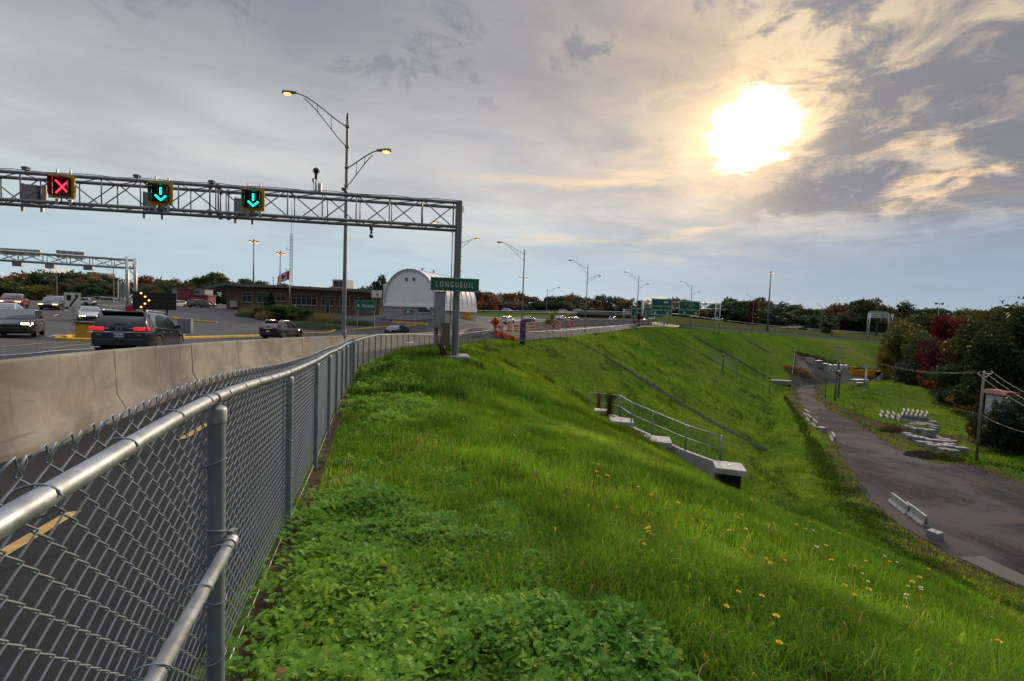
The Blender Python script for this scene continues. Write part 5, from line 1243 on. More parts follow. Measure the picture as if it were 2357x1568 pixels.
# ---------------------------------------------------------------- plaza: building, dome, signs, kerbs
def brickmat(name, c1, c2, mort, sc_):
    mt, nb, b = newmat(name); co = nb.objco(); x, y, z = nb.xyz(co)
    t = nb.new('ShaderNodeTexBrick'); nb.put(t.inputs['Vector'], nb.comb(nb.m('ADD', x, nb.m('MULTIPLY', y, .93)), z, 0.)); nb.put(t.inputs['Color1'], c1); nb.put(t.inputs['Color2'], c2); nb.put(t.inputs['Mortar'], mort)
    t.inputs['Scale'].default_value = sc_; t.inputs['Mortar Size'].default_value = .018; t.inputs['Bias'].default_value = -.1
    f = nb.noise(co, .8, 6, .6); nb.put(b.inputs['Base Color'], nb.mix(nb.ss(f, .35, .7, 0., .45), t.outputs[0], tuple(q*.5 for q in c1))); b.inputs['Roughness'].default_value = .9
    nb.put(b.inputs['Normal'], nb.bump(t.outputs['Fac'], -.3, .01)); return mt
BRK = brickmat('brown brick', (.19, .115, .075), (.145, .095, .07), (.15, .135, .115), 3.2)
BLK_ = brickmat('grey block', (.40, .40, .40), (.33, .335, .34), (.15, .15, .15), .62)
ROOFM = M('roof edge', (.125, .120, .115), .7, var=.2, sc_=.8, dirt=.3); FRM = M('window frame', (.40, .41, .41), .5); FABR = M('white fabric', (.80, .79, .82), .55, var=.06, sc_=.5, bump=.08, bsc=3., dirt=.12)
FABS = M('fabric seam', (.46, .46, .50), .7); REDC = M('red corrugated steel', (.20, .035, .03), .6, var=.2, dirt=.3); RUST = M('brown rust', (.07, .04, .03), .8, var=.3)
# brick service building
L0, R0 = P(521, 712, 76), P(872, 725, 70); L0[2] = h(L0[0], L0[1]); R0[2] = h(R0[0], R0[1]); dv = (R0-L0)[:2]; BW = np.linalg.norm(dv); rzb = math.atan2(dv[1], dv[0]); zb = min(L0[2], R0[2])-.1
bd = thing('brick_building', 'low brown brick building with a flat overhanging roof and white framed windows', 'building', (L0[0], L0[1], zb), rzb)
WH = 3.75; WD = 11.
def u_of(cx):   # share of the front from a column of the close-up crop
    px = (700+cx/3.022)*.6138; n = np.array([-dv[1], dv[0]])/BW; v = ray(px, 700)[:2]; t = ((L0[:2]-EYE[:2])@n)/(v@n); return ((EYE[:2]+v*t-L0[:2])@dv)/BW**2
def z_of(cx, cy): 
    px = (700+cx/3.022)*.6138; py = (900+cy/3.022)*.6138; u = u_of(cx); q = L0[:2]+dv*u; d = (q-EYE[:2])@_w[:2]/(_w[1]); return P(px, py, q[1]/ray(px, py)[1])[2]-zb
wins = [(627, 740, 592, 704, 2), (795, 912, 598, 710, 2), (1008, 1122, 608, 694, 2), (1182, 1472, 620, 738, 5), (1527, 1672, 636, 746, 3), (1733, 1846, 643, 756, 2), (1898, 1995, 650, 762, 2)]
ops = []
for a, c, y0, y1, n_ in wins: ops.append((u_of(a)*BW, u_of(c)*BW, z_of((a+c)/2, y1), z_of((a+c)/2, y0), n_))
c = MB(); xs = [0]; 
edges = sorted([(o_[0], o_[1], o_[2], o_[3]) for o_ in ops]); x = 0
for a, e, z0, z1 in edges:      # wall with real openings
    if a > x: c.box(((x+a)/2, .15, WH/2), (a-x, .3, WH))
    c.box(((a+e)/2, .15, z0/2), (e-a, .3, z0)); c.box(((a+e)/2, .15, (z1+WH)/2), (e-a, .3, WH-z1)); x = e
c.box(((x+BW)/2, .15, WH/2), (BW-x, .3, WH))
c.box((-.0+.15, WD/2+.15, WH/2), (.3, WD-.3, WH)); c.box((BW-.15, WD/2+.15, WH/2), (.3, WD-.3, WH)); c.box((BW/2, WD+.15, WH/2), (BW, .3, WH)); c.build('wall', BRK, bd)
GLB = M('dark interior glass', (.010, .012, .016), .12, spec=.3)
for (a, e, z0, z1, n_) in ops:
    f = MB(); w = (e-a)/n_; t = .07
    for k in range(n_+1): f.box((a+w*k+(t/2 if k == 0 else -t/2 if k == n_ else 0), .06, (z0+z1)/2), (t, .10, z1-z0))
    for z in (z0+t/2, z0+(z1-z0)*.68, z1-t/2): f.box(((a+e)/2, .062, z), (e-a-.01, .09, t))
    f.box(((a+e)/2, -.04, z0-.05), (e-a+.16, .2, .07)); w_ = f.build('window', FRM, bd)
    g = MB(); g.box(((a+e)/2, .12, (z0+z1)/2), (e-a-.05, .02, z1-z0-.05)); g.build('pane', GLB, w_)
a = u_of(1578)*BW; e = u_of(1622)*BW; z1 = z_of(1600, 703); c = MB(); c.box(((a+e)/2, -.012, z1/2), (e-a, .02, z1)); d_ = c.build('door', GLB, bd); c = MB()
for x in (a, e): c.box((x, -.03, z1/2), (.09, .08, z1))
c.box(((a+e)/2, -.03, z1), (e-a, .08, .09)); c.build('door_frame', FRM, d_)
# long roof slab, its ends drooping like a gull's wing
c = MB(); N_ = 24; xs = np.linspace(-3.2, BW+1.6, N_); rf = []
for x in xs: rf.append(WH+.02+.30*math.exp(-((x-1.5)/2.2)**2)-.28*max(0, (-.5-x)/2.7)+.16*math.sin(x*.18)-.3*max(0, (x-BW+2.5)/4)**1)
for i in range(N_-1):
    q = []; 
    for k in (i, i+1): q += [(xs[k], -1.35, rf[k]), (xs[k], -1.35, rf[k]+.42), (xs[k], WD+1, rf[k]+.42), (xs[k], WD+1, rf[k])]
    c.add(q, [(0, 4, 5, 1), (1, 5, 6, 2), (2, 6, 7, 3), (3, 7, 4, 0)]+([(0, 1, 2, 3)] if i == 0 else [])+([(7, 6, 5, 4)] if i == N_-2 else []))
c.build('roof', ROOFM, bd)
def bpart(nm, mat_, f): c = MB(); f(c); return c.build(nm, mat_, bd)
xa = u_of(1645)*BW
bpart('rooftop_unit', ALU, lambda c: (c.box((xa, 3, WH+1.2), (2.6, 2., 1.5)), c.box((xa, 1.96, WH+1.25), (.1, .1, 1.2))))
bpart('rooftop_grille', DARK, lambda c: c.box((xa, 1.96, WH+1.2), (2.0, .08, .95)))
bpart('roof_vent', ALU, lambda c: (c.lathe([(.28, 0), (.28, .8), (.36, .82), (.36, .98), (.1, 1.05)], 10, (BW-.4, 2.5, WH+.3)), c.lathe([(.06, 0), (.06, 1.7)], 8, (u_of(830)*BW, 3, WH+.4)), c.tube([(u_of(830)*BW, 3, WH+2.1), (u_of(815)*BW, 3, WH+2.15)], .07, 8), c.box((u_of(850)*BW, 2.5, WH+.6), (4.0, .7, .18)), c.box((u_of(790)*BW, 2.5, WH+.95), (.5, .5, .8))))
bpart('wall_sign', SIGNW, lambda c: c.box((-.03, 7.5, 2.6), (.05, 3.2, 1.3)))
bpart('side_door', FRM, lambda c: (c.box((-.04, 3.2, 1.6), (.06, 1.3, 3.2))))
bpart('side_door_glass', GLB, lambda c: (c.box((-.08, 3.2, 1.0), (.04, 1.0, 1.9)), c.box((-.08, 3.2, 2.6), (.04, 1.0, .9))))
ac = u_of(560)*BW; bpart('air_conditioner', M('beige metal', (.40, .37, .32), .6), lambda c: (c.box((ac, -.28, 1.05), (1.4, .5, 1.05))))
# sign on the right end of the building
q0, q1 = P(850, 671, 67), P(882, 671, 66.4)
c = MB(); s_ = thing('wall_board', 'white notice board between brick building and white dome', 'sign', P(866, 706, 66.6)-np.array([0, 0, 0]), rzb); c.box((0, 0, 1.9), (1.6, .06, 1.1)); c.build('board', SIGNW, s_); c = MB(); c.box((-.7, .05, .85), (.06, .06, 2.4)); c.box((.7, .05, .85), (.06, .06, 2.4)); c.build('post', STEEL, s_)
c = MB(); c.prism([(-.1, 1.7), (.45, 1.62), (.1, 2.1)], -.045, -.035, 'y'); c.build('emblem', M('faded red', (.4, .12, .10), .6), s_)
# fabric dome on a block base
A = P(882, 727, 66); B = P(1002, 734.5, 62.5); A[2] = h(A[0], A[1]); fv = (B-A)[:2]; DW = np.linalg.norm(fv); rzd = math.atan2(fv[1], fv[0]); zd = A[2]-.15; DLn = 12.5
DH = P(937, 620, 64.5)[2]-zd; BH = 2.05
dm = thing('fabric_dome', 'white fabric arched shelter on a base of grey concrete blocks', 'shelter', (A[0], A[1], zd), rzd)
arc = [(DW/2-DW/2*math.cos(t)*(1.0 if 1 else 1), BH+(DH-BH)*math.sin(t)**.82) for t in np.linspace(0, PI, 33)]
c = MB(); c.box((DW/2, .2, BH/2), (DW, .4, BH)); c.box((.2, DLn/2+.2, BH/2), (.4, DLn-.41, BH)); c.box((DW-.2, DLn/2+.2, BH/2), (.4, DLn-.41, BH)); c.build('block_base', BLK_, dm)
c = MB(); c.prism([(DW*.012+x*.976, BH*.90+(z-BH*.9)*.985) for x, z in arc], .06, .10, 'y'); c.build('front_wall', FABR, dm)
c = MB(); nseg = 8; V = []; NB_ = 33
ys = [-.06]+[k*DLn/nseg+o_ for k in range(nseg) for o_ in (0, DLn/nseg/2)]+[DLn]
for y in ys:
    sag = .0 if (abs((y/(DLn/nseg)) % 1) < .05 or y < 0) else -.13
    for x, z in arc: f = 1+sag/(DW/2); V.append((DW/2+(x-DW/2)*f, y, BH+(z-BH)*f))
c.add(V, [(i*NB_+k, i*NB_+k+1, (i+1)*NB_+k+1, (i+1)*NB_+k) for i in range(len(ys)-1) for k in range(NB_-1)]); c.build('cover', FABR, dm, smooth=True)
c = MB(); c.tube([(x, -.06, z) for x, z in arc], .09, 6); c.build('front_edge', FABR, dm, smooth=True)
c = MB(); c.tube([(DW/2+(x-DW/2)*.935, .05, BH+(z-BH)*.935) for x, z in arc], .03, 5)
for k in range(1, nseg): c.tube([(DW/2+(x-DW/2)*1.004, k*DLn/nseg, BH+(z-BH)*1.004) for x, z in arc], .028, 5)
c.build('seam', FABS, dm, smooth=True)
c = MB(); c.box((DW/2, -.06, BH+.05), (DW*.98, .14, .30)); c.box((DW+.06, DLn/2, BH-.1), (.12, DLn, .7)); c.build('skirt', FABR, dm)
c = MB()
for fx in (.44, .58): c.box((DW*fx, .03, DH*.80), (.42, .06, .46))
c.build('vent_grille', M('grey mesh', (.10, .10, .115), .7), dm)
for k in (2, 4): c = MB(); c.lathe([(.13, -.1), (.13, .35), (.2, .37), (.2, .5), (.02, .52)], 10, (DW/2, k*DLn/nseg, DH)); c.build('roof_vent', ALU, dm, ang=40)
c = MB()
for x, z in ((.35, 1.9), (.35, .35), (DW-.3, 1.75), (DW-.3, .75), (DW-.3, .15)): c.box((x, -.05, z), (.16, .1, .12))
c.build('cleat', DARK, dm)
def dpt(u, z): return (A[0]+fv[0]*u-(-fv[1])/DW*0+(fv[1]/DW)*.08, A[1]+fv[1]*u-(fv[0]/DW)*.08, zd+z)
green_sign('direction_sign', 'green MONTREAL sign with a left arrow on the dome base', dpt(.505, 1.42), rzd, 1.52, .80, [('t', 'MONTRÉAL', 0, .08, .30), ('a', PI/2, 0, -.18, .62)], thick=.05)
c = MB(); s_ = thing('no_entry_board', 'small red and white notice beside the green dome sign', 'sign', dpt(.40, 1.45), rzd); c.box((0, 0, 0), (.30, .05, .52)); c.build('panel', M('notice red', (.45, .05, .03), .6), s_); c = MB(); c.box((0, -.03, 0), (.14, .01, .14)); c.build('symbol', SIGNW, s_)
s_ = thing('banner', 'dark advertising banner with pale corner on the dome base', 'banner', dpt(.80, 1.58), rzd); c = MB(); c.box((0, 0, 0), (2.0, .04, .86)); c.build('banner_sheet', M('dark banner', (.035, .035, .06), .6, var=.5, sc_=1.5), s_); c = MB(); c.prism([(.25, .40), (.97, .40), (.97, -.05), (.55, .1)], -.03, -.024, 'y'); c.box((0, -.025, -.38), (1.96, .01, .06)); c.build('banner_print', SIGNW, s_)
# Montréal guide sign on two posts
q0, q1 = P(819, 703, 50), P(866, 705, 49.5); w_ = np.linalg.norm((q1-q0)[:2]); rz = math.atan2((q1-q0)[1], (q1-q0)[0]); hh = (P(842, 692.5, 50)-P(842, 717, 50))[2]; pc = P(842, 704.5, 50)
gs = green_sign('direction_sign', 'green Montréal guide sign with a diagonal arrow, on two posts', pc, rz, w_, hh, [('a', PI/4, -w_*.36, 0, .40), ('n', 'Montréal', w_*.11, -.19, .62)])
for fx, py in ((-.42, 748), (.40, 750)):
    c = MB(); zg_ = h(pc[0]+math.cos(rz)*fx*w_, pc[1]+math.sin(rz)*fx*w_)-pc[2]; c.box((fx*w_, .07, zg_/2-.1), (.11, .08, abs(zg_)+.2+hh*.8)); c.build('post', STEEL, gs)
# keep-right sign, yellow block, kerbs
q = GH(168, 776); ks = thing('keep_right_sign', 'white keep-right road sign with a black curved arrow on a thin post', 'road sign', q, R(-38+0)); Hs = P(168, 690.5, (q-EYE)@_w)[2]-q[2]
sw = 27.5*((q-EYE)@_w)/1020; sh = sw*1.2
c = MB(); c.box((0, .04, (Hs+sh*.4)/2-.2), (.07, .05, Hs+sh*.4+.4)); c.build('post', ALU, ks)
c = MB(); c.bbox((0, 0, Hs), (sw, .02, sh), .006); pn = c.build('panel', SIGNW, ks)
c = MB(); zc_ = Hs; S_ = sw/46.
for x0, x1, z0, z1 in ((-.48, .48, .475, .487), (-.48, .48, -.487, -.475), (-.48, -.468, -.475, .475), (.468, .48, -.475, .475)): c.box((sw*(x0+x1)/2, -.014, zc_+sh*(z0+z1)/2), (sw*(x1-x0), .006, sh*(z1-z0)))
c.prism([(-.36*sw, zc_+.33*sh), (-.08*sw, zc_+.33*sh), (-.08*sw, zc_+.05*sh), (-.13*sw, zc_-.03*sh), (-.22*sw, zc_-.08*sh), (-.31*sw, zc_-.03*sh), (-.36*sw, zc_+.05*sh)], -.018, -.012, 'y')
cl_ = [(-.14, -.46), (-.10, -.32), (.02, -.14), (.14, .02), (.23, .14), (.25, .26)]; wv_ = .062
lf = []; rg = []
for i, (x, z) in enumerate(cl_):
    a = cl_[max(0, i-1)]; b = cl_[min(len(cl_)-1, i+1)]; tx, tz = b[0]-a[0], (b[1]-a[1])*1.18; l_ = math.hypot(tx, tz); lf.append(((x-tz/l_*wv_)*sw, zc_+z*sh+tx/l_*wv_*sw)); rg.append(((x+tz/l_*wv_)*sw, zc_+z*sh-tx/l_*wv_*sw))
c.add([(x, -.016, z) for x, z in lf+rg], [(i, len(cl_)+i, len(cl_)+i+1, i+1) for i in range(len(cl_)-1)]); c.prism([(.10*sw, zc_+.24*sh), (.40*sw, zc_+.24*sh), (.26*sw, zc_+.42*sh)], -.018, -.012, 'y'); c.build('arrow_symbol', BLACK, pn)
rzk = math.atan2(-q[0]*-1, 1)*0
ks.rotation_euler.z = math.atan2(q[0], q[1])*-1
q = GH(204, 783); yb = thing('crash_block', 'big yellow concrete block with a dark top on the traffic island', 'concrete block', q, R(35)); dq = (q-EYE)@_w; hb = 38*dq/1020
c = MB(); c.bbox((0, .8, hb/2-.02), (1.15, 1.7, hb+.04), .05); c.build('block', YELC, yb); c = MB(); c.bbox((0, .8, hb+.05), (1.25, 1.8, .10), .03); c.build('lid', DARK, yb)
def kerb(pix, label, w=.28, hh=.17, mat_=YEL, name='kerb', cat='kerb'):
    pts = catmull([tuple(GH(*q)) for q in pix], .8)
    r_ = thing(name, label, cat, pts[0]); c = MB(); t = np.gradient(pts[:, :2], axis=0); t /= np.linalg.norm(t, axis=1)[:, None]; n = np.c_[t[:, 1], -t[:, 0]]
    zz = H(pts[:, 0], pts[:, 1]); V = []
    for i in range(len(pts)):
        for u, z in ((-w/2, -.1), (-w/2, hh*.8), (-w/2+.04, hh), (w/2-.04, hh), (w/2, hh*.8), (w/2, -.1)): V.append((pts[i, 0]+n[i, 0]*u, pts[i, 1]+n[i, 1]*u, zz[i]+z))
    c.add(V, [(i*6+k, i*6+k+1, (i+1)*6+k+1, (i+1)*6+k) for i in range(len(pts)-1) for k in range(5)]+[(0, 1, 2, 3, 4, 5), tuple(range(len(V)-6, len(V)))[::-1]])
    c.build('kerb_stone', mat_, r_, world=True); return pts
kerb([(222, 786), (175, 785), (136, 784), (133, 781), (160, 777), (200, 776)], 'yellow painted kerb round the nose of the traffic island')
kerb([(395, 781), (440, 779), (520, 777), (606, 774)], 'yellow kerb running from the large SUV to the smaller one')
kerb([(690, 769), (745, 768), (762, 766), (770, 762)], 'yellow kerb end in front of the small black SUV')
kerb([(800, 761), (850, 757), (890, 754), (955, 749), (968, 746)], 'yellow kerb behind the dark sedan, beside the guide sign')
kerb([(905, 741), (940, 744), (985, 748)], 'yellow kerb at the foot of the white dome')
kerb([(870, 741), (905, 745), (960, 748)], 'low worn kerb nearer the dome, its paint mostly gone', mat_=CONG)
kerb([(400, 733), (418, 737), (440, 740), (498, 743)], 'worn yellow kerb behind the arrow board')
kerb([(555, 718), (585, 725), (595, 729), (640, 728), (700, 727), (790, 725)], 'grey kerb round the planted bed in front of the brick building', mat_=CONG)
kerb([(668, 757), (700, 758), (790, 761)], 'dark broken kerb edge across the plaza', mat_=DARK, hh=.10)
q = GH(424, 767); cb_ = thing('concrete_block', 'plain grey concrete block standing on the plaza right of the large SUV', 'concrete block', q, R(20)); dq = (q-EYE)@_w; c = MB(); c.bbox((0, .3, 17*dq/1020), (26*dq/1020, .7, 34*dq/1020), .03); c.build('block', CONG, cb_)
# arrow board
q = P(357, 745, 31.5); q[2] = h(q[0], q[1]); top = P(357, 673, 31.5)[2]; bot = P(357, 713, 31.5)[2]; wv2 = 84*31.5/1020*.94; rza = -math.atan2(q[0], q[1])*1.0
ab = thing('arrow_board', 'black trailer arrow board with five lit orange lamps in a chevron', 'arrow board', q, rza+R(-6)); zt_, zb_ = top-q[2], bot-q[2]
c = MB(); c.bbox((0, 0, (zt_+zb_)/2), (wv2, .10, zt_-zb_), .012); bo = c.build('panel', BLACK, ab)
hw, hz = wv2/2, (zt_-zb_)/2; zc_ = (zt_+zb_)/2
lit_ = [(-.62, .88), (-.44, .47), (-.27, .04), (-.45, -.38), (-.62, -.80)]
for x, z in lit_:
    s_ = MB(); s_.lathe([(.062, 0), (.062, .02), (.045, .045), (.005, .055)], 12); s_.xf(Matrix.Translation((x*hw, -.05, zc_+z*hz*.93)) @ Matrix.Rotation(PI/2, 4, 'X')); s_.build('lit_lamp', LED_A, bo)
for x in (-.80, -.1, .1, .3, .5, .7, .88):
    for z in (-.5, 0, .5): s_ = MB(); s_.lathe([(.055, 0), (.055, .03), (.01, .04)], 8); s_.xf(Matrix.Translation((x*hw, -.05, zc_+z*hz)) @ Matrix.Rotation(PI/2, 4, 'X')); s_.build('dark_lamp', DARK, bo)
c = MB()
for x in (-.5, .55): c.box((x*hw, .1, zb_/2+.15), (.10, .10, zb_+.3))
c.box((0, .1, .45), (wv2*.9, 1.2, .12)); c.tube([(0, -.5, .4), (0, -1.6, .38)], .05, 6); c.build('trailer_frame', DARK, ab)
for s_ in (-1, 1): c = MB(); c.lathe([(.28, -.09), (.30, 0), (.28, .09)], 14); c.xf(Matrix.Translation((s_*hw*.8, .1, .30)) @ Matrix.Rotation(PI/2, 4, 'Y')); c.build('wheel', TYRE, ab, ang=40)
q = GH(300, 733); st = thing('round_sign', 'small round red sign peeping over the roof of the large SUV', 'road sign', P(300, 713, 38), rza); c = MB(); c.lathe([(.36, -.01), (.36, .01)], 20); c.xf(Matrix.Rotation(PI/2, 4, 'X')); c.build('panel', M('sign red', (.40, .012, .02), .5), st); c = MB(); c.box((0, .04, -1.1), (.06, .05, 2.2)); c.build('post', ALU, st)
# marker post in front of the planted bed
q = GH(679, 731); mp = thing('marker_post', 'thin post carrying two small white marker plates before the planted bed', 'post', q, 0.4); hp = 30*((q-EYE)@_w)/1020; c = MB(); c.box((0, 0, hp*.5), (.05, .05, hp)); c.build('post', STEEL, mp); c = MB(); c.box((0, -.04, hp*.86), (.26, .02, hp*.22)); c.box((0, -.04, hp*.64), (.2, .02, hp*.18)); c.build('plate', SIGNW, mp)
# painted lines
def stripe(pix, label, w=.14, mat_=WHL, dash=None, name='lane_line'):
    pts = catmull([tuple(GH(*q)) for q in pix], .5); t = np.gradient(pts[:, :2], axis=0); t /= np.linalg.norm(t, axis=1)[:, None]; n = np.c_[t[:, 1], -t[:, 0]]; zz = H(pts[:, 0], pts[:, 1])+.03
    c = MB(); L_ = np.r_[0, np.cumsum(np.linalg.norm(np.diff(pts[:, :2], axis=0), axis=1))]
    for i in range(len(pts)-1):
        if dash and (L_[i] % (dash[0]+dash[1])) > dash[0]: continue
        c.add([(pts[i, 0]-n[i, 0]*w/2, pts[i, 1]-n[i, 1]*w/2, zz[i]), (pts[i, 0]+n[i, 0]*w/2, pts[i, 1]+n[i, 1]*w/2, zz[i]), (pts[i+1, 0]+n[i+1, 0]*w/2, pts[i+1, 1]+n[i+1, 1]*w/2, zz[i+1]), (pts[i+1, 0]-n[i+1, 0]*w/2, pts[i+1, 1]-n[i+1, 1]*w/2, zz[i+1])], [(0, 1, 2, 3)])
    return tag(c.build(name, mat_), label, 'marking', kind='structure')
stripe([(-60, 824), (60, 816), (140, 808), (228, 803)], 'white edge line beside the near lane')
stripe([(0, 800), (60, 795), (120, 790), (185, 787)], 'faded orange line along the traffic island', mat_=YEM, w=.12)
stripe([(120, 803), (180, 795), (222, 792)], 'second faded orange line near the large SUV', mat_=YEM, w=.10)
stripe([(110, 776), (200, 760), (225, 750), (238, 742), (235, 734), (215, 728), (195, 722), (160, 716), (120, 709)], 'dashed white lane line curving away up the road', dash=(2.2, 4.5), w=.18)
stripe([(258, 742), (285, 737), (300, 730), (260, 722), (215, 712), (170, 705)], 'white edge line round the outer curve of the road')
stripe([(800, 767), (850, 764), (905, 759), (980, 757)], 'dashed white lane line ahead of the small black SUV', dash=(2., 3.5), w=.18)
stripe([(945, 768), (1005, 760), (1090, 748)], 'white line on the road behind the gantry leg, upper one')
stripe([(955, 771), (1005, 764), (1070, 757)], 'white line on the road behind the gantry leg, lower one')
stripe([(470, 741), (540, 746), (600, 748)], 'worn white line across the plaza', w=.12)
stripe([(20, 745), (60, 739), (110, 731), (135, 724)], 'white lane line beyond the boxy dark hatchback', dash=(2.5, 4), w=.15)
# orange drums
ORG = M('drum orange', (.52, .075, .025), .55, var=.12); DW_ = M('drum reflective white', (.62, .55, .52), .4); RUB = M('rubber base', (.015, .015, .015), .9)
def drum(s=1.):
    r_ = thing('traffic_drum', None, None); zs = [0, .17, .34, .51, .68, .85, 1.0]; 
    for k in range(6):
        r0 = .30-.016*k; c = MB(); c.lathe([(r0*.97, zs[k]*1.02+.04), (r0, zs[k]*1.02+.06), (r0*.97, zs[k+1]*1.02+.02), (r0*.93, zs[k+1]*1.02+.04)], 14); c.build('band', ORG if k % 2 == 0 or k == 5 else DW_, r_, ang=40)
    c = MB(); c.lathe([(.19, 1.05), (.15, 1.10), (.03, 1.12)], 12); c.tube([(-.08, 0, 1.1), (-.08, 0, 1.17), (.08, 0, 1.17), (.08, 0, 1.1)], .02, 6); c.build('handle', ORG, r_, ang=40); c = MB(); c.lathe([(.40, 0), (.40, .05), (.33, .07)], 14); c.build('rubber_base', RUB, r_, ang=40); return r_
d0_ = None
cp6 = lambda x, y: ((1820+x/7.857)*.6138, (1160+y/7.857)*.6138)
cp5 = lambda x, y: ((1900+x/2.946)*.6138, (900+y/2.946)*.6138)
DR = [cp6(295, 770), cp6(418, 768), cp6(685, 780), cp6(730, 765), cp6(880, 745), cp6(930, 735), cp6(1195, 665), cp6(1325, 640), cp6(1390, 630), cp6(1525, 620), cp6(1795, 578), cp6(1940, 555), cp6(2085, 540), cp6(2195, 520), cp5(692, 948), cp5(735, 955), cp5(770, 930), cp5(920, 938), cp5(980, 938), cp5(1112, 925), cp5(1132, 925), cp5(1160, 922), cp5(1240, 918), cp5(1255, 918), cp5(1320, 910)]
for i, (px, py) in enumerate(DR):
    S_ = 62+ (px-1143)*.205 if px < 1290 else 92+(px-1290)*.30
    o = d0_ = drum() if i == 0 else copy_tree(d0_)
    q = P(px, py, S_); o.location = (q[0], q[1], max(h(q[0], q[1]), q[2]-.3)); o.rotation_euler = (R(random.uniform(-3, 3)), R(random.uniform(-3, 3)), random.random()*6)
    tag(o, 'orange and white striped traffic drum in the roadworks strip along the crest', 'traffic drum', 'traffic drums along the roadworks')
q = P(1139, 773, 61); q[2] = h(q[0], q[1]); ws = thing('roadworks_sign', 'orange diamond roadworks sign standing among the first drums', 'road sign', q, -.1); c = MB(); hz_ = P(1139, 742, 61)[2]-q[2]; a = .72; c.prism([(-a, hz_), (0, hz_-a), (a, hz_), (0, hz_+a)], -.02, .02, 'y'); c.build('panel', M('work sign orange', (.62, .055, .012), .5), ws); c = MB(); c.prism([(-.15, hz_-.3), (.2, hz_-.3), (.3, hz_-.1), (.05, hz_+.05), (.08, hz_+.3), (-.1, hz_+.35), (-.12, hz_)], -.03, -.022, 'y'); c.build('symbol', BLACK, ws); c = MB(); c.box((0, .05, hz_/2-.2), (.06, .06, hz_)); c.box((0, .05, .06), (1.3, .08, .08)); c.box((0, .05, .08), (.08, 1.3, .08)); c.build('stand', DARK, ws)
q = P(1166, 780, 60); q[2] = h(q[0], q[1]); on = thing('orange_netting', 'slumped orange safety netting at the end of the near fence', 'netting', q); c = MB(); n_ = 14; V = [(1.6*(i/n_-.5)*2, .12*math.sin(i*1.9), -.1) for i in range(n_+1)]+[(1.6*(i/n_-.5)*2+.06*math.sin(i*3), .2*math.sin(i*1.1), 1.15-.95*i/n_+.09*math.sin(i*2.3)) for i in range(n_+1)]; c.add(V, [(i, i+1, n_+2+i, n_+1+i) for i in range(n_)]); c.add([(x, y+.02, z) for x, y, z in V], [(n_+1+i, n_+2+i, i+1, i) for i in range(n_)]); c.build('net', M('net orange', (.60, .10, .03), .7, var=.3, sc_=8), on)
q = P(1155, 779, 60); q[2] = h(q[0], q[1]); pb = thing('barrier_post', 'dark red post standing by the slumped orange netting', 'post', q); c = MB(); c.box((0, 0, .8), (.10, .10, 2.0)); c.box((-.5, 0, 1.4), (1., .06, .12)); c.build('post', RUST, pb)
# painted totem
q = P(1203, 768, 58); q[2] = h(q[0], q[1])-.05; tt = thing('info_totem', 'dark blue and purple wrapped info pillar standing by the fence gap', 'info pillar', q, .15); ht = P(1203, 738, 58)[2]-q[2]
mt, nb, b = newmat('totem print'); co = nb.objco(); f1_ = nb.noise(co, 1.6, 3, .5, .6); f2_ = nb.noise(nb.v('ADD', co, (5, 3, 1)), 2.2, 3, .5, .6)
cc = nb.mix(nb.ss(f1_, .48, .60), (.035, .022, .075), (.13, .03, .12)); cc = nb.mix(nb.ss(f2_, .54, .62), cc, (.03, .16, .26)); nb.put(b.inputs['Base Color'], cc); b.inputs['Roughness'].default_value = .4
c = MB(); c.prism([(-.36, .55), (.36, .55), (.36, ht-.1), (.12, ht+.12), (-.36, ht)], -.18, .18, 'y'); c.build('pillar', mt, tt); c = MB(); c.box((0, 0, .25), (.66, .32, .62)); c.build('plinth', NAVYM if 'NAVYM' in globals() else M('navy base', (.02, .022, .06), .6), tt); c = MB(); c.box((0, -.19, .56), (.74, .02, .05)); c.build('band', SIGNW, tt)
# yellow concrete blocks by the dome
kb = None
for i, (px, py) in enumerate(((1066, 739.5), (1078, 739), (1072, 735.5))):
    q = P(px, py, 70+.3*i); z0 = h(q[0], q[1]) if i < 2 else h(q[0], q[1])+.62
    y_ = thing('yellow_block', ['yellow concrete block by the dome, lower left of three', 'yellow concrete block by the dome, lower right of three', 'yellow concrete block by the dome, stacked on two others'][i], 'concrete block', (q[0], q[1], z0), R(10)); c = MB(); c.bbox((0, 0, .3), (.9 if i < 2 else 1.6, .7, .6), .04); c.build('block', YELC, y_)
# second row of median barrier beyond the near lanes
def lowwall(pix, label, hh=.9, mat_=CON, name='median_barrier', th=.36):
    pts = catmull([tuple(P(*q)) for q in pix], 1.5); zz = H(pts[:, 0], pts[:, 1]); r_ = thing(name, label, 'barrier', (pts[0, 0], pts[0, 1], zz[0])); t = np.gradient(pts[:, :2], axis=0); t /= np.linalg.norm(t, axis=1)[:, None]; n = np.c_[t[:, 1], -t[:, 0]]; V = []
    for i in range(len(pts)):
        for u, z in ((-th, -.3), (-th, .12), (-th*.35, .4), (-th*.28, hh), (th*.28, hh), (th*.35, .4), (th, .12), (th, -.3)): V.append((pts[i, 0]+n[i, 0]*u, pts[i, 1]+n[i, 1]*u, zz[i]+z))
    c = MB(); c.add(V, [(i*8+k, i*8+k+1, (i+1)*8+k+1, (i+1)*8+k) for i in range(len(pts)-1) for k in range(7)]+[tuple(range(8)), tuple(range(len(V)-8, len(V)))[::-1]]); c.build('barrier_wall', mat_, r_, world=True)
lowwall([(1088, 737, 76), (1130, 735, 84), (1180, 734, 100), (1240, 735, 116), (1330, 737, 132), (1440, 742, 146)], 'concrete median barrier behind the white SUV and blue hatchback')
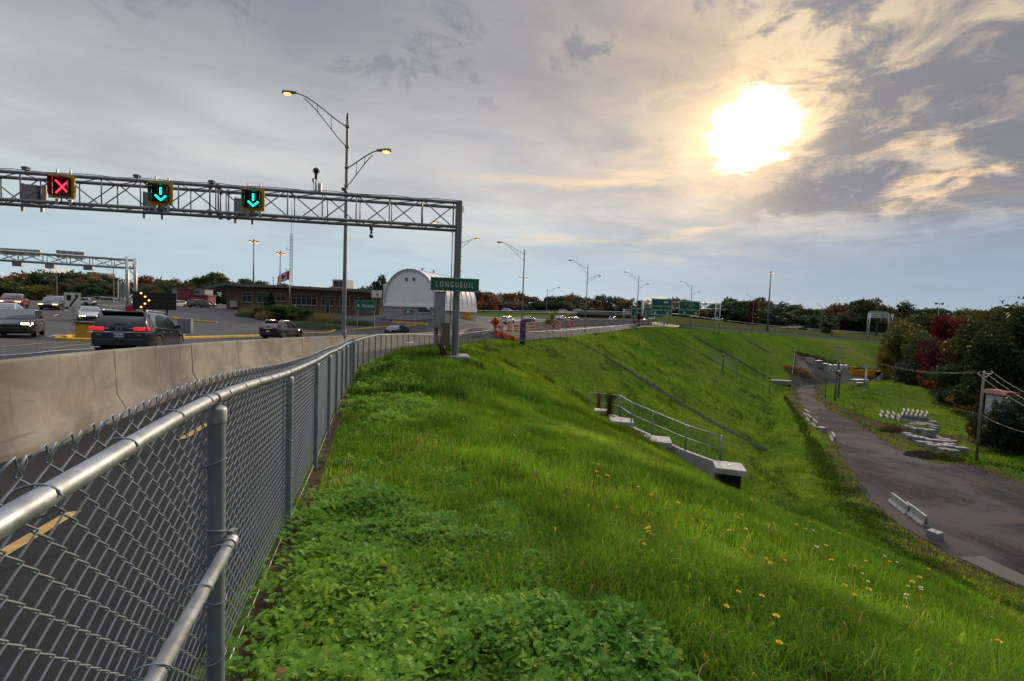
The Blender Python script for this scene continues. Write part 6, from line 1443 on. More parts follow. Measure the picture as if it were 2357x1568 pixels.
lowwall([(300, 714, 72), (265, 706, 84), (215, 699, 98), (160, 694, 112), (100, 690, 122)], 'concrete wall along the outside of the far left curve', hh=1.1)
# ---------------------------------------------------------------- far road, overpass, overhead signs
cl2 = [GH(1080, 731), GH(1300, 731)]
HWP = [(-45, 176), (-10, 176), (20, 184), (50, 197), (80, 210), (120, 222), (175, 236), (240, 250), (320, 262)]
hp = catmull([(x, y, 0) for x, y in HWP], 3.); t_ = np.gradient(hp[:, :2], axis=0); t_ /= np.linalg.norm(t_, axis=1)[:, None]; n_ = np.c_[-t_[:, 1], t_[:, 0]]
sheet('highway', [tuple(p) for p in hp[:, :2]-n_*1]+[tuple(p) for p in (hp[:, :2]+n_*17)[::-1]], .12, ASPH2, 4., 'raised highway carriageway behind the grass bank')
def rail(pts, label, name='guard_rail', hgt=.75, par=True):
    r_ = thing(name, label, 'guard rail', pts[0]); c = MB()
    for i in range(len(pts)-1):
        a, b_ = Vector(pts[i]), Vector(pts[i+1]); c.tube([a+Vector((0, 0, hgt)), b_+Vector((0, 0, hgt))], .13, 6)
    c.build('rail', ALU, r_, world=True); c = MB()
    for p in pts[::2]: c.box((p[0], p[1], p[2]+hgt/2-.1), (.15, .15, hgt+.2))
    c.build('rail_posts', STEEL, r_, world=True)
q = hp[:, :2]-n_*1.6; zz = H(q[:, 0], q[:, 1]); rail([(q[i, 0], q[i, 1], zz[i]) for i in range(0, len(q))], 'long steel guard rail along the raised highway')
# overpass
o0, o1 = P(1345, 722, 166), P(1490, 727, 172); dv = (o1-o0)[:2]; ol = np.linalg.norm(dv); rzo = math.atan2(dv[1], dv[0]); zo = P(1410, 724, 168)[2]
ov = thing('overpass', 'grey concrete overpass carrying the raised highway across the road', 'overpass', (o0[0], o0[1], zo), rzo)
c = MB(); c.box((ol/2, 5, -.35), (ol+6, 10, .5)); c.build('deck', CONG, ov)
c = MB(); c.box((ol/2, -.1, .35), (ol+6, .25, .9)); c.build('parapet', CONG, ov)
c = MB()
for y in (1.2, 3.5, 5.8, 8.1): c.box((ol/2, y, -1.15), (ol+4, .4, 1.1))
c.build('girder', DARK, ov)
for u in (.1, .5, .9):
    for y in (2, 5, 8): c = MB(); c.lathe([(.5, -5.5), (.5, -1.7)], 12, (ol*u, y, 0)); c.build('pier', CONG, ov, ang=40)
c = MB(); c.prism([(ol-1, -4.2), (ol+9, -4.2), (ol+3.4, -.2), (ol-1, -.2)], .2, 9.8, 'y'); c.build('abutment', CONG, ov)
# far green sign gantries
def far_gantry(name, label, pxl, pxr, py_l, py_r, d0, d1, py_top_l, py_top_r, hpx, legs=('l', 'r'), mat_=ALU, thick=1.):
    A_, B_ = P(pxl, py_l, d0), P(pxr, py_r, d1); zb0 = h(A_[0], A_[1]); zb1 = h(B_[0], B_[1]); dv = (B_-A_)[:2]; L = np.linalg.norm(dv); rz = math.atan2(dv[1], dv[0])
    r_ = thing(name, label, 'gantry', (A_[0], A_[1], zb0), rz); zt0 = P(pxl, py_top_l, d0)[2]-zb0; zt1 = P(pxr, py_top_r, d1)[2]-zb0; hh = hpx*d0/1020
    c = MB(); w = 1.2; r1 = .075*thick
    for y in (0, w):
        for dz in (0, -hh): c.tube([(0, y, zt0+dz), (L, y, zt1+dz)], r1*1.3, 6)
    c.build('truss_chord', mat_, r_, smooth=True); c = MB(); nb_ = max(4, int(L/1.9))
    for i in range(nb_):
        u0, u1 = i/nb_, (i+1)/nb_; z0, z1 = zt0+(zt1-zt0)*u0, zt0+(zt1-zt0)*u1
        for y in (0, w):
            up = (i+(y > 0)) % 2; c.tube([(L*u0, y, z0-hh*(1-up)), (L*u1, y, z1-hh*up)], r1*.7, 5)
            if thick > 1: c.tube([(L*u0, y, z0-hh), (L*u0, y, z0)], r1*.6, 5)
    c.build('truss_bracing', mat_, r_, smooth=True)
    for e_ in legs:
        x, zb_, zt = (0, 0, zt0) if e_ == 'l' else (L, zb1-zb0, zt1)
        for y in (0, w): c = MB(); c.tube([(x+(.55 if y else 0)*(1 if e_ == 'l' else -1), y, zb_-.5), (x+(.55 if y else 0)*(1 if e_ == 'l' else -1), y, zt+.3)], .16*thick, 8); c.build('column', mat_, r_, smooth=True)
        c = MB(); n2 = 6; s_ = (1 if e_ == 'l' else -1)
        for k in range(n2): z0 = zb_+(zt-hh-zb_)*k/n2; z1 = zb_+(zt-hh-zb_)*(k+1)/n2; c.tube([(x, 0, z0), (x+.55*s_, w, z1)] if k % 2 else [(x+.55*s_, w, z0), (x, 0, z1)], r1*.6, 5)
        c.build('column_bracing', mat_, r_)
    return r_, A_, dv/L, zb0, zt0, zt1, L
fg = far_gantry('sign_gantry', 'pale steel gantry carrying the two larger green road signs', 1480, 1655, 735, 755, 128, 140, 694, 699, 14)
def far_sign(label, x0, y0, x1, y1, d, lines):
    a, b_ = P(x0, (y0+y1)/2, d), P(x1, (y0+y1)/2+(x1-x0)*.037, d*1.01); w = np.linalg.norm((b_-a)[:2]); hh = (y1-y0)*d/1020; c_ = (a+b_)/2
    return green_sign('road_sign', label, c_, math.atan2((b_-a)[1], (b_-a)[0]), w, hh, [(k, t, x*w, z*hh, (s_ if not isinstance(s_, tuple) else s_)*(hh if not isinstance(s_, tuple) else 1)) if not isinstance(s_, tuple) else (k, t, x*w, z*hh, s_) for k, t, x, z, s_ in lines], border=.14, thick=.15)
sA = far_sign('green road sign to La Prairie with two arrows, larger left one', 1499, 687, 1547, 726, 127, [('t', 'La Prairie / USA', 0, .00, .17), ('t', 'Longueuil / Hôpital', 0, -.22, .165), ('a', PI/4, -.30, -.36, .22), ('a', PI/4, .30, -.36, .22), ('b', None, .20, .30, (1.3, .5))])
c = MB(); hh = 39*127/1020; c.prism([(-1.6, hh*.20), (-.95, hh*.20), (-.80, hh*.36), (-1.0, hh*.42), (-1.55, hh*.42), (-1.75, hh*.36)], -.12, -.09, 'y'); c.build('route_shield', M('shield blue', (.05, .14, .42), .5), sA)
far_sign('green road sign for Boul. Taschereau with two right arrows, larger right one', 1562, 692, 1611, 726, 133, [('t', '134   OUEST', 0, .22, .15), ('t', 'WEST', .05, .06, .13), ('t', 'BOUL. TASCHEREAU', 0, -.16, .16), ('a', -PI/4, -.22, -.34, .22), ('a', -PI/4, .30, -.34, .22)])
fg2 = far_gantry('sign_gantry', 'smaller pale gantry with a yellow end carrying the lower pair of green signs', 1435, 1536, 740, 750, 144, 146, 713, 716, 9)
far_sign('small green road sign partly behind the larger gantry leg, lower left', 1452, 709, 1487, 731, 143, [('t', 'Longueuil', 0, .0, .22), ('a', PI, -.25, -.3, .2)])
far_sign('small green road sign for Boul. La Fayette, lower right', 1487, 713, 1526, 731, 142.5, [('t', 'BOUL. LA FAYETTE', 0, .12, .22), ('t', 'BOUL. LAFAYETTE', 0, -.14, .2), ('a', PI, 0, -.34, .22)])
fg3 = far_gantry('sign_gantry', 'far gantry at the right, seen from behind the sign', 1992+8, 2052, 765, 768, 196, 200, 722, 724, 9)
q0, q1 = P(2008, 720, 197), P(2050, 726, 199); s_ = thing('reverse_sign', 'grey back of a big road sign on the far right gantry', 'sign', (q0+q1)/2+np.array([0, 1.6, -.2]), math.atan2((q1-q0)[1], (q1-q0)[0])); c = MB(); c.box((0, 0, 0), (np.linalg.norm(q1-q0), .2, 2.9)); c.build('panel', ALU, s_); c = MB(); 
for k in (-.3, 0, .3): c.box((k*8, -.14, 0), (.12, .1, 3.1))
c.build('rib', STEEL, s_)
# the far left gantry with grey sign backs
fl = far_gantry('overhead_gantry', 'far left steel gantry over the oncoming traffic with grey sign backs on top', 312, -260, 716, 690, 55, 45, 601, 562, 18, legs=('l',), thick=1.15)
def gback(x0, y0, x1, y1, d0, label, dy=.0):
    a, b_ = P(x0, y0, d0), P(x1, y1, d0-1.0); c_ = (a+b_)/2; w = np.linalg.norm(b_-a); return c_, w, math.atan2((b_-a)[1], (b_-a)[0])
for x0, x1, yc, hp_, d, l_ in ((-60, 94, 579, 15, 49.5, 'long grey sign back on top of the far left gantry, cut by the picture edge'), (130, 194, 586.5, 17, 51.5, 'shorter grey sign back on top of the far left gantry')):
    a, b_ = P(x0, yc-(x1-x0)*.03, d-.6), P(x1, yc+(x1-x0)*.03, d+.6); s_ = thing('reverse_sign', l_, 'sign', (a+b_)/2, math.atan2((b_-a)[1], (b_-a)[0])); w = np.linalg.norm((b_-a)[:2]); c = MB(); c.bbox((0, 0, 0), (w, .2, hp_*d/1020), .02); c.build('panel', ALU, s_); c = MB()
    for k in np.linspace(-.42, .42, 5): c.box((k*w, -.13, -.1), (.07, .06, hp_*d/1020*1.15))
    c.build('rib', STEEL, s_)
for px, py, l_ in ((41, 607, 'first small grey box under the far left gantry'), (116, 612, 'second small grey box under the far left gantry'), (204, 616, 'third small grey box under the far left gantry, nearest its leg')):
    s_ = thing('lane_signal', l_, 'lane signal', P(px, py, 50 if px < 100 else 52), R(10)); c = MB(); c.bbox((0, 0, 0), (.92, .3, .62), .02); c.build('signal_box', ALU, s_); c = MB(); c.box((0, -.16, 0), (.74, .03, .46)); c.build('back_panel', GREYP, s_)
# stacked grey panels, containers and low buildings on the far left
q = GH(288, 711); s_ = thing('rack', 'grey upright panel rack standing beside the far left gantry leg', 'rack', P(287, 708, 88)); c = MB()
for x in (-1.3, -.7, 0, .6): c.box((x, 0, 2.6), (.14, .14, 5.2))
c.build('upright', ALU, s_); c = MB(); c.box((-.3, .1, 3.5), (1.5, .12, 2.6)); c.box((-1, .05, .9), (.9, .1, 1.8)); c.build('panel', GREYP, s_)
def boxbld(name, label, cat, px0, px1, py0, py1, d, depth, mat_, wins=(), roof=None, rz=0., wm=GLB):
    a, b_ = P(px0, (py0+py1)/2, d), P(px1, (py0+py1)/2, d); w = np.linalg.norm((b_-a)[:2]); zt = P((px0+px1)/2, py0, d)[2]; zb_ = P((px0+px1)/2, py1, d)[2]; zg_ = min(zb_, h((a+b_)[0]/2, (a+b_)[1]/2)); r_ = thing(name, label, cat, ((a+b_)[0]/2, (a+b_)[1]/2, zg_), rz); H_ = zt-zg_
    c = MB(); c.box((0, depth/2, H_/2), (w, depth, H_)); c.build('wall', mat_, r_)
    for fx, fz, fw, fh in wins: c = MB(); c.box((fx*w, -.03, fz*H_), (fw*w, .05, fh*H_)); c.build('window', wm, r_)
    if roof: c = MB(); c.prism([(-w/2-.4, 0), (w/2+.4, 0), (w*.32, roof[0]), (-w*.32, roof[0])], -.5, depth+.5, 'y'); c.xf(Matrix.Translation((0, 0, H_))); c.build('roof', roof[1], r_)
    else: c = MB(); c.box((0, depth/2, H_+.1), (w+.3, depth+.3, .2)); c.build('roof', ROOFM, r_)
    return r_
boxbld('container', 'red corrugated container left of the brick building, taller one', 'container', 408, 437, 665, 691, 112, 3, REDC)
boxbld('container', 'grey cabin with one window on top of the red containers', 'container', 437, 472, 665, 680, 113, 3, GREYC, wins=((.0, .8, .25, .1),))
boxbld('container', 'low red container under the grey cabin', 'container', 432, 478, 680, 692, 110, 3, REDC)
boxbld('container', 'grey container at the far left end of the red ones', 'container', 396, 408, 664, 690, 114, 3, GREYC)
boxbld('hoarding', 'low green hoarding panel behind the white cars', 'hoarding', 425, 470, 694, 706, 104, .2, M('hoarding green', (.06, .20, .15), .7))
boxbld('house', 'grey roofed house among the trees at the far left', 'house', 72, 108, 659, 668, 165, 9, M('pale wall', (.30, .31, .32), .8), wins=((-.25, .45, .14, .5), (.2, .45, .14, .5)), roof=(3.4, M('slate roof', (.13, .145, .17), .8, var=.15)))
boxbld('shed', 'small brick shed with a round tank beside the far left road', 'shed', 104, 122, 683, 692, 150, 5, BRK)
boxbld('office_block', 'pale office block on the skyline above the far left trees', 'building', 200, 222, 627, 640, 420, 20, M('haze grey wall', (.24, .26, .29), .8), wins=((0, .5, .9, .1), (0, .8, .9, .1)))
boxbld('long_shed', 'long low grey shed wall across the back of the far left car park', 'building', 200, 300, 684, 694, 135, 6, GREYC, wins=((-.3, .6, .1, .2), (.1, .6, .1, .2)))
boxbld('townhouse_row', 'row of red brick houses with white gables seen low behind the highway', 'building', 1140, 1330, 717, 724, 255, 8, M('far brick', (.10, .04, .035), .85), wins=((-.3, .5, .03, .3), (-.1, .5, .03, .3), (.1, .5, .03, .3), (.3, .5, .03, .3)))
for px in (1160, 1192, 1232, 1300): 
    s_ = thing('gable', 'white gabled dormer on the red brick house row'+{1160: ', far left one', 1192: ', second from the left', 1232: ', third from the left', 1300: ', far right one'}[px], 'dormer', P(px, 719, 253)); c = MB(); c.prism([(-1.2, -1), (1.2, -1), (-.3, 2.0)], -.3, .5, 'y'); c.build('gable_wall', SIGNW, s_)
# flag, radio mast, planted bed
q = P(666, 724, 66); q[2] = h(q[0], q[1]); fp = thing('flagpole', 'tall flagpole flying a red and white maple leaf flag', 'flagpole', q); Hp = P(665, 622, 66)[2]-q[2]
c = MB(); c.tube([(0, 0, 0), (0, 0, Hp)], [.07, .04], 10); c.lathe([(.05, 0), (.09, .06), (.02, .14)], 10, (0, 0, Hp)); c.build('pole', ALU, fp, smooth=True)
def flagpt(u, v):           # u from hoist to fly, v from bottom to top; blowing to the left
    return Vector((-u*1.9-.04, .28*math.sin(u*7+v*.8)*min(1, u*2.5), Hp-.15-1.30+v*1.30-.62*u*u-.30*u+.07*math.sin(u*9)))
FR_ = M('flag red', (.52, .010, .022), .7, var=.08); FW_ = M('flag white', (.70, .70, .70), .7, var=.05)
def flagpart(nm, u0, u1, mt_): 
    c = MB(); n1, n2 = 10, 8; V = [flagpt(u0+(u1-u0)*i/n1, j/n2) for i in range(n1+1) for j in range(n2+1)]; c.add(V, [(i*(n2+1)+j, i*(n2+1)+j+1, (i+1)*(n2+1)+j+1, (i+1)*(n2+1)+j) for i in range(n1) for j in range(n2)]); return c.build(nm, mt_, fp, smooth=True)
flagpart('red_band', 0, .26, FR_); flagpart('white_field', .26, .74, FW_); flagpart('red_band', .74, 1., FR_)
leaf = [(0, 1), (.16, .68), (.36, .78), (.28, .38), (.52, .58), (.60, .44), (.90, .48), (.80, .20), (.92, .10), (.44, -.30), (.50, -.46), (.06, -.40), (.06, -.85), (-.06, -.85), (-.06, -.40), (-.50, -.46), (-.44, -.30), (-.92, .10), (-.80, .20), (-.90, .48), (-.60, .44), (-.52, .58), (-.28, .38), (-.36, .78), (-.16, .68)]
c = MB(); V = []
for s__ in (-1, 1): V += [flagpt(.5+x*.20, .5+z*.36)+Vector((0, .02*s__, 0)) for x, z in leaf]
n1 = len(leaf); cc_ = [flagpt(.5, .5)+Vector((0, .022*s__, 0)) for s__ in (-1, 1)]; V += cc_
c.add(V, [(i, (i+1) % n1, 2*n1) for i in range(n1)]+[(n1+(i+1) % n1, n1+i, 2*n1+1) for i in range(n1)]); c.build('leaf_emblem', FR_, fp)
q = P(669, 690, 128); z0 = h(q[0], q[1]); rm = thing('radio_mast', 'slender grey lattice radio mast behind the flag', 'radio mast', (q[0], q[1], z0)); Ht = P(670, 515, 128)[2]-z0; c = MB(); w = .42
for k in range(3): a = 2*PI*k/3; c.tube([(w*math.cos(a), w*math.sin(a), 0), (w*.85*math.cos(a), w*.85*math.sin(a), Ht-3)], .06, 5)
c.tube([(0, 0, Ht-3.4), (0, 0, Ht+6)], .05, 5); c.build('mast_leg', STEEL, rm); c = MB(); n1 = int((Ht-3)/.9)
for i in range(n1):
    z = (Ht-3)*i/n1; z2 = (Ht-3)*(i+1)/n1
    for k in range(3):
        a, b_ = 2*PI*k/3, 2*PI*(k+1)/3; c.tube([(w*math.cos(a), w*math.sin(a), z), (w*math.cos(b_), w*math.sin(b_), z)], .035, 4)
        if k == 0: c.tube([(w*math.cos(a), w*math.sin(a), z), (w*math.cos(b_), w*math.sin(b_), z2)], .03, 4)
for z in (Ht*.43, Ht*.68): c.tube([(0, 0, z), (-1.3, 0, z+.1)], .05, 5); c.tube([(-1.3, 0, z-.5), (-1.3, 0, z+.9)], .04, 5)
c.build('lattice', STEEL, rm)
# ---------------------------------------------------------------- trees
def crownmat():
    mt = bpy.data.materials.new('tree foliage'); mt.use_nodes = True; nb = NB(mt.node_tree); b = nb.n['Principled BSDF']; o_ = nb.n['Material Output']
    oc = nb.new('ShaderNodeObjectInfo').outputs['Color']; c = nb.mix(1., oc, nb.attr('Col'), 'MULTIPLY'); nb.put(b.inputs['Base Color'], c); b.inputs['Roughness'].default_value = .65; b.inputs['Specular IOR Level'].default_value = .15
    t = nb.new('ShaderNodeBsdfTranslucent'); nb.put(t.inputs[0], c); mx = nb.new('ShaderNodeMixShader'); mx.inputs[0].default_value = .35
    nb.l.new(b.outputs[0], mx.inputs[1]); nb.l.new(t.outputs[0], mx.inputs[2]); nb.l.new(mx.outputs[0], o_.inputs[0]); return mt
CROWN = crownmat(); BARK = M('bark', (.075, .058, .045), .95, var=.35, sc_=4., bump=.5, bsc=14)
def crown_data(seed, kind, n, leaf):
    g = np.random.default_rng(seed); lobes = []
    if kind == 'round': 
        for i in range(22): a = g.uniform(0, 2*PI); r = g.uniform(.08, .40); z = g.uniform(.16, .90); lobes.append((r*math.cos(a)*(1.2-.6*z), r*math.sin(a)*(1.2-.6*z), z, g.uniform(.07, .19)))
    elif kind == 'tall':
        for i in range(15): z = g.uniform(.12, .93); a = g.uniform(0, 2*PI); r = g.uniform(.04, .30)*(1.1-.75*abs(z-.45)); lobes.append((r*math.cos(a), r*math.sin(a), z, g.uniform(.10, .18)))
    elif kind == 'open':
        for i in range(17): a = g.uniform(0, 2*PI); r = g.uniform(.12, .46); z = .40+g.uniform(0, .5)*(1-.7*r); lobes.append((r*math.cos(a), r*math.sin(a), z, g.uniform(.07, .14)))
    elif kind == 'bush':
        for i in range(22): a = g.uniform(0, 2*PI); r = g.uniform(.05, .42); z = g.uniform(.08, .88)*(1-.45*r); lobes.append((r*math.cos(a), r*math.sin(a), z, g.uniform(.08, .20)))
    elif kind == 'fir':
        for i in range(40): z = g.uniform(.05, .96); a = g.uniform(0, 2*PI); r = .34*(1-z)*g.uniform(.5, 1.); lobes.append((r*math.cos(a), r*math.sin(a), z, .025+.10*(1-z)))
    L = np.array(lobes); w = L[:, 3]**2; k = g.choice(len(L), n, p=w/w.sum()); v = g.normal(size=(n, 3)); v /= np.linalg.norm(v, axis=1)[:, None]
    rad = np.where(g.uniform(0, 1, n) < .12, g.uniform(1., 1.55, n), g.uniform(.35, 1.12, n)**.6); p = L[k, :3]+v*(L[k, 3]*rad)[:, None]*np.array([1, 1, .82]); p[:, 2] = np.maximum(p[:, 2], .02)
    # each clump: two crossed leaf-sprays of four points
    s = leaf*g.uniform(.5, 1.4, n); a = g.normal(size=(n, 3)); a = a*.8+v*.3; a /= np.linalg.norm(a, axis=1)[:, None]; b = np.cross(a, g.normal(size=(n, 3))); b /= np.linalg.norm(b, axis=1)[:, None]
    A = a*s[:, None]; B = b*(s*g.uniform(.35, .7, n))[:, None]
    V = np.stack([p-A, p+B*.9-A*.1, p+A*1.1, p-B*.9+A*.15], 1).reshape(-1, 3); F = np.arange(4*n).reshape(n, 4)
    lt = g.uniform(.72, 1.25, len(L))[k]*g.uniform(.65, 1.35, n); hue = g.normal(0, .10, n)+np.clip(g.normal(0, .20, len(L)), -.3, .5)[k]; C = np.stack([lt*(1+hue), lt, lt*(1-hue)], 1); C = np.repeat(np.clip(C, .2, 2.2), 4, 0).astype(np.float32)
    return V, F, C, L
CRM = {}
def crown_mesh(key):
    if key not in CRM:
        seed, kind, n, leaf = key; V, F, C, L = crown_data(seed, kind, n, leaf); o = npmesh('crown', V, F, CROWN, {'Col': C}); 
        t = MB(); g = random.Random(seed); t.tube([(0, 0, -.05), (.01, .005, .15), (.0, .01, .35), (.01, 0, .62)], [.030, .023, .017, .006], 8)
        for i in range(0, len(L), 2): q = L[i]; z0 = max(.12, min(.5, q[2]*.5)); t.tube([(0, 0, z0), (q[0]*.5, q[1]*.5, (z0+q[2])/2-.02), (q[0], q[1], q[2])], [.011, .008, .003], 5)
        tr = t.build('trunk', BARK, smooth=True); CRM[key] = (o.data, tr.data); bpy.data.objects.remove(o); bpy.data.objects.remove(tr)
    return CRM[key]
def tree(name, label, cat, loc, H_, W_, key, col, group=None, trunk=True, rz=None):
    r_ = thing(name, label, cat, loc, random.uniform(0, 6) if rz is None else rz, group)
    cm, tm = crown_mesh(key); c = bpy.data.objects.new('crown', cm); COL.objects.link(c); c.parent = r_; c.scale = (W_, W_, H_); c.color = (*col, 1)
    if trunk: t = bpy.data.objects.new('trunk', tm); COL.objects.link(t); t.parent = r_; t.scale = (H_*.8, H_*.8, H_)
    return r_
DG = (.040, .066, .030); MG = (.062, .092, .032); OL = (.100, .100, .040); OR = (.20, .098, .036); YG = (.18, .15, .04); BR = (.135, .086, .048); RD = (.17, .016, .022); GR = (.06, .075, .055)  # foliage tones; distance haze is lightened into the far ones
prof = [(-160, 642), (0, 640), (50, 636), (120, 628), (180, 633), (240, 635), (300, 640), (360, 642), (420, 646), (440, 640), (530, 646), (600, 656), (700, 662), (760, 662), (830, 660), (900, 652), (1000, 670), (1080, 674), (1150, 671), (1230, 674), (1280, 684), (1310, 680), (1350, 688), (1430, 688), (1500, 691), (1560, 691), (1600, 694), (1650, 688), (1700, 683), (1750, 692), (1800, 696), (1850, 708), (1900, 704), (1950, 698), (2060, 712), (2130, 713), (2200, 715), (2260, 713), (2320, 709), (2500, 706)]
pxp = [a for a, _ in prof]; pyp = [b for _, b in prof]
def where(px):
    return ('beyond the far left road' if px < 390 else 'behind the brick building and dome' if px < 1080 else 'behind the raised highway' if px < 1560 else 'behind the far ramp and its bank' if px < 2040 else 'on the skyline above the right-hand thicket')
NMC = {DG: 'dark green', MG: 'mid green', OL: 'olive green', OR: 'orange', YG: 'yellowish', BR: 'brown-tinged', GR: 'grey-green'}
keysB = [(11, 'round', 1500, .042), (12, 'round', 1500, .045), (13, 'tall', 1400, .045), (14, 'bush', 1500, .05), (15, 'open', 1100, .036)]
px = -150; i = 0
while px < 2480:
    d = random.uniform(150, 200) if px < 380 else random.uniform(190, 240) if px < 1080 else random.uniform(262, 310) if px < 1560 else random.uniform(255, 300)
    q = P(px, 735, d); zg_ = h(q[0], q[1]); top = P(px, np.interp(px, pxp, pyp)+random.uniform(-3, 9), d)[2]; H_ = max(5., top-zg_+random.uniform(-.4, .5)); k = random.random()
    if px < 390: col = random.choice([DG, DG, OL, OR, BR, MG, OL, MG, OL, DG])
    elif px < 1080: col = random.choice([DG, DG, MG, BR, OL])
    else: col = random.choice([DG, DG, MG, OL, OL, BR, GR] + ([OR] if 1150 < px < 1560 else []))
    tree('tree', NMC[col]+' tree in the belt of trees '+where(px), 'tree', (q[0], q[1], zg_), H_*1.07, H_*random.uniform(1.1, 1.5), random.choice(keysB), col, NMC[col]+' trees '+where(px))
    # understorey in front closes the belt towards the ground
    if True:
        d2 = d-random.uniform(8, 18); px2 = px+random.uniform(-8, 8); q = P(px2, 735, d2); zg_ = h(q[0], q[1]); col = random.choice([DG, OL, MG, DG, BR]) if px > 390 else random.choice([DG, OL, YG, MG, DG, BR, OL])
        if not (430 < px < 1085): tree('shrub', NMC[col]+' shrub along the foot of the trees '+where(px), 'shrub', (q[0], q[1], zg_-.3), H_*random.uniform(.55, .82), H_*random.uniform(.9, 1.35), keysB[3], col, NMC[col]+' shrubs '+where(px), trunk=False)
    px += random.uniform(14, 22)*(1.25 if px < 380 else 1.); i += 1
def lone(px, ytop, d, wpx, key, col, name, label, base=None, H0=None):
    q = P(px, 735, d); zg_ = h(q[0], q[1]) if base is None else P(px, base, d)[2]; top = P(px, ytop, d)[2]; return tree(name, label, 'tree' if 'tree' in name else 'shrub', (q[0], q[1], zg_-.1), (top-zg_)*1.04, wpx*d/1020*1.15, key, col)
lone(487, 622, 150, 78, (21, 'open', 2200, .030), MG, 'tree', 'tall open-crowned green tree left of the brick building roof')
lone(560, 640, 150, 50, (22, 'open', 1600, .034), DG, 'tree', 'smaller open-crowned tree above the brick building, right of the tall one')
lone(872, 628, 98, 62, (23, 'open', 3000, .026), DG, 'tree', 'dark leafy tree between the brick building and the white dome')
lone(1125, 676, 205, 62, (24, 'round', 1600, .04), OR, 'tree', 'orange tree just right of the white dome')
lone(1272, 736, 150, 1, (24, 'round', 1600, .04), YG, 'x', 'x') if 0 else None
lone(1274, 711, 84, 36, (25, 'open', 900, .035), YG, 'tree', 'small young yellow tree in the median by the drums')
lone(1392, 669, 250, 46, (26, 'open', 1500, .034), DG, 'tree', 'tall dark tree standing above the others behind the overpass')
lone(1362, 690, 240, 70, (24, 'round', 1600, .04), OL, 'tree', 'broad olive tree left of the overpass')
lone(1470, 722, 122, 26, (27, 'tall', 900, .05), RD, 'tree', 'narrow dark red tree under the lower green signs')
lone(2020, 681, 235, 88, (28, 'open', 2600, .028), (.05, .055, .024), 'tree', 'big spreading open-crowned tree above the far right gantry')
lone(1905, 738, 215, 40, (14, 'bush', 1500, .05), DG, 'shrub', 'dark round shrub on the far bank right of the distant avenue')
lone(1780, 705, 240, 60, (12, 'round', 1500, .045), DG, 'tree', 'dark green tree left of the distant avenue of cars')
lone(1700, 690, 236, 90, (11, 'round', 1500, .042), (.04, .07, .024), 'tree', 'big dark green tree behind the right green sign gantry')
lone(1730, 694, 228, 42, (27, 'tall', 900, .05), (.12, .035, .025), 'tree', 'reddish brown tree behind the single-armed lamp')
# thicket climbing the right-hand side
NK = lambda s, k, n=5200, l=.026: (s, k, n, l)
for px, yt, yb, w, d, k_, c_, nm, lb in [
 (2092, 742, 832, 105, 140, NK(31, 'bush'), (.11, .105, .022), 'tree', 'yellow-green tree at the left end of the right-hand thicket'),
 (2068, 760, 815, 60, 150, NK(32, 'bush'), (.13, .11, .025), 'shrub', 'yellowish shrub in front of the far right gantry legs'),
 (2140, 770, 862, 90, 128, NK(33, 'bush'), DG, 'tree', 'dark green tree between the yellow-green and the red tree'),
 (2188, 733, 860, 80, 122, NK(34, 'round'), (.105, .016, .022), 'tree', 'deep red tree, tallest red crown in the right-hand thicket'),
 (2146, 778, 880, 70, 112, NK(35, 'bush'), (.085, .018, .022), 'tree', 'lower deep red tree in front of the tallest red one'),
 (2110, 800, 868, 80, 122, NK(36, 'bush'), (.045, .05, .03), 'shrub', 'grey-green shrub at the foot of the thicket by the lawn'),
 (2170, 850, 905, 70, 105, NK(37, 'bush'), (.05, .055, .03), 'shrub', 'brownish green shrub below the red trees'),
 (2250, 716, 930, 150, 100, NK(38, 'round', 6500), (.050, .058, .014), 'tree', 'tall olive tree right of the deep red ones'),
 (2215, 790, 925, 95, 95, NK(39, 'bush'), (.032, .052, .018), 'tree', 'dark green tree below the tall olive one'),
 (2330, 708, 960, 170, 88, NK(40, 'round', 6500), (.038, .050, .013), 'tree', 'tall dark tree at the right edge of the picture'),
 (2290, 780, 960, 130, 80, NK(41, 'round', 6500), (.022, .036, .014), 'tree', 'very dark tree behind the utility pole top'),
 (2400, 715, 980, 190, 80, NK(42, 'round', 6500), (.034, .045, .013), 'tree', 'dark tree mostly outside the right edge of the picture'),
 (2156, 862, 906, 40, 100, NK(43, 'bush', 2600, .04), (.20, .022, .018), 'shrub', 'bright red shrub beside the lawn below the thicket'),
 (2222, 890, 938, 60, 86, NK(44, 'bush', 3000, .035), (.16, .10, .018), 'shrub', 'golden shrub left of the utility pole'),
 (2262, 905, 945, 60, 80, NK(45, 'bush', 3000, .035), (.15, .12, .02), 'shrub', 'yellow shrub right behind the utility pole'),
 (2190, 880, 928, 60, 92, NK(46, 'bush', 3000, .035), DG, 'shrub', 'dark shrub between the red and the golden shrubs'),
 (2318, 925, 1030, 95, 60, NK(47, 'bush'), (.026, .040, .030), 'shrub', 'dark blue-green shrub in front of the white house'),
 (2280, 940, 1040, 80, 62, NK(48, 'bush'), (.045, .038, .026), 'shrub', 'brownish dark shrub right of the utility pole'),
 (2390, 900, 1070, 150, 56, NK(49, 'bush'), (.020, .032, .018), 'tree', 'dark tree cut by the right edge, in front of the house'),
 (2345, 970, 1060, 70, 57, NK(50, 'bush'), (.022, .030, .018), 'shrub', 'lowest dark shrub at the right edge by the gravel')]:
    q = P(px, yb, d); zg_ = h(q[0], q[1]); zb_ = min(zg_, P(px, yb, d)[2]); top = P(px, yt, d)[2]
    tree(nm, lb, nm, (q[0], q[1], zb_-.3), (top-zb_+.3)*1.04, w*d/1020*1.2, k_, c_, trunk=True)
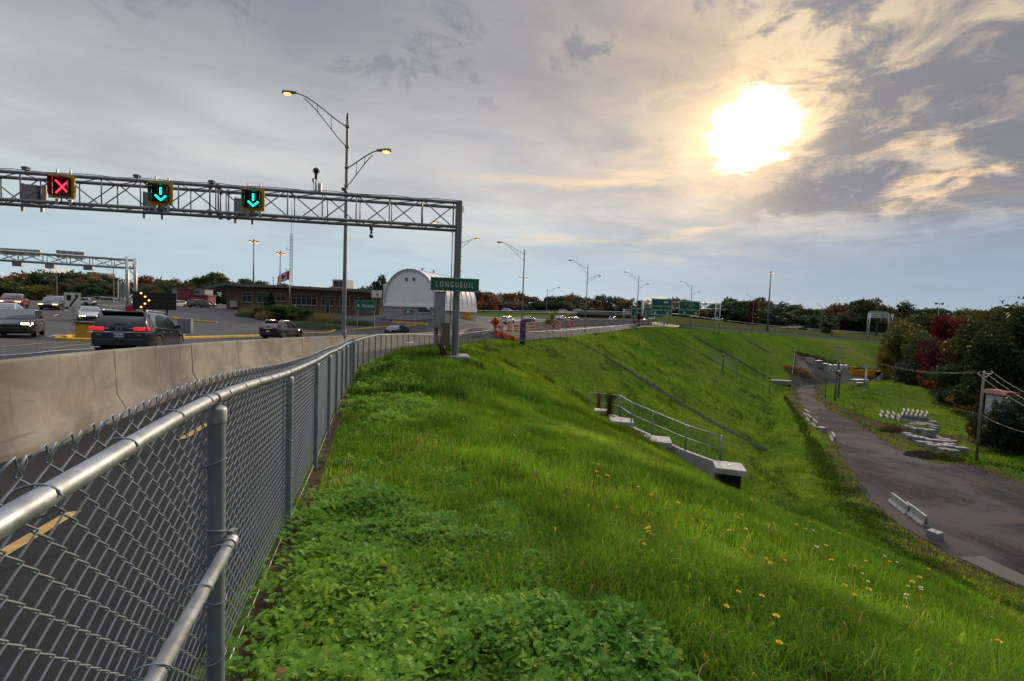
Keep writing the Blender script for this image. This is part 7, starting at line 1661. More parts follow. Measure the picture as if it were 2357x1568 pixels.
for px, yt, yb, w, d, k_, c_, lb in [(2296, 915, 985, 46, 60, NK(52, 'bush'), (.03, .045, .022), 'dark shrub hiding the left corner of the white house'), (2352, 900, 1000, 60, 60, NK(53, 'round'), (.028, .045, .026), 'dark tree crossing the right half of the white house'), (2322, 860, 925, 90, 76, NK(54, 'bush'), (.022, .034, .015), 'dark foliage hanging above the red roof')]:
    q = P(px, yb, d); zb_ = min(h(q[0], q[1]), q[2]); top = P(px, yt, d)[2]; tree('shrub', lb, 'shrub', (q[0], q[1], zb_-.3), (top-zb_+.3)*1.04, w*d/1020*1.2, k_, c_)
for i, (px, yt, d, w) in enumerate([(2075, 735, 165, 70), (2110, 728, 160, 80), (2150, 726, 158, 80), (2205, 720, 150, 90), (2240, 722, 140, 90), (2290, 715, 130, 100), (2345, 712, 125, 110), (2125, 790, 135, 70), (2165, 810, 120, 60), (2205, 850, 108, 60), (2235, 850, 98, 70), (2185, 770, 130, 70)]):
    q = P(px, 760, d); zb_ = min(h(q[0], q[1]), P(px, 850, d)[2]); top = P(px, yt, d)[2]; cl_ = [OL, (.05, .06, .022), DG, (.09, .07, .03), (.06, .075, .02)][i % 5]
    tree('tree', 'leafy tree filling the right-hand thicket behind the coloured ones', 'tree', (q[0], q[1], zb_-.3), (top-zb_)*1.05, w*d/1020*1.35, NK(31+i % 6, 'bush' if i % 2 else 'round') if i % 2 else NK(34, 'round'), cl_, 'filler trees of the right-hand thicket')
# white house behind the thicket
wh = boxbld('house', 'white house with a red roof glimpsed through the trees at right', 'house', 2310, 2338, 914, 955, 70, 3, M('white render', (.33, .36, .40), .7, var=.1, dirt=.3), rz=-.15, roof=None)
c = MB(); c.prism([(-1.3, 0), (1.3, 0), (.9, .6), (-.8, .6)], -.5, 3.4, 'y'); c.xf(Matrix.Translation((0, 0, P(2320, 911, 70)[2]-wh.location.z))); c.build('roof', M('red roof', (.17, .06, .045), .8, var=.2), wh)
# planted bed before the brick building
tree('spruce', 'dark blue-green spruce before the brick building windows', 'tree', onland(623, 68), P(626, 668, 66)[2]-onland(623, 66)[2], 3.6, (61, 'fir', 2600, .04), (.030, .055, .045))
for px, yt, yb, w, c_, lb in [(655, 690, 728, 95, (.055, .085, .016), 'broad green shrub in the planted bed below the flag'), (605, 697, 726, 50, (.05, .075, .02), 'green shrub at the foot of the spruce'), (705, 695, 724, 40, (.06, .09, .018), 'small green shrub right of the broad one in the bed')]:
    d = 62; q = onland(px, d, yb); tree('shrub', lb, 'shrub', q, (yb-yt)*d/1020*1.05, w*d/1020*1.1, (62, 'bush', 2200, .05), c_, trunk=False)
def tufts(name, label, areas, hgt, cols, n, wd=.03, kind='stuff', lean=.35):
    V = []; F = []; C = []; o_ = 0
    for (px, py, d, rx, ry) in areas:
        q = P(px, py, d); a = rng.uniform(0, 2*PI, n); r = np.sqrt(rng.uniform(0, 1, n)); x = q[0]+r*np.cos(a)*rx; y = q[1]+r*np.sin(a)*ry; z = H(x, y); L = hgt*rng.uniform(.5, 1.1, n)*(1-.4*r); az_ = rng.uniform(0, 2*PI, n); ln = rng.uniform(.05, lean*2, n); fx = rng.uniform(0, 2*PI, n)
        wx, wy = np.cos(fx)*wd, np.sin(fx)*wd; c = np.array(cols)[rng.integers(0, len(cols), n)]*rng.uniform(.7, 1.25, (n, 1))
        V.append(np.stack([np.c_[x-wx, y-wy, z-.05], np.c_[x+wx, y+wy, z-.05], np.c_[x+np.sin(az_)*ln*L, y+np.cos(az_)*ln*L, z+L]], 1).reshape(-1, 3)); F.append(np.arange(3*n).reshape(n, 3)+o_); o_ += 3*n; C.append(np.repeat(c[:, None], 3, 1).reshape(-1, 3))
    g = npmesh(name, np.concatenate(V), np.concatenate(F), GRASSM, {'Col': np.concatenate(C).astype(np.float32)}); return tag(g, label, 'grass', kind=kind)
tufts('ornamental_grass', 'tall feathery beige grasses planted in the bed', [(585, 725, 66, 2.2, 1.5), (612, 727, 60, 1.2, 1), (720, 722, 62, 3.6, 1.6), (745, 723, 62, 2.4, 1.4)], 1.7, [(.16, .12, .07), (.20, .15, .085), (.12, .10, .05)], 900)
tufts('lavender_grass', 'blue-green low grasses at the edge of the planted bed', [(690, 727, 56, 3.2, 1.2), (740, 728, 58, 3.2, 1.2), (570, 727, 62, 1.6, 1.1), (790, 726, 62, 3., 1.2), (820, 724, 62, 2.5, 1.)], .95, [(.05, .085, .06), (.065, .10, .065), (.045, .075, .04)], 1100)
bedp = [GH(*q)[:2] for q in [(557, 719), (585, 724), (598, 728), (640, 727), (700, 726), (790, 724), (850, 723), (840, 719), (760, 716), (650, 714), (580, 714)]]
sheet('planted_bed', bedp, .07, MEADOW, .8, 'grassed planting bed in front of the brick building', 'bed')
# ---------------------------------------------------------------- things on the slope and in the valley
TIM = M('weathered timber', (.15, .14, .115), .9, var=.3, sc_=6., bump=.4, bsc=20); WIREC = M('overhead wire', (.12, .13, .12), .7); PORC = M('transformer grey', (.34, .36, .38), .5, metal=.2)
# railed retaining wall with slab-topped chambers
RW = [(1357, 905.5, 30.5), (1380, 905.5, 28.5), (1428, 911, 23.8), (1455, 927, 21.6), (1503, 947, 20.9), (1580, 979, 20.), (1661, 1005, 19.)]
rw = [P(*q) for q in RW]; bs = np.array([rw[-1][0], rw[-1][1], rw[-1][2]-1.2])
rf_ = thing('slope_railing', 'galvanised railing with mesh infill along a low wall halfway down the near slope', 'railing', bs)
for i, q in enumerate(rw): c = MB(); c.tube([q-np.array([0, 0, 1.25]), q+np.array([0, 0, .03])], .045 if i in (2, 4, 6, 0) else .03, 10); c.build('post', GALVD, rf_, smooth=True, world=True)
c = MB(); c.tube([q for q in rw], .028, 8); c.build('top_rail', GALV, rf_, smooth=True, world=True)
c = MB(); c.tube([q-np.array([0, 0, .58]) for q in rw], .024, 8); c.build('middle_rail', GALV, rf_, smooth=True, world=True)
wl_ = np.array(rw); lw = np.r_[0, np.cumsum(np.linalg.norm(np.diff(wl_[:, :2], axis=0), axis=1))]; cw = np.stack([np.interp(np.arange(0, lw[-1], .05), lw, wl_[:, k]) for k in range(3)], -1); lcw = np.arange(0, lw[-1], .05)
v_, f_ = fence_mesh(.05, lcw[-1]-.05, cw, lcw, .0022, 3, 1, bs, pitch=.055, knuck=False); npmesh('mesh_infill', v_, f_, M('thin wire', (.16, .19, .20), .6, metal=.3), parent=rf_)
wt = thing('retaining_wall', 'low concrete wall under the railing on the near slope', 'wall', bs)
c = MB(); W2 = [q-np.array([0, 0, 1.2]) for q in rw]; 
for i in range(len(W2)-1):
    a, b_ = W2[i], W2[i+1]; t = (b_-a)[:2]; L = np.linalg.norm(t); t /= L; n = np.array([t[1], -t[0]])*.10
    top = [(*(a[:2]-n), a[2]+.05), (*(a[:2]+n), a[2]+.05), (*(b_[:2]+n), b_[2]+.05), (*(b_[:2]-n), b_[2]+.05)]; bot = [(x, y, z-1.3) for x, y, z in top]; c.add(top+bot, [(0, 1, 2, 3), (0, 4, 5, 1), (1, 5, 6, 2), (2, 6, 7, 3), (3, 7, 4, 0)])
c.build('wall', CONW, wt, world=True)
# ivy on the first posts
for i, l_ in ((1, 'dry creeper wrapped round the farthest railing post'), (2, 'thick reddish creeper hanging over the railing between its posts')):
    q = rw[1] if i == 1 else rw[1]*.42+rw[2]*.58; n = 500 if i == 1 else 1500; wv_ = .18 if i == 1 else .32; g = np.random.default_rng(i); z = g.uniform(0, 1, n)**.8; p = np.c_[q[0]+g.normal(0, wv_*.5, n)*(.6+.8*(z > .75)), q[1]+g.normal(0, wv_*.4, n), q[2]-1.25+z*1.34]; s = .05*g.uniform(.6, 1.4, n)
    a = g.normal(size=(n, 3)); a /= np.linalg.norm(a, axis=1)[:, None]; b_ = np.cross(a, g.normal(size=(n, 3))); b_ /= np.linalg.norm(b_, axis=1)[:, None]; V = np.stack([p-a*s[:, None], p+b_*s[:, None]*.6, p+a*s[:, None], p-b_*s[:, None]*.6], 1).reshape(-1, 3)
    cc = np.where((g.uniform(0, 1, n) < (.9 if i == 1 else .55*(1-z)+.25))[:, None], np.array([.10, .045, .03]), np.array([.06, .085, .02]))*g.uniform(.5, 1.3, (n, 1)); o = npmesh('creeper', V, np.arange(4*n).reshape(n, 4), GRASSM, {'Col': np.repeat(cc, 4, 0).astype(np.float32)}); tag(o, l_, 'creeper')
def chamber(px, py, d, w, label, rz, dark=False, hbox=1.0):
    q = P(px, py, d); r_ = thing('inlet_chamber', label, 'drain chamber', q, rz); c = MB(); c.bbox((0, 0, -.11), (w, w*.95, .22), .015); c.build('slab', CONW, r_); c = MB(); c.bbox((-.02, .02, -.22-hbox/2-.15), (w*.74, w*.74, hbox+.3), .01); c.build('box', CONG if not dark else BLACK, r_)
    c = MB(); c.lathe([(.05, 0), (.05, .02), (.02, .025)], 8); c.build('lifting_eye', STEEL, r_)
    if dark: c = MB(); c.box((-.02, -w*.37+.0, -.22-hbox/2), (w*.60, .02, hbox*.9)); c.build('opening_shade', M('painted void shade', (.004, .004, .004), .9), r_)  # flat plate, the shade of the opening is put into its near-black colour
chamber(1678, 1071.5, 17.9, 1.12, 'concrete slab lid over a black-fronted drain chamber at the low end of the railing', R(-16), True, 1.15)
chamber(1513, 1010, 20.2, 1.18, 'flat concrete chamber lid below the middle railing post', R(-14))
chamber(1431, 966, 22.2, 1.12, 'flat concrete chamber lid below the railing corner', R(-10), False, .5)
chamber(1383, 943, 26.5, .75, 'small concrete chamber lid by the creeper-covered post', R(-8), False, .4)
# utility poles
def pole(label, pxb, pyb, pxt, pyt, d, r0=.15, arms=(), name='utility_pole', extra=None):
    q = P(pxb, pyb, d); z = min(h(q[0], q[1]), q[2]); t = P(pxt, pyt, d); r_ = thing(name, label, 'utility pole', (q[0], q[1], z)); H_ = t[2]-z; c = MB(); c.tube([(0, 0, -.5), (0, 0, H_*.5), (0, 0, H_)], [r0, r0*.85, r0*.68], 12); c.build('pole', TIM, r_, smooth=True)
    for dz, w, off in arms:
        c = MB(); c.box((off, -.1, H_-dz), (w, .10, .13)); c.tube([(off-w*.3, -.1, H_-dz), (0, -.05, H_-dz-.7)], .02, 5); c.tube([(off+w*.3, -.1, H_-dz), (0, -.05, H_-dz-.7)], .02, 5); c.build('crossarm', TIM, r_)
        c = MB()
        for k in (-.47, 0.12, .47): c.lathe([(.05, 0), (.07, .06), (.05, .1), (.07, .14), (.03, .2)], 8, (off+w*k, -.1, H_-dz+.06))
        c.build('insulator', PORC, r_)
    return r_, np.array([q[0], q[1], z]), H_
pA, qA, hA = pole('tall weathered utility pole at the right, wires running from its top', 2247, 1060, 2262, 856, 54, .16)
c = MB(); c.tube([(0, 0, hA-.25), (1.15, .2, hA-.12)], .05, 6); c.tube([(0, 0, hA-.75), (1.15, .2, hA-.16)], .03, 5); c.tube([(0, 0, hA-.45), (-1.0, -.2, hA-.15)], .04, 5); c.build('bracket_arm', ALU, pA); c = MB(); c.lathe([(.05, 0), (.09, .08), (.06, .14), (.09, .2), (.04, .28)], 8, (1.15, .2, hA-.1)); c.lathe([(.05, 0), (.09, .08), (.06, .14), (.04, .24)], 8, (0, 0, hA)); c.build('insulator', PORC, pA)
pB, qB, hB = pole('front pole of a timber pair carrying transformers beside the track', 1921, 930, 1936, 799, 97, .20, ((.1, 4.0, .3), (2.2, 4.0, -.1)))
pC, qC, hC = pole('rear pole of the timber pair carrying transformers', 1929, 921, 1939, 797, 100, .20, ((.3, 3.0, .2),))
c = MB()
for x in (-1.9, -.75, .75, 1.75): c.lathe([(.40, 0), (.44, .1), (.44, 1.15), (.36, 1.28), (.1, 1.34)], 12, (x*.9, -.42, hB-5.1))
c.box((0, -.4, hB-5.2), (4.2, .7, .12)); c.build('transformer', PORC, pB, ang=40); c = MB(); c.tube([(.5, -.2, hB-5.4), (.6, -.3, hB-6.6), (.2, -.2, hB-7)], .07, 6); c.box((.45, -.25, hB-6.1), (.3, .3, .7)); c.build('switch_box', DARK, pB)
pole('slim dark pole left of the transformer poles', 1899, 917, 1901, 823, 100, .10, name='pole')
pole('slim grey pole rising from the slope by the culvert', 1772, 893, 1778, 812, 101, .09, name='pole')
def wire(name, label, a, b_, sag, r=.010):
    a, b_ = np.array(a), np.array(b_); mid = (a+b_)/2; c = MB(); c.tube([tuple(a+(b_-a)*t-np.array([0, 0, 4*sag*t*(1-t)])-mid) for t in np.linspace(0, 1, 25)], r, 5); o = c.build(name, WIREC); o.location = mid; tag(o, label, 'wire'); return o
tA = qA+np.array([0, 0, hA+.1]); tA2 = qA+np.array([1.15, .2, hA+.1]); tA3 = qA+np.array([-1., -.2, hA-.15]); tB = qB+np.array([0, 0, hB])
wire('overhead_wire', 'upper wire from the transformer poles to the top of the right-hand utility pole', tB+np.array([1.9, 0, .1]), tA, 1.9); wire('overhead_wire', 'second upper wire just beside the first, ending at the pole bracket', tB+np.array([2.2, .1, -.3]), tA2, 2.0, .009)
wire('overhead_wire', 'lower wire from the transformer poles to the middle of the right-hand pole', qB+np.array([.3, -.2, hB-7.4]), qA+np.array([0, -.1, hA*.535]), .5)
e = P(2440, 1012, 30); wire('overhead_wire', 'lower wire leaving the right-hand pole towards the picture edge', qA+np.array([0, -.1, hA*.53]), e, .4)
for k, (px, py, dd, l_) in enumerate(((2450, 945, 30, 'highest of three wires leaving the right-hand pole towards the picture edge'), (2450, 968, 29, 'middle of three wires leaving the right-hand pole towards the picture edge'), (2450, 985, 28, 'lowest of three wires leaving the right-hand pole top towards the picture edge'))): wire('overhead_wire', l_, (tA2, tA, tA3)[k], P(px, py, dd), .3)
# small meter post with a mesh guard on the slope
q = GH(1663, 852); gp = thing('meter_post', 'timber meter post behind a small mesh guard on the far slope', 'post', q, R(-35)); dq = (q-EYE)@_w; hh = 40*dq/1020; c = MB(); c.tube([(0, 0, -.3), (0, 0, hh)], .17, 10); c.build('post', TIM, gp, smooth=True); c = MB(); c.box((0, -.2, hh*.8), (.35, .2, .5)); c.build('meter_box', DARK, gp)
gq = thing('guard_fence', 'short mesh guard panel in front of the meter post', 'fence', q+np.array([-.3, -.8, 0]), R(-35)); c = MB(); w = 60*dq/1020/2; hf = 32*dq/1020; zl = h(q[0]-w*.82, q[1]-.8+w*.57)-q[2]; zr = h(q[0]+w*.82, q[1]-.8-w*.57)-q[2]
for x, z in ((-w, zl), (0, (zl+zr)/2), (w, zr)): c.tube([(x, 0, z-.3), (x, 0, z+hf)], .05, 8)
c.tube([(-w, 0, zl+hf), (w, 0, zr+hf)], .04, 6); c.build('frame', GALVD, gq); c = MB(); nn_ = 26
for i in range(nn_):
    x0 = -w+2*w*i/nn_; z0 = zl+(zr-zl)*i/nn_; c.tube([(x0, 0, z0), (min(w, x0+hf), 0, z0+hf)], .010, 3); c.tube([(x0, 0, z0+hf), (min(w, x0+hf), 0, z0)], .010, 3)
c.build('mesh', GALVD, gq)
# culvert
q = GH(1797, 884); cu_ = thing('culvert', 'concrete culvert headwall with a round pipe mouth at the foot of the slope', 'culvert', q, R(-8)); dq = (q-EYE)@_w; S_ = dq/1020
c = MB(); c.bbox((0, 1.5*S_*10/10, 4*S_), (44*S_, 14*S_, 9*S_), .05); c.build('headwall', CONG, cu_); c = MB(); c.box((0, -7*S_+.35, -6*S_), (40*S_, .3, 13*S_)); c.build('apron', DARK, cu_); c = MB(); c.tube([(2*S_, -9*S_+.2, -8*S_), (2*S_, -5*S_, -8*S_)], 4.2*S_, 16, cap=False); c.tube([(2*S_, -8.6*S_+.2, -8*S_), (2*S_, -5*S_, -8*S_)], 3.2*S_, 16); c.build('pipe', CONW, cu_, ang=40)
# precast barriers
def jersey(L, Hj=.86):
    r_ = thing('precast_barrier', None, None); pr = [(-.29, 0), (.29, 0), (.29, .09), (.12, .34), (.075, Hj), (-.075, Hj), (-.12, .34), (-.29, .09)]; c = MB(); c.prism(pr, -L/2, L/2, 'x'); c.build('barrier_body', CONW, r_); c = MB(); c.box((L/2+.003, 0, .42), (.012, .09, .5)); c.box((-L/2-.003, 0, .42), (.012, .09, .5)); c.build('end_slot', DARK, r_); return r_
JP = {}
def putj(a, b_, label, group=None, z=None, L=None, roll=0):
    """barrier whose foot runs between two picture points"""
    qa, qb = (GH(*a), GH(*b_)) if z is None else (np.array(a), np.array(b_)); d = (qb-qa)[:2]; l_ = L or np.linalg.norm(d); key = round(l_, 1)
    if key not in JP: r_ = JP[key] = jersey(l_)
    else: r_ = copy_tree(JP[key])
    m_ = (qa+qb)/2; r_.location = (m_[0], m_[1], h(m_[0], m_[1])+.03 if z is None else z); r_.rotation_euler = (roll, 0, math.atan2(d[1], d[0])); tag(r_, label, 'barrier', group)
putj((1847, 948), (1868, 966), 'white precast barrier at the left of the track, farthest of a row of three', L=3.0)
putj((1853, 960), (1872, 978), 'white precast barrier at the left of the track, middle of a row of three', L=3.0)
putj((1866, 973), (1886, 992), 'white precast barrier at the left of the track, nearest of a row of three', L=3.0)
putj((1909, 1000), (1927, 1026), 'single white precast barrier left of the track beyond a grass gap', L=3.0)
putj((2052, 1158), (2090, 1186), 'near white precast barrier beside the gravel, farther of the two', L=3.0)
putj((2087, 1181), (2128, 1213), 'near white precast barrier beside the gravel, nearer of the two', L=3.0)
def blk(label, px, py, d3, rz=0., z=0., name='concrete_block', group=None, mat_=CONG):
    q = GH(px, py); r_ = thing(name, label, 'concrete block', (q[0], q[1], q[2]+z-.04), rz, group); c = MB(); c.bbox((0, 0, d3[2]/2), d3, .03); c.build('block', mat_, r_); c = MB(); c.box((0, 0, d3[2]+.01), (.22, .05, .05)); c.build('lifting_loop', STEEL, r_); return r_
blk('lone grey concrete cube at the grass edge between the white barriers', 1890, 994, (1.0, 1.0, .75), .3)
blk('lone grey concrete cube at the near edge of the gravel', 2151, 1240, (.75, .75, .62), .4)
# stack of barriers, ends towards the viewpoint
def endon(px, py, label, z=None, tilt=0.):
    q = GH(px, py) if z is None else None
    if z is not None: q = GH(px, py+z*1020/78)
    v = np.array([.55, .83]); a = q-np.array([0, 0, 0]); b_ = a.copy(); b_[:2] += v*3.05
    qa = a; r_ = JP.get('endon')
    if r_ is None: r_ = JP['endon'] = jersey(3.05, .95)
    else: r_ = copy_tree(r_)
    m_ = (qa+b_)/2; r_.location = (m_[0], m_[1], h(q[0], q[1])+.02+(z or 0)); r_.rotation_euler = (0, 0, math.atan2(v[1], v[0])); tag(r_, label, 'barrier', None)
for i, (px, py) in enumerate(((2033, 962), (2047, 964), (2060, 966), (2072, 972))): endon(px, py, 'white barrier seen end on, '+('first from the left in the row by the mound', 'second from the left in the row by the mound', 'third from the left in the row by the mound', 'standing against the left end of the long front barrier')[i])
q0, q1 = GH(2076, 969), GH(2140, 977); d = (q1-q0)[:2]; L = np.linalg.norm(d); d /= L; zst = h(q0[0], q0[1])
r_ = jersey(L, .95); m_ = (q0+q1)/2; r_.location = (m_[0], m_[1], zst); r_.rotation_euler = (0, 0, math.atan2(d[1], d[0])); tag(r_, 'long white barrier lying crosswise in front of the stack', 'barrier')
nb2 = np.array([-d[1], d[0]]); r2 = copy_tree(r_); r2.location = (m_[0]+nb2[0]*2.2, m_[1]+nb2[1]*2.2, zst); tag(r2, 'rear crosswise white barrier carrying the back of the stack', 'barrier')
for i in range(6):
    f = (i+.35)/6; a = q0[:2]+d*L*f-nb2*.35; b_ = a+nb2*3.05; r_ = copy_tree(JP['endon']); m_ = (a+b_)/2; r_.location = (m_[0], m_[1], zst+.96); r_.rotation_euler = (0, 0, math.atan2(nb2[1], nb2[0])); tag(r_, 'white barrier end on atop the stack, '+('leftmost of six', 'second of six from the left', 'third of six from the left', 'fourth of six from the left', 'fifth of six from the left', 'rightmost of six')[i], 'barrier')
# dumped concrete blocks
cp8 = lambda x, y: ((3260+x/5.357)*.6138, (1480+y/5.357)*.6138)
BLKC = M('dump concrete', (.155, .16, .165), .9, var=.25, sc_=2., bump=.2, bsc=20, dirt=.5)
BK = [(800, 705, 1.0), (930, 750, 1.2), (1055, 760, 1.1), (1165, 790, 1.0), (1270, 735, 1.1), (1290, 690, .9), (755, 850, 1.0), (850, 900, 1.3), (990, 930, 1.5), (1090, 950, 1.3), (1110, 1035, 1.8), (1185, 900, 1.3), (1330, 920, 1.3), (1250, 985, 1.4), (1290, 1095, 1.4), (1430, 1000, 1.3), (1480, 965, 1.4), (1470, 1085, 1.4), (1600, 1070, 1.4), (1500, 1175, 1.2), (1660, 1200, 1.2), (1640, 1010, 1.3), (1820, 1145, 1.6), (1560, 1110, 1.3)]
for i, (x, y, w) in enumerate(BK): blk('grey concrete block in the dump of blocks on the grass beside the gravel', *cp8(x, y), (w, .8, .66), random.uniform(-.5, .1), 0, group='dumped concrete blocks', mat_=random.choice([CONG, CONG, BLKC]))
blk('grey concrete block sitting on top of the others in the dump', *cp8(1185, 905), (1.35, .9, .95), -.2, .62)
blk('short stack of grey slabs behind the dump of blocks', *cp8(1288, 650), (1.0, .7, 1.0), -.2)
for i in range(6):
    q = GH(*cp8(880+45*i, 690)); s_ = thing('timber_plank', 'old timber plank lying loose across the concrete blocks', 'plank', (q[0], q[1], q[2]+.72+.05*i), random.uniform(-.7, .3), 'planks on the concrete blocks'); c = MB(); c.box((0, 0, 0), (1.9, .22, .05)); c.build('plank', M('pale timber', (.33, .29, .22), .85, var=.3), s_); s_.rotation_euler.x = random.uniform(-.2, .2)
def heap(name, label, px, py, rx, ry, hh, cols, n, sz):
    q = GH(px, py); g = np.random.default_rng(int(px)); a = g.uniform(0, 2*PI, n); r = np.sqrt(g.uniform(0, 1, n)); x = q[0]+r*np.cos(a)*rx; y = q[1]+r*np.sin(a)*ry; z = H(x, y)+hh*(1-r**1.5)*g.uniform(.2, 1, n); p = np.c_[x, y, z]; s = sz*g.uniform(.4, 1.5, n); A = g.normal(size=(n, 3)); A /= np.linalg.norm(A, axis=1)[:, None]; B = np.cross(A, g.normal(size=(n, 3))); B /= np.linalg.norm(B, axis=1)[:, None]
    V = np.stack([p-A*s[:, None], p+B*s[:, None]*.35, p+A*s[:, None], p-B*s[:, None]*.35], 1).reshape(-1, 3); cc = np.array(cols)[g.integers(0, len(cols), n)]*g.uniform(.6, 1.3, (n, 1)); o = npmesh(name, V, np.arange(4*n).reshape(n, 4), GRASSM, {'Col': np.repeat(cc, 4, 0).astype(np.float32)}); tag(o, label, 'heap', kind='stuff')
heap('debris', 'dark heap of broken asphalt and weeds in front of the blocks', *cp8(1150, 1240), 2.6, 1.5, .7, [(.03, .03, .032), (.05, .045, .05), (.02, .02, .02)], 1400, .2)
heap('weed_clump', 'brownish weeds growing on the right of the debris heap', *cp8(1480, 1290), 2.6, 1.3, .9, [(.05, .06, .02), (.07, .055, .03), (.04, .05, .015)], 1500, .16)
heap('dry_brush', 'dry brown brush at the gravel edge left of the blocks', *cp8(440, 730), 2.4, 1.2, 1., [(.09, .06, .04), (.07, .04, .03), (.06, .06, .03)], 1400, .18)
heap('dry_brush', 'tall tangle of dead brown plants filling the left of the storage yard', 1850, 868, 5, 6, 2.2, [(.13, .085, .05), (.10, .065, .04), (.08, .06, .03)], 4200, .32)
heap('dry_brush', 'grey-green brush along the right end of the storage yard', 2015, 862, 5, 5, 1.6, [(.05, .055, .025), (.08, .055, .035)], 2200, .3)
heap('dry_brush', 'low dark brush behind the yellow buckets', 1930, 843, 16, 2.5, 1.7, [(.035, .045, .02), (.06, .05, .03)], 2600, .35)
# yard: fence, buckets, barriers, bench, boxes
yp = [GH(1822, 878), GH(1905, 884), GH(1990, 888), GH(2035, 868)]; yf = thing('yard_fence', 'thin wire fence round the storage yard', 'fence', yp[0])
def run(a, b_, n): return [a+(b_-a)*t for t in np.linspace(0, 1, n)]
pts = run(yp[0], yp[1], 6)+run(yp[1], yp[2], 5)[1:]+run(yp[2], yp[3], 5)[1:]; back = [np.array([q[0], q[1], 0]) for q in (P(1828, 845, 146), P(2034, 845, 152))]; pts = run(np.array([back[0][0], back[0][1], 0]), yp[0], 6)[:-1]+pts; pts = [np.array([p[0], p[1], h(p[0], p[1])]) for p in pts]
for p in pts: c = MB(); c.tube([p, p+np.array([0, 0, 2.0])], .04, 6); c.build('post', GALVD, yf, world=True)
c = MB()
for i in range(len(pts)-1):
    for z in (.05, 1.97): c.tube([pts[i]+np.array([0, 0, z]), pts[i+1]+np.array([0, 0, z])], .025, 5)
    n = 26
    for k in range(n):
        a = pts[i]+(pts[i+1]-pts[i])*k/n; b_ = pts[i]+(pts[i+1]-pts[i])*min(1, (k+6)/n); c.tube([a+np.array([0, 0, .05]), b_+np.array([0, 0, 1.95])], .009, 3); c.tube([a+np.array([0, 0, 1.95]), b_+np.array([0, 0, .05])], .009, 3)
c.build('wire_mesh', GALVD, yf, world=True)
BUC = M('bucket yellow', (.55, .26, .012), .5, var=.12, dirt=.2); b0 = None
for i, px in enumerate((1961, 1972, 1982, 1992, 2000, 2009)):
    d = 142+i*.6; q = P(px, 858+i*.5, d); z = h(q[0], q[1]); r_ = thing('yellow_tub', None, None) if b0 is None else copy_tree(b0); hb = [2.7, 1.9, 2.0, 1.8, 2.4, 2.3][i]/2.
    if b0 is None:
        b0 = r_; c = MB(); c.lathe([(.62, 0), (.78, 1.75), (.84, 1.78), (.84, 1.95), (.74, 1.95), (.70, .4)], 16); c.build('tub', BUC, r_, ang=40); c = MB(); c.box((0, -.80, 1.3), (.5, .12, .2)); c.build('handle', BUC, r_)
    r_.location = (q[0], q[1], z); r_.scale = (1, 1, hb); tag(r_, 'yellow plastic tub at the back of the storage yard', 'tub', 'yellow tubs in a row in the yard')
for px, py, dd, d3, mt_, nm, lb in ((2018, 860, 146, (2.2, 1.4, 2.), M('dark blue plastic', (.015, .018, .05), .6), 'storage_bin', 'dark blue bin at the right end of the yellow tubs'), (1882, 857, 140, (2., 1.4, 2.2), GREYC, 'storage_box', 'grey box on the ground of the yard, left of two'), (1899, 858, 140, (1.8, 1.4, 2.), GREYC, 'storage_box', 'grey box in the yard, right of two'), (1862, 853, 142, (.5, 3., 1.6), CONW, 'precast_slab', 'white slab leaning at the back left of the yard')):
    q = P(px, py, dd); r_ = thing(nm, lb, nm.replace('_', ' '), (q[0], q[1], h(q[0], q[1])), .2); c = MB(); c.bbox((0, 0, d3[2]/2), d3, .08); c.build('body', mt_, r_); c = MB(); c.bbox((0, 0, d3[2]+.06), (d3[0]*1.04, d3[1]*1.04, .12), .03); c.build('lid', mt_, r_)
q = GH(1978, 886); r_ = thing('work_table', 'white topped work table at the near right of the yard', 'table', q, .2); c = MB(); c.box((0, 0, 1.25), (3.6, 1.4, .14)); c.build('tabletop', SIGNW, r_); c = MB()
c = MB(); c.box((0, -.1, .55), (2.6, 1., .08)); c.build('shelf', ALU, r_)
for x in (-1.5, 1.5):
    for y in (-.5, .5): c = MB(); c.box((x, y, .6), (.12, .12, 1.2)); c.build('leg', SIGNW, r_)
q = GH(1992, 884); r_ = thing('gate_post', 'white post with a square plate beside the work table', 'post', q); c = MB(); c.box((0, 0, 2.), (.25, .25, 4.)); c.build('post', SIGNW, r_); c = MB(); c.box((-.2, -.15, 4.1), (1.2, .06, .8)); c.build('plate', M('cream plate', (.5, .46, .36), .6), r_)
# road signs by the far ramp, small posts
q = P(1929, 771, 186); r_ = thing('warning_sign', 'yellow diamond warning sign beside the far ramp', 'road sign', (q[0], q[1], h(q[0], q[1]))); c = MB(); hz_ = P(1929, 764, 186)[2]-h(q[0], q[1]); c.prism([(-.75, hz_), (0, hz_-.75), (.75, hz_), (0, hz_+.75)], -.03, .03, 'y'); c.build('panel', M('warning yellow', (.65, .42, .01), .5), r_); c = MB(); c.box((0, .08, hz_/2), (.1, .08, hz_)); c.build('post', STEEL, r_)
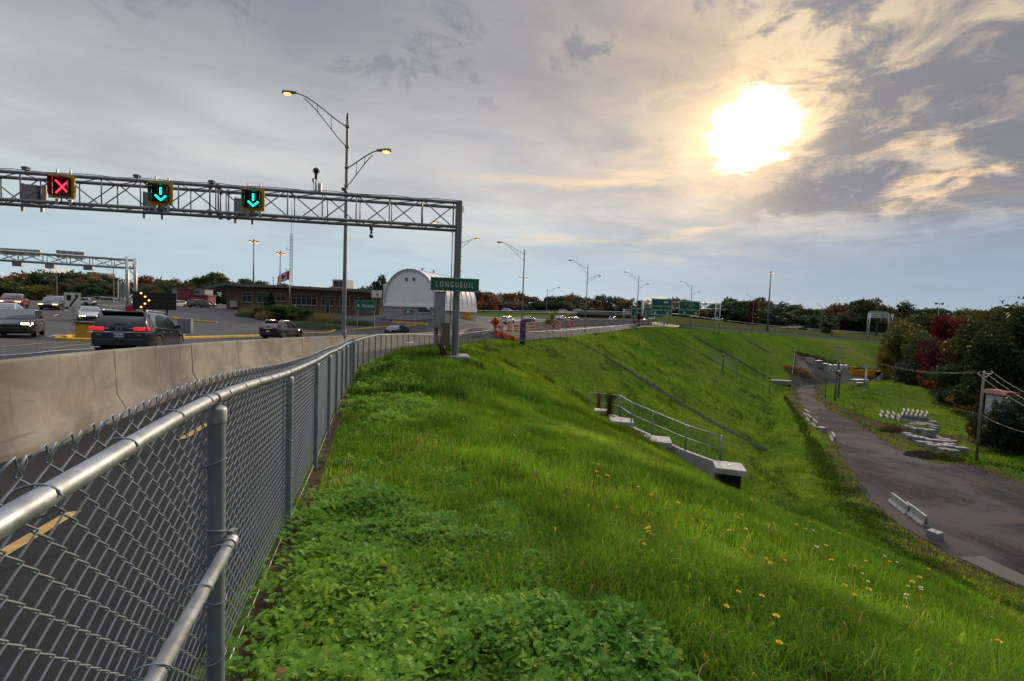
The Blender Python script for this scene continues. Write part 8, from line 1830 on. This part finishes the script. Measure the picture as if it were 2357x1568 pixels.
# distant avenue of stationary cars
q0, q1 = P(1825, 752, 250), P(1856, 716, 520)
for i in range(16):
    t = i/15; px = 1828+27*t**.8+random.choice([-1, 1])*(3.5*(1-t)+1); py = 746-24*t**.9; d = 262+220*t; q = P(px, py, d); r_ = copy_tree(PROTO[('SEDAN' if i % 2 else 'SUVM', False, False, '')]); r_.name = 'car'; r_.location = (q[0], q[1], q[2]); r_.rotation_euler = (0, 0, R(62)); cl_ = random.choice([WHT, SIL, GRY, BLK, WHT])
    for k in [r_]+list(r_.children_recursive): k.color = (*cl_, 1)
    tag(r_, 'tiny car queued in the distant avenue running up between the trees', 'car', 'cars queued in the distant avenue')
av = MB(); av.add([tuple(P(1818, 752, 240)), tuple(P(1850, 754, 240)), tuple(P(1862, 716, 540)), tuple(P(1850, 716, 540))], [(0, 1, 2, 3)]); av.add([tuple(P(1818, 752, 240)-np.array([0, 0, 8])), tuple(P(1850, 754, 240)-np.array([0, 0, 8]))], [])
tag(av.build('avenue_road', ASPH2), 'distant avenue climbing straight away between the trees', 'road', kind='structure')
# wild flowers near the viewpoint
YF = M('flower yellow', (.72, .47, .01), .6, var=.15); WF = M('flower white', (.72, .72, .66), .6); PF = M('clover pink', (.36, .13, .27), .7, var=.2); STM = M('flower stem', (.06, .11, .02), .7)
def flower(mat_, n, rr, hh, cup):
    r_ = thing('wild_flower', None, None); c = MB(); c.tube([(0, 0, -.05), (.012, .004, hh*.5), (.0, .01, hh)], .0032, 5); c.build('stem', STM, r_, smooth=True); c = MB()
    for ring, (k, rad, up) in enumerate(((n, rr, cup), (n-4, rr*.62, cup+.5))):
        for i in range(k): a = 2*PI*i/k+ring*.3; ca, sa = math.cos(a), math.sin(a); w = rr*.22; c.add([(.004*ca, .01+.004*sa, hh), (rad*.6*ca-w*sa, .01+rad*.6*sa+w*ca, hh+rad*up*.5), (rad*ca, .01+rad*sa, hh+rad*up), (rad*.6*ca+w*sa, .01+rad*.6*sa-w*ca, hh+rad*up*.5)], [(0, 1, 2, 3)])
    c.build('petals', mat_, r_); c = MB(); c.lathe([(rr*.1, -.012), (rr*.28, .0), (rr*.3, .006), (rr*.1, .014)], 8, (0, .01, hh)); c.build('calyx', mat_ if mat_ is not WF else YF, r_); return r_
cq = lambda x, y: ((2300+x/1.5305)*.6138, (1800+y/1.5305)*.6138)
FY = [cq(x, y) for x, y in [(145, 105), (222, 190), (358, 195), (20, 275), (442, 287), (505, 262), (505, 315), (200, 352), (222, 370), (205, 385), (240, 408), (150, 463), (675, 378), (685, 340), (738, 333), (750, 355), (712, 512), (750, 527), (842, 538), (900, 577), (950, 565), (698, 755), (818, 810), (605, 865), (920, 945), (920, 1105), (870, 312), (922, 293), (870, 188), (787, 188), (1140, 300), (1095, 420), (1190, 450), (1075, 372), (1310, 372), (1285, 590), (1295, 677), (1400, 770), (1420, 707), (1595, 582), (1665, 795), (1510, 490), (1660, 750), (1758, 650), (1780, 620), (1720, 675), (2195, 772), (2175, 1120), (1440, 530), (1395, 565)]]
FY += [(1377, 1105), (1383, 1112), (1365, 1118), (1402, 1117), (1388, 1125), (1296, 1055), (1268, 1130)]
FW = [cq(x, y) for x, y in [(1132, 340), (1140, 450), (1537, 487), (1603, 513), (1435, 650), (1425, 612), (1700, 658), (1790, 707), (1695, 742), (2155, 847), (1800, 745), (845, 140), (935, 190), (1205, 320)]]+[(1065, 976), (1180, 1015), (725, 1282)]
FP = [(1201, 1083), (1184, 1119), (1238, 1112), (1228, 1110)]
pf = {}
for lst, mt_, lb, cat, gp_, prm in ((FY, YF, 'small yellow wild flower standing in the grass of the near slope', 'flower', 'yellow wild flowers', (13, .024, .17, .35)), (FW, WF, 'small white wild flower in the grass of the near slope', 'flower', 'white wild flowers', (12, .020, .13, .2)), (FP, PF, 'pink clover head in the grass left of the yellow flowers', 'flower', 'pink clover heads', (14, .020, .13, 1.1))):
    for px, py in lst:
        q = GH(px, py+6, 1.2); q2 = EYE+(q-EYE)*1.0; r_ = copy_tree(pf[gp_]) if gp_ in pf else pf.setdefault(gp_, flower(mt_, *prm)); dd = np.linalg.norm(q-EYE); r_.location = (q[0], q[1], h(q[0], q[1])); r_.rotation_euler = (random.uniform(-.25, .25), random.uniform(-.25, .25), random.random()*6); s_ = random.uniform(.6, 1.0)*(.72+.035*min(dd, 14)); r_.scale = (s_, s_, s_*random.uniform(1.1, 1.7)); tag(r_, lb, cat, gp_)
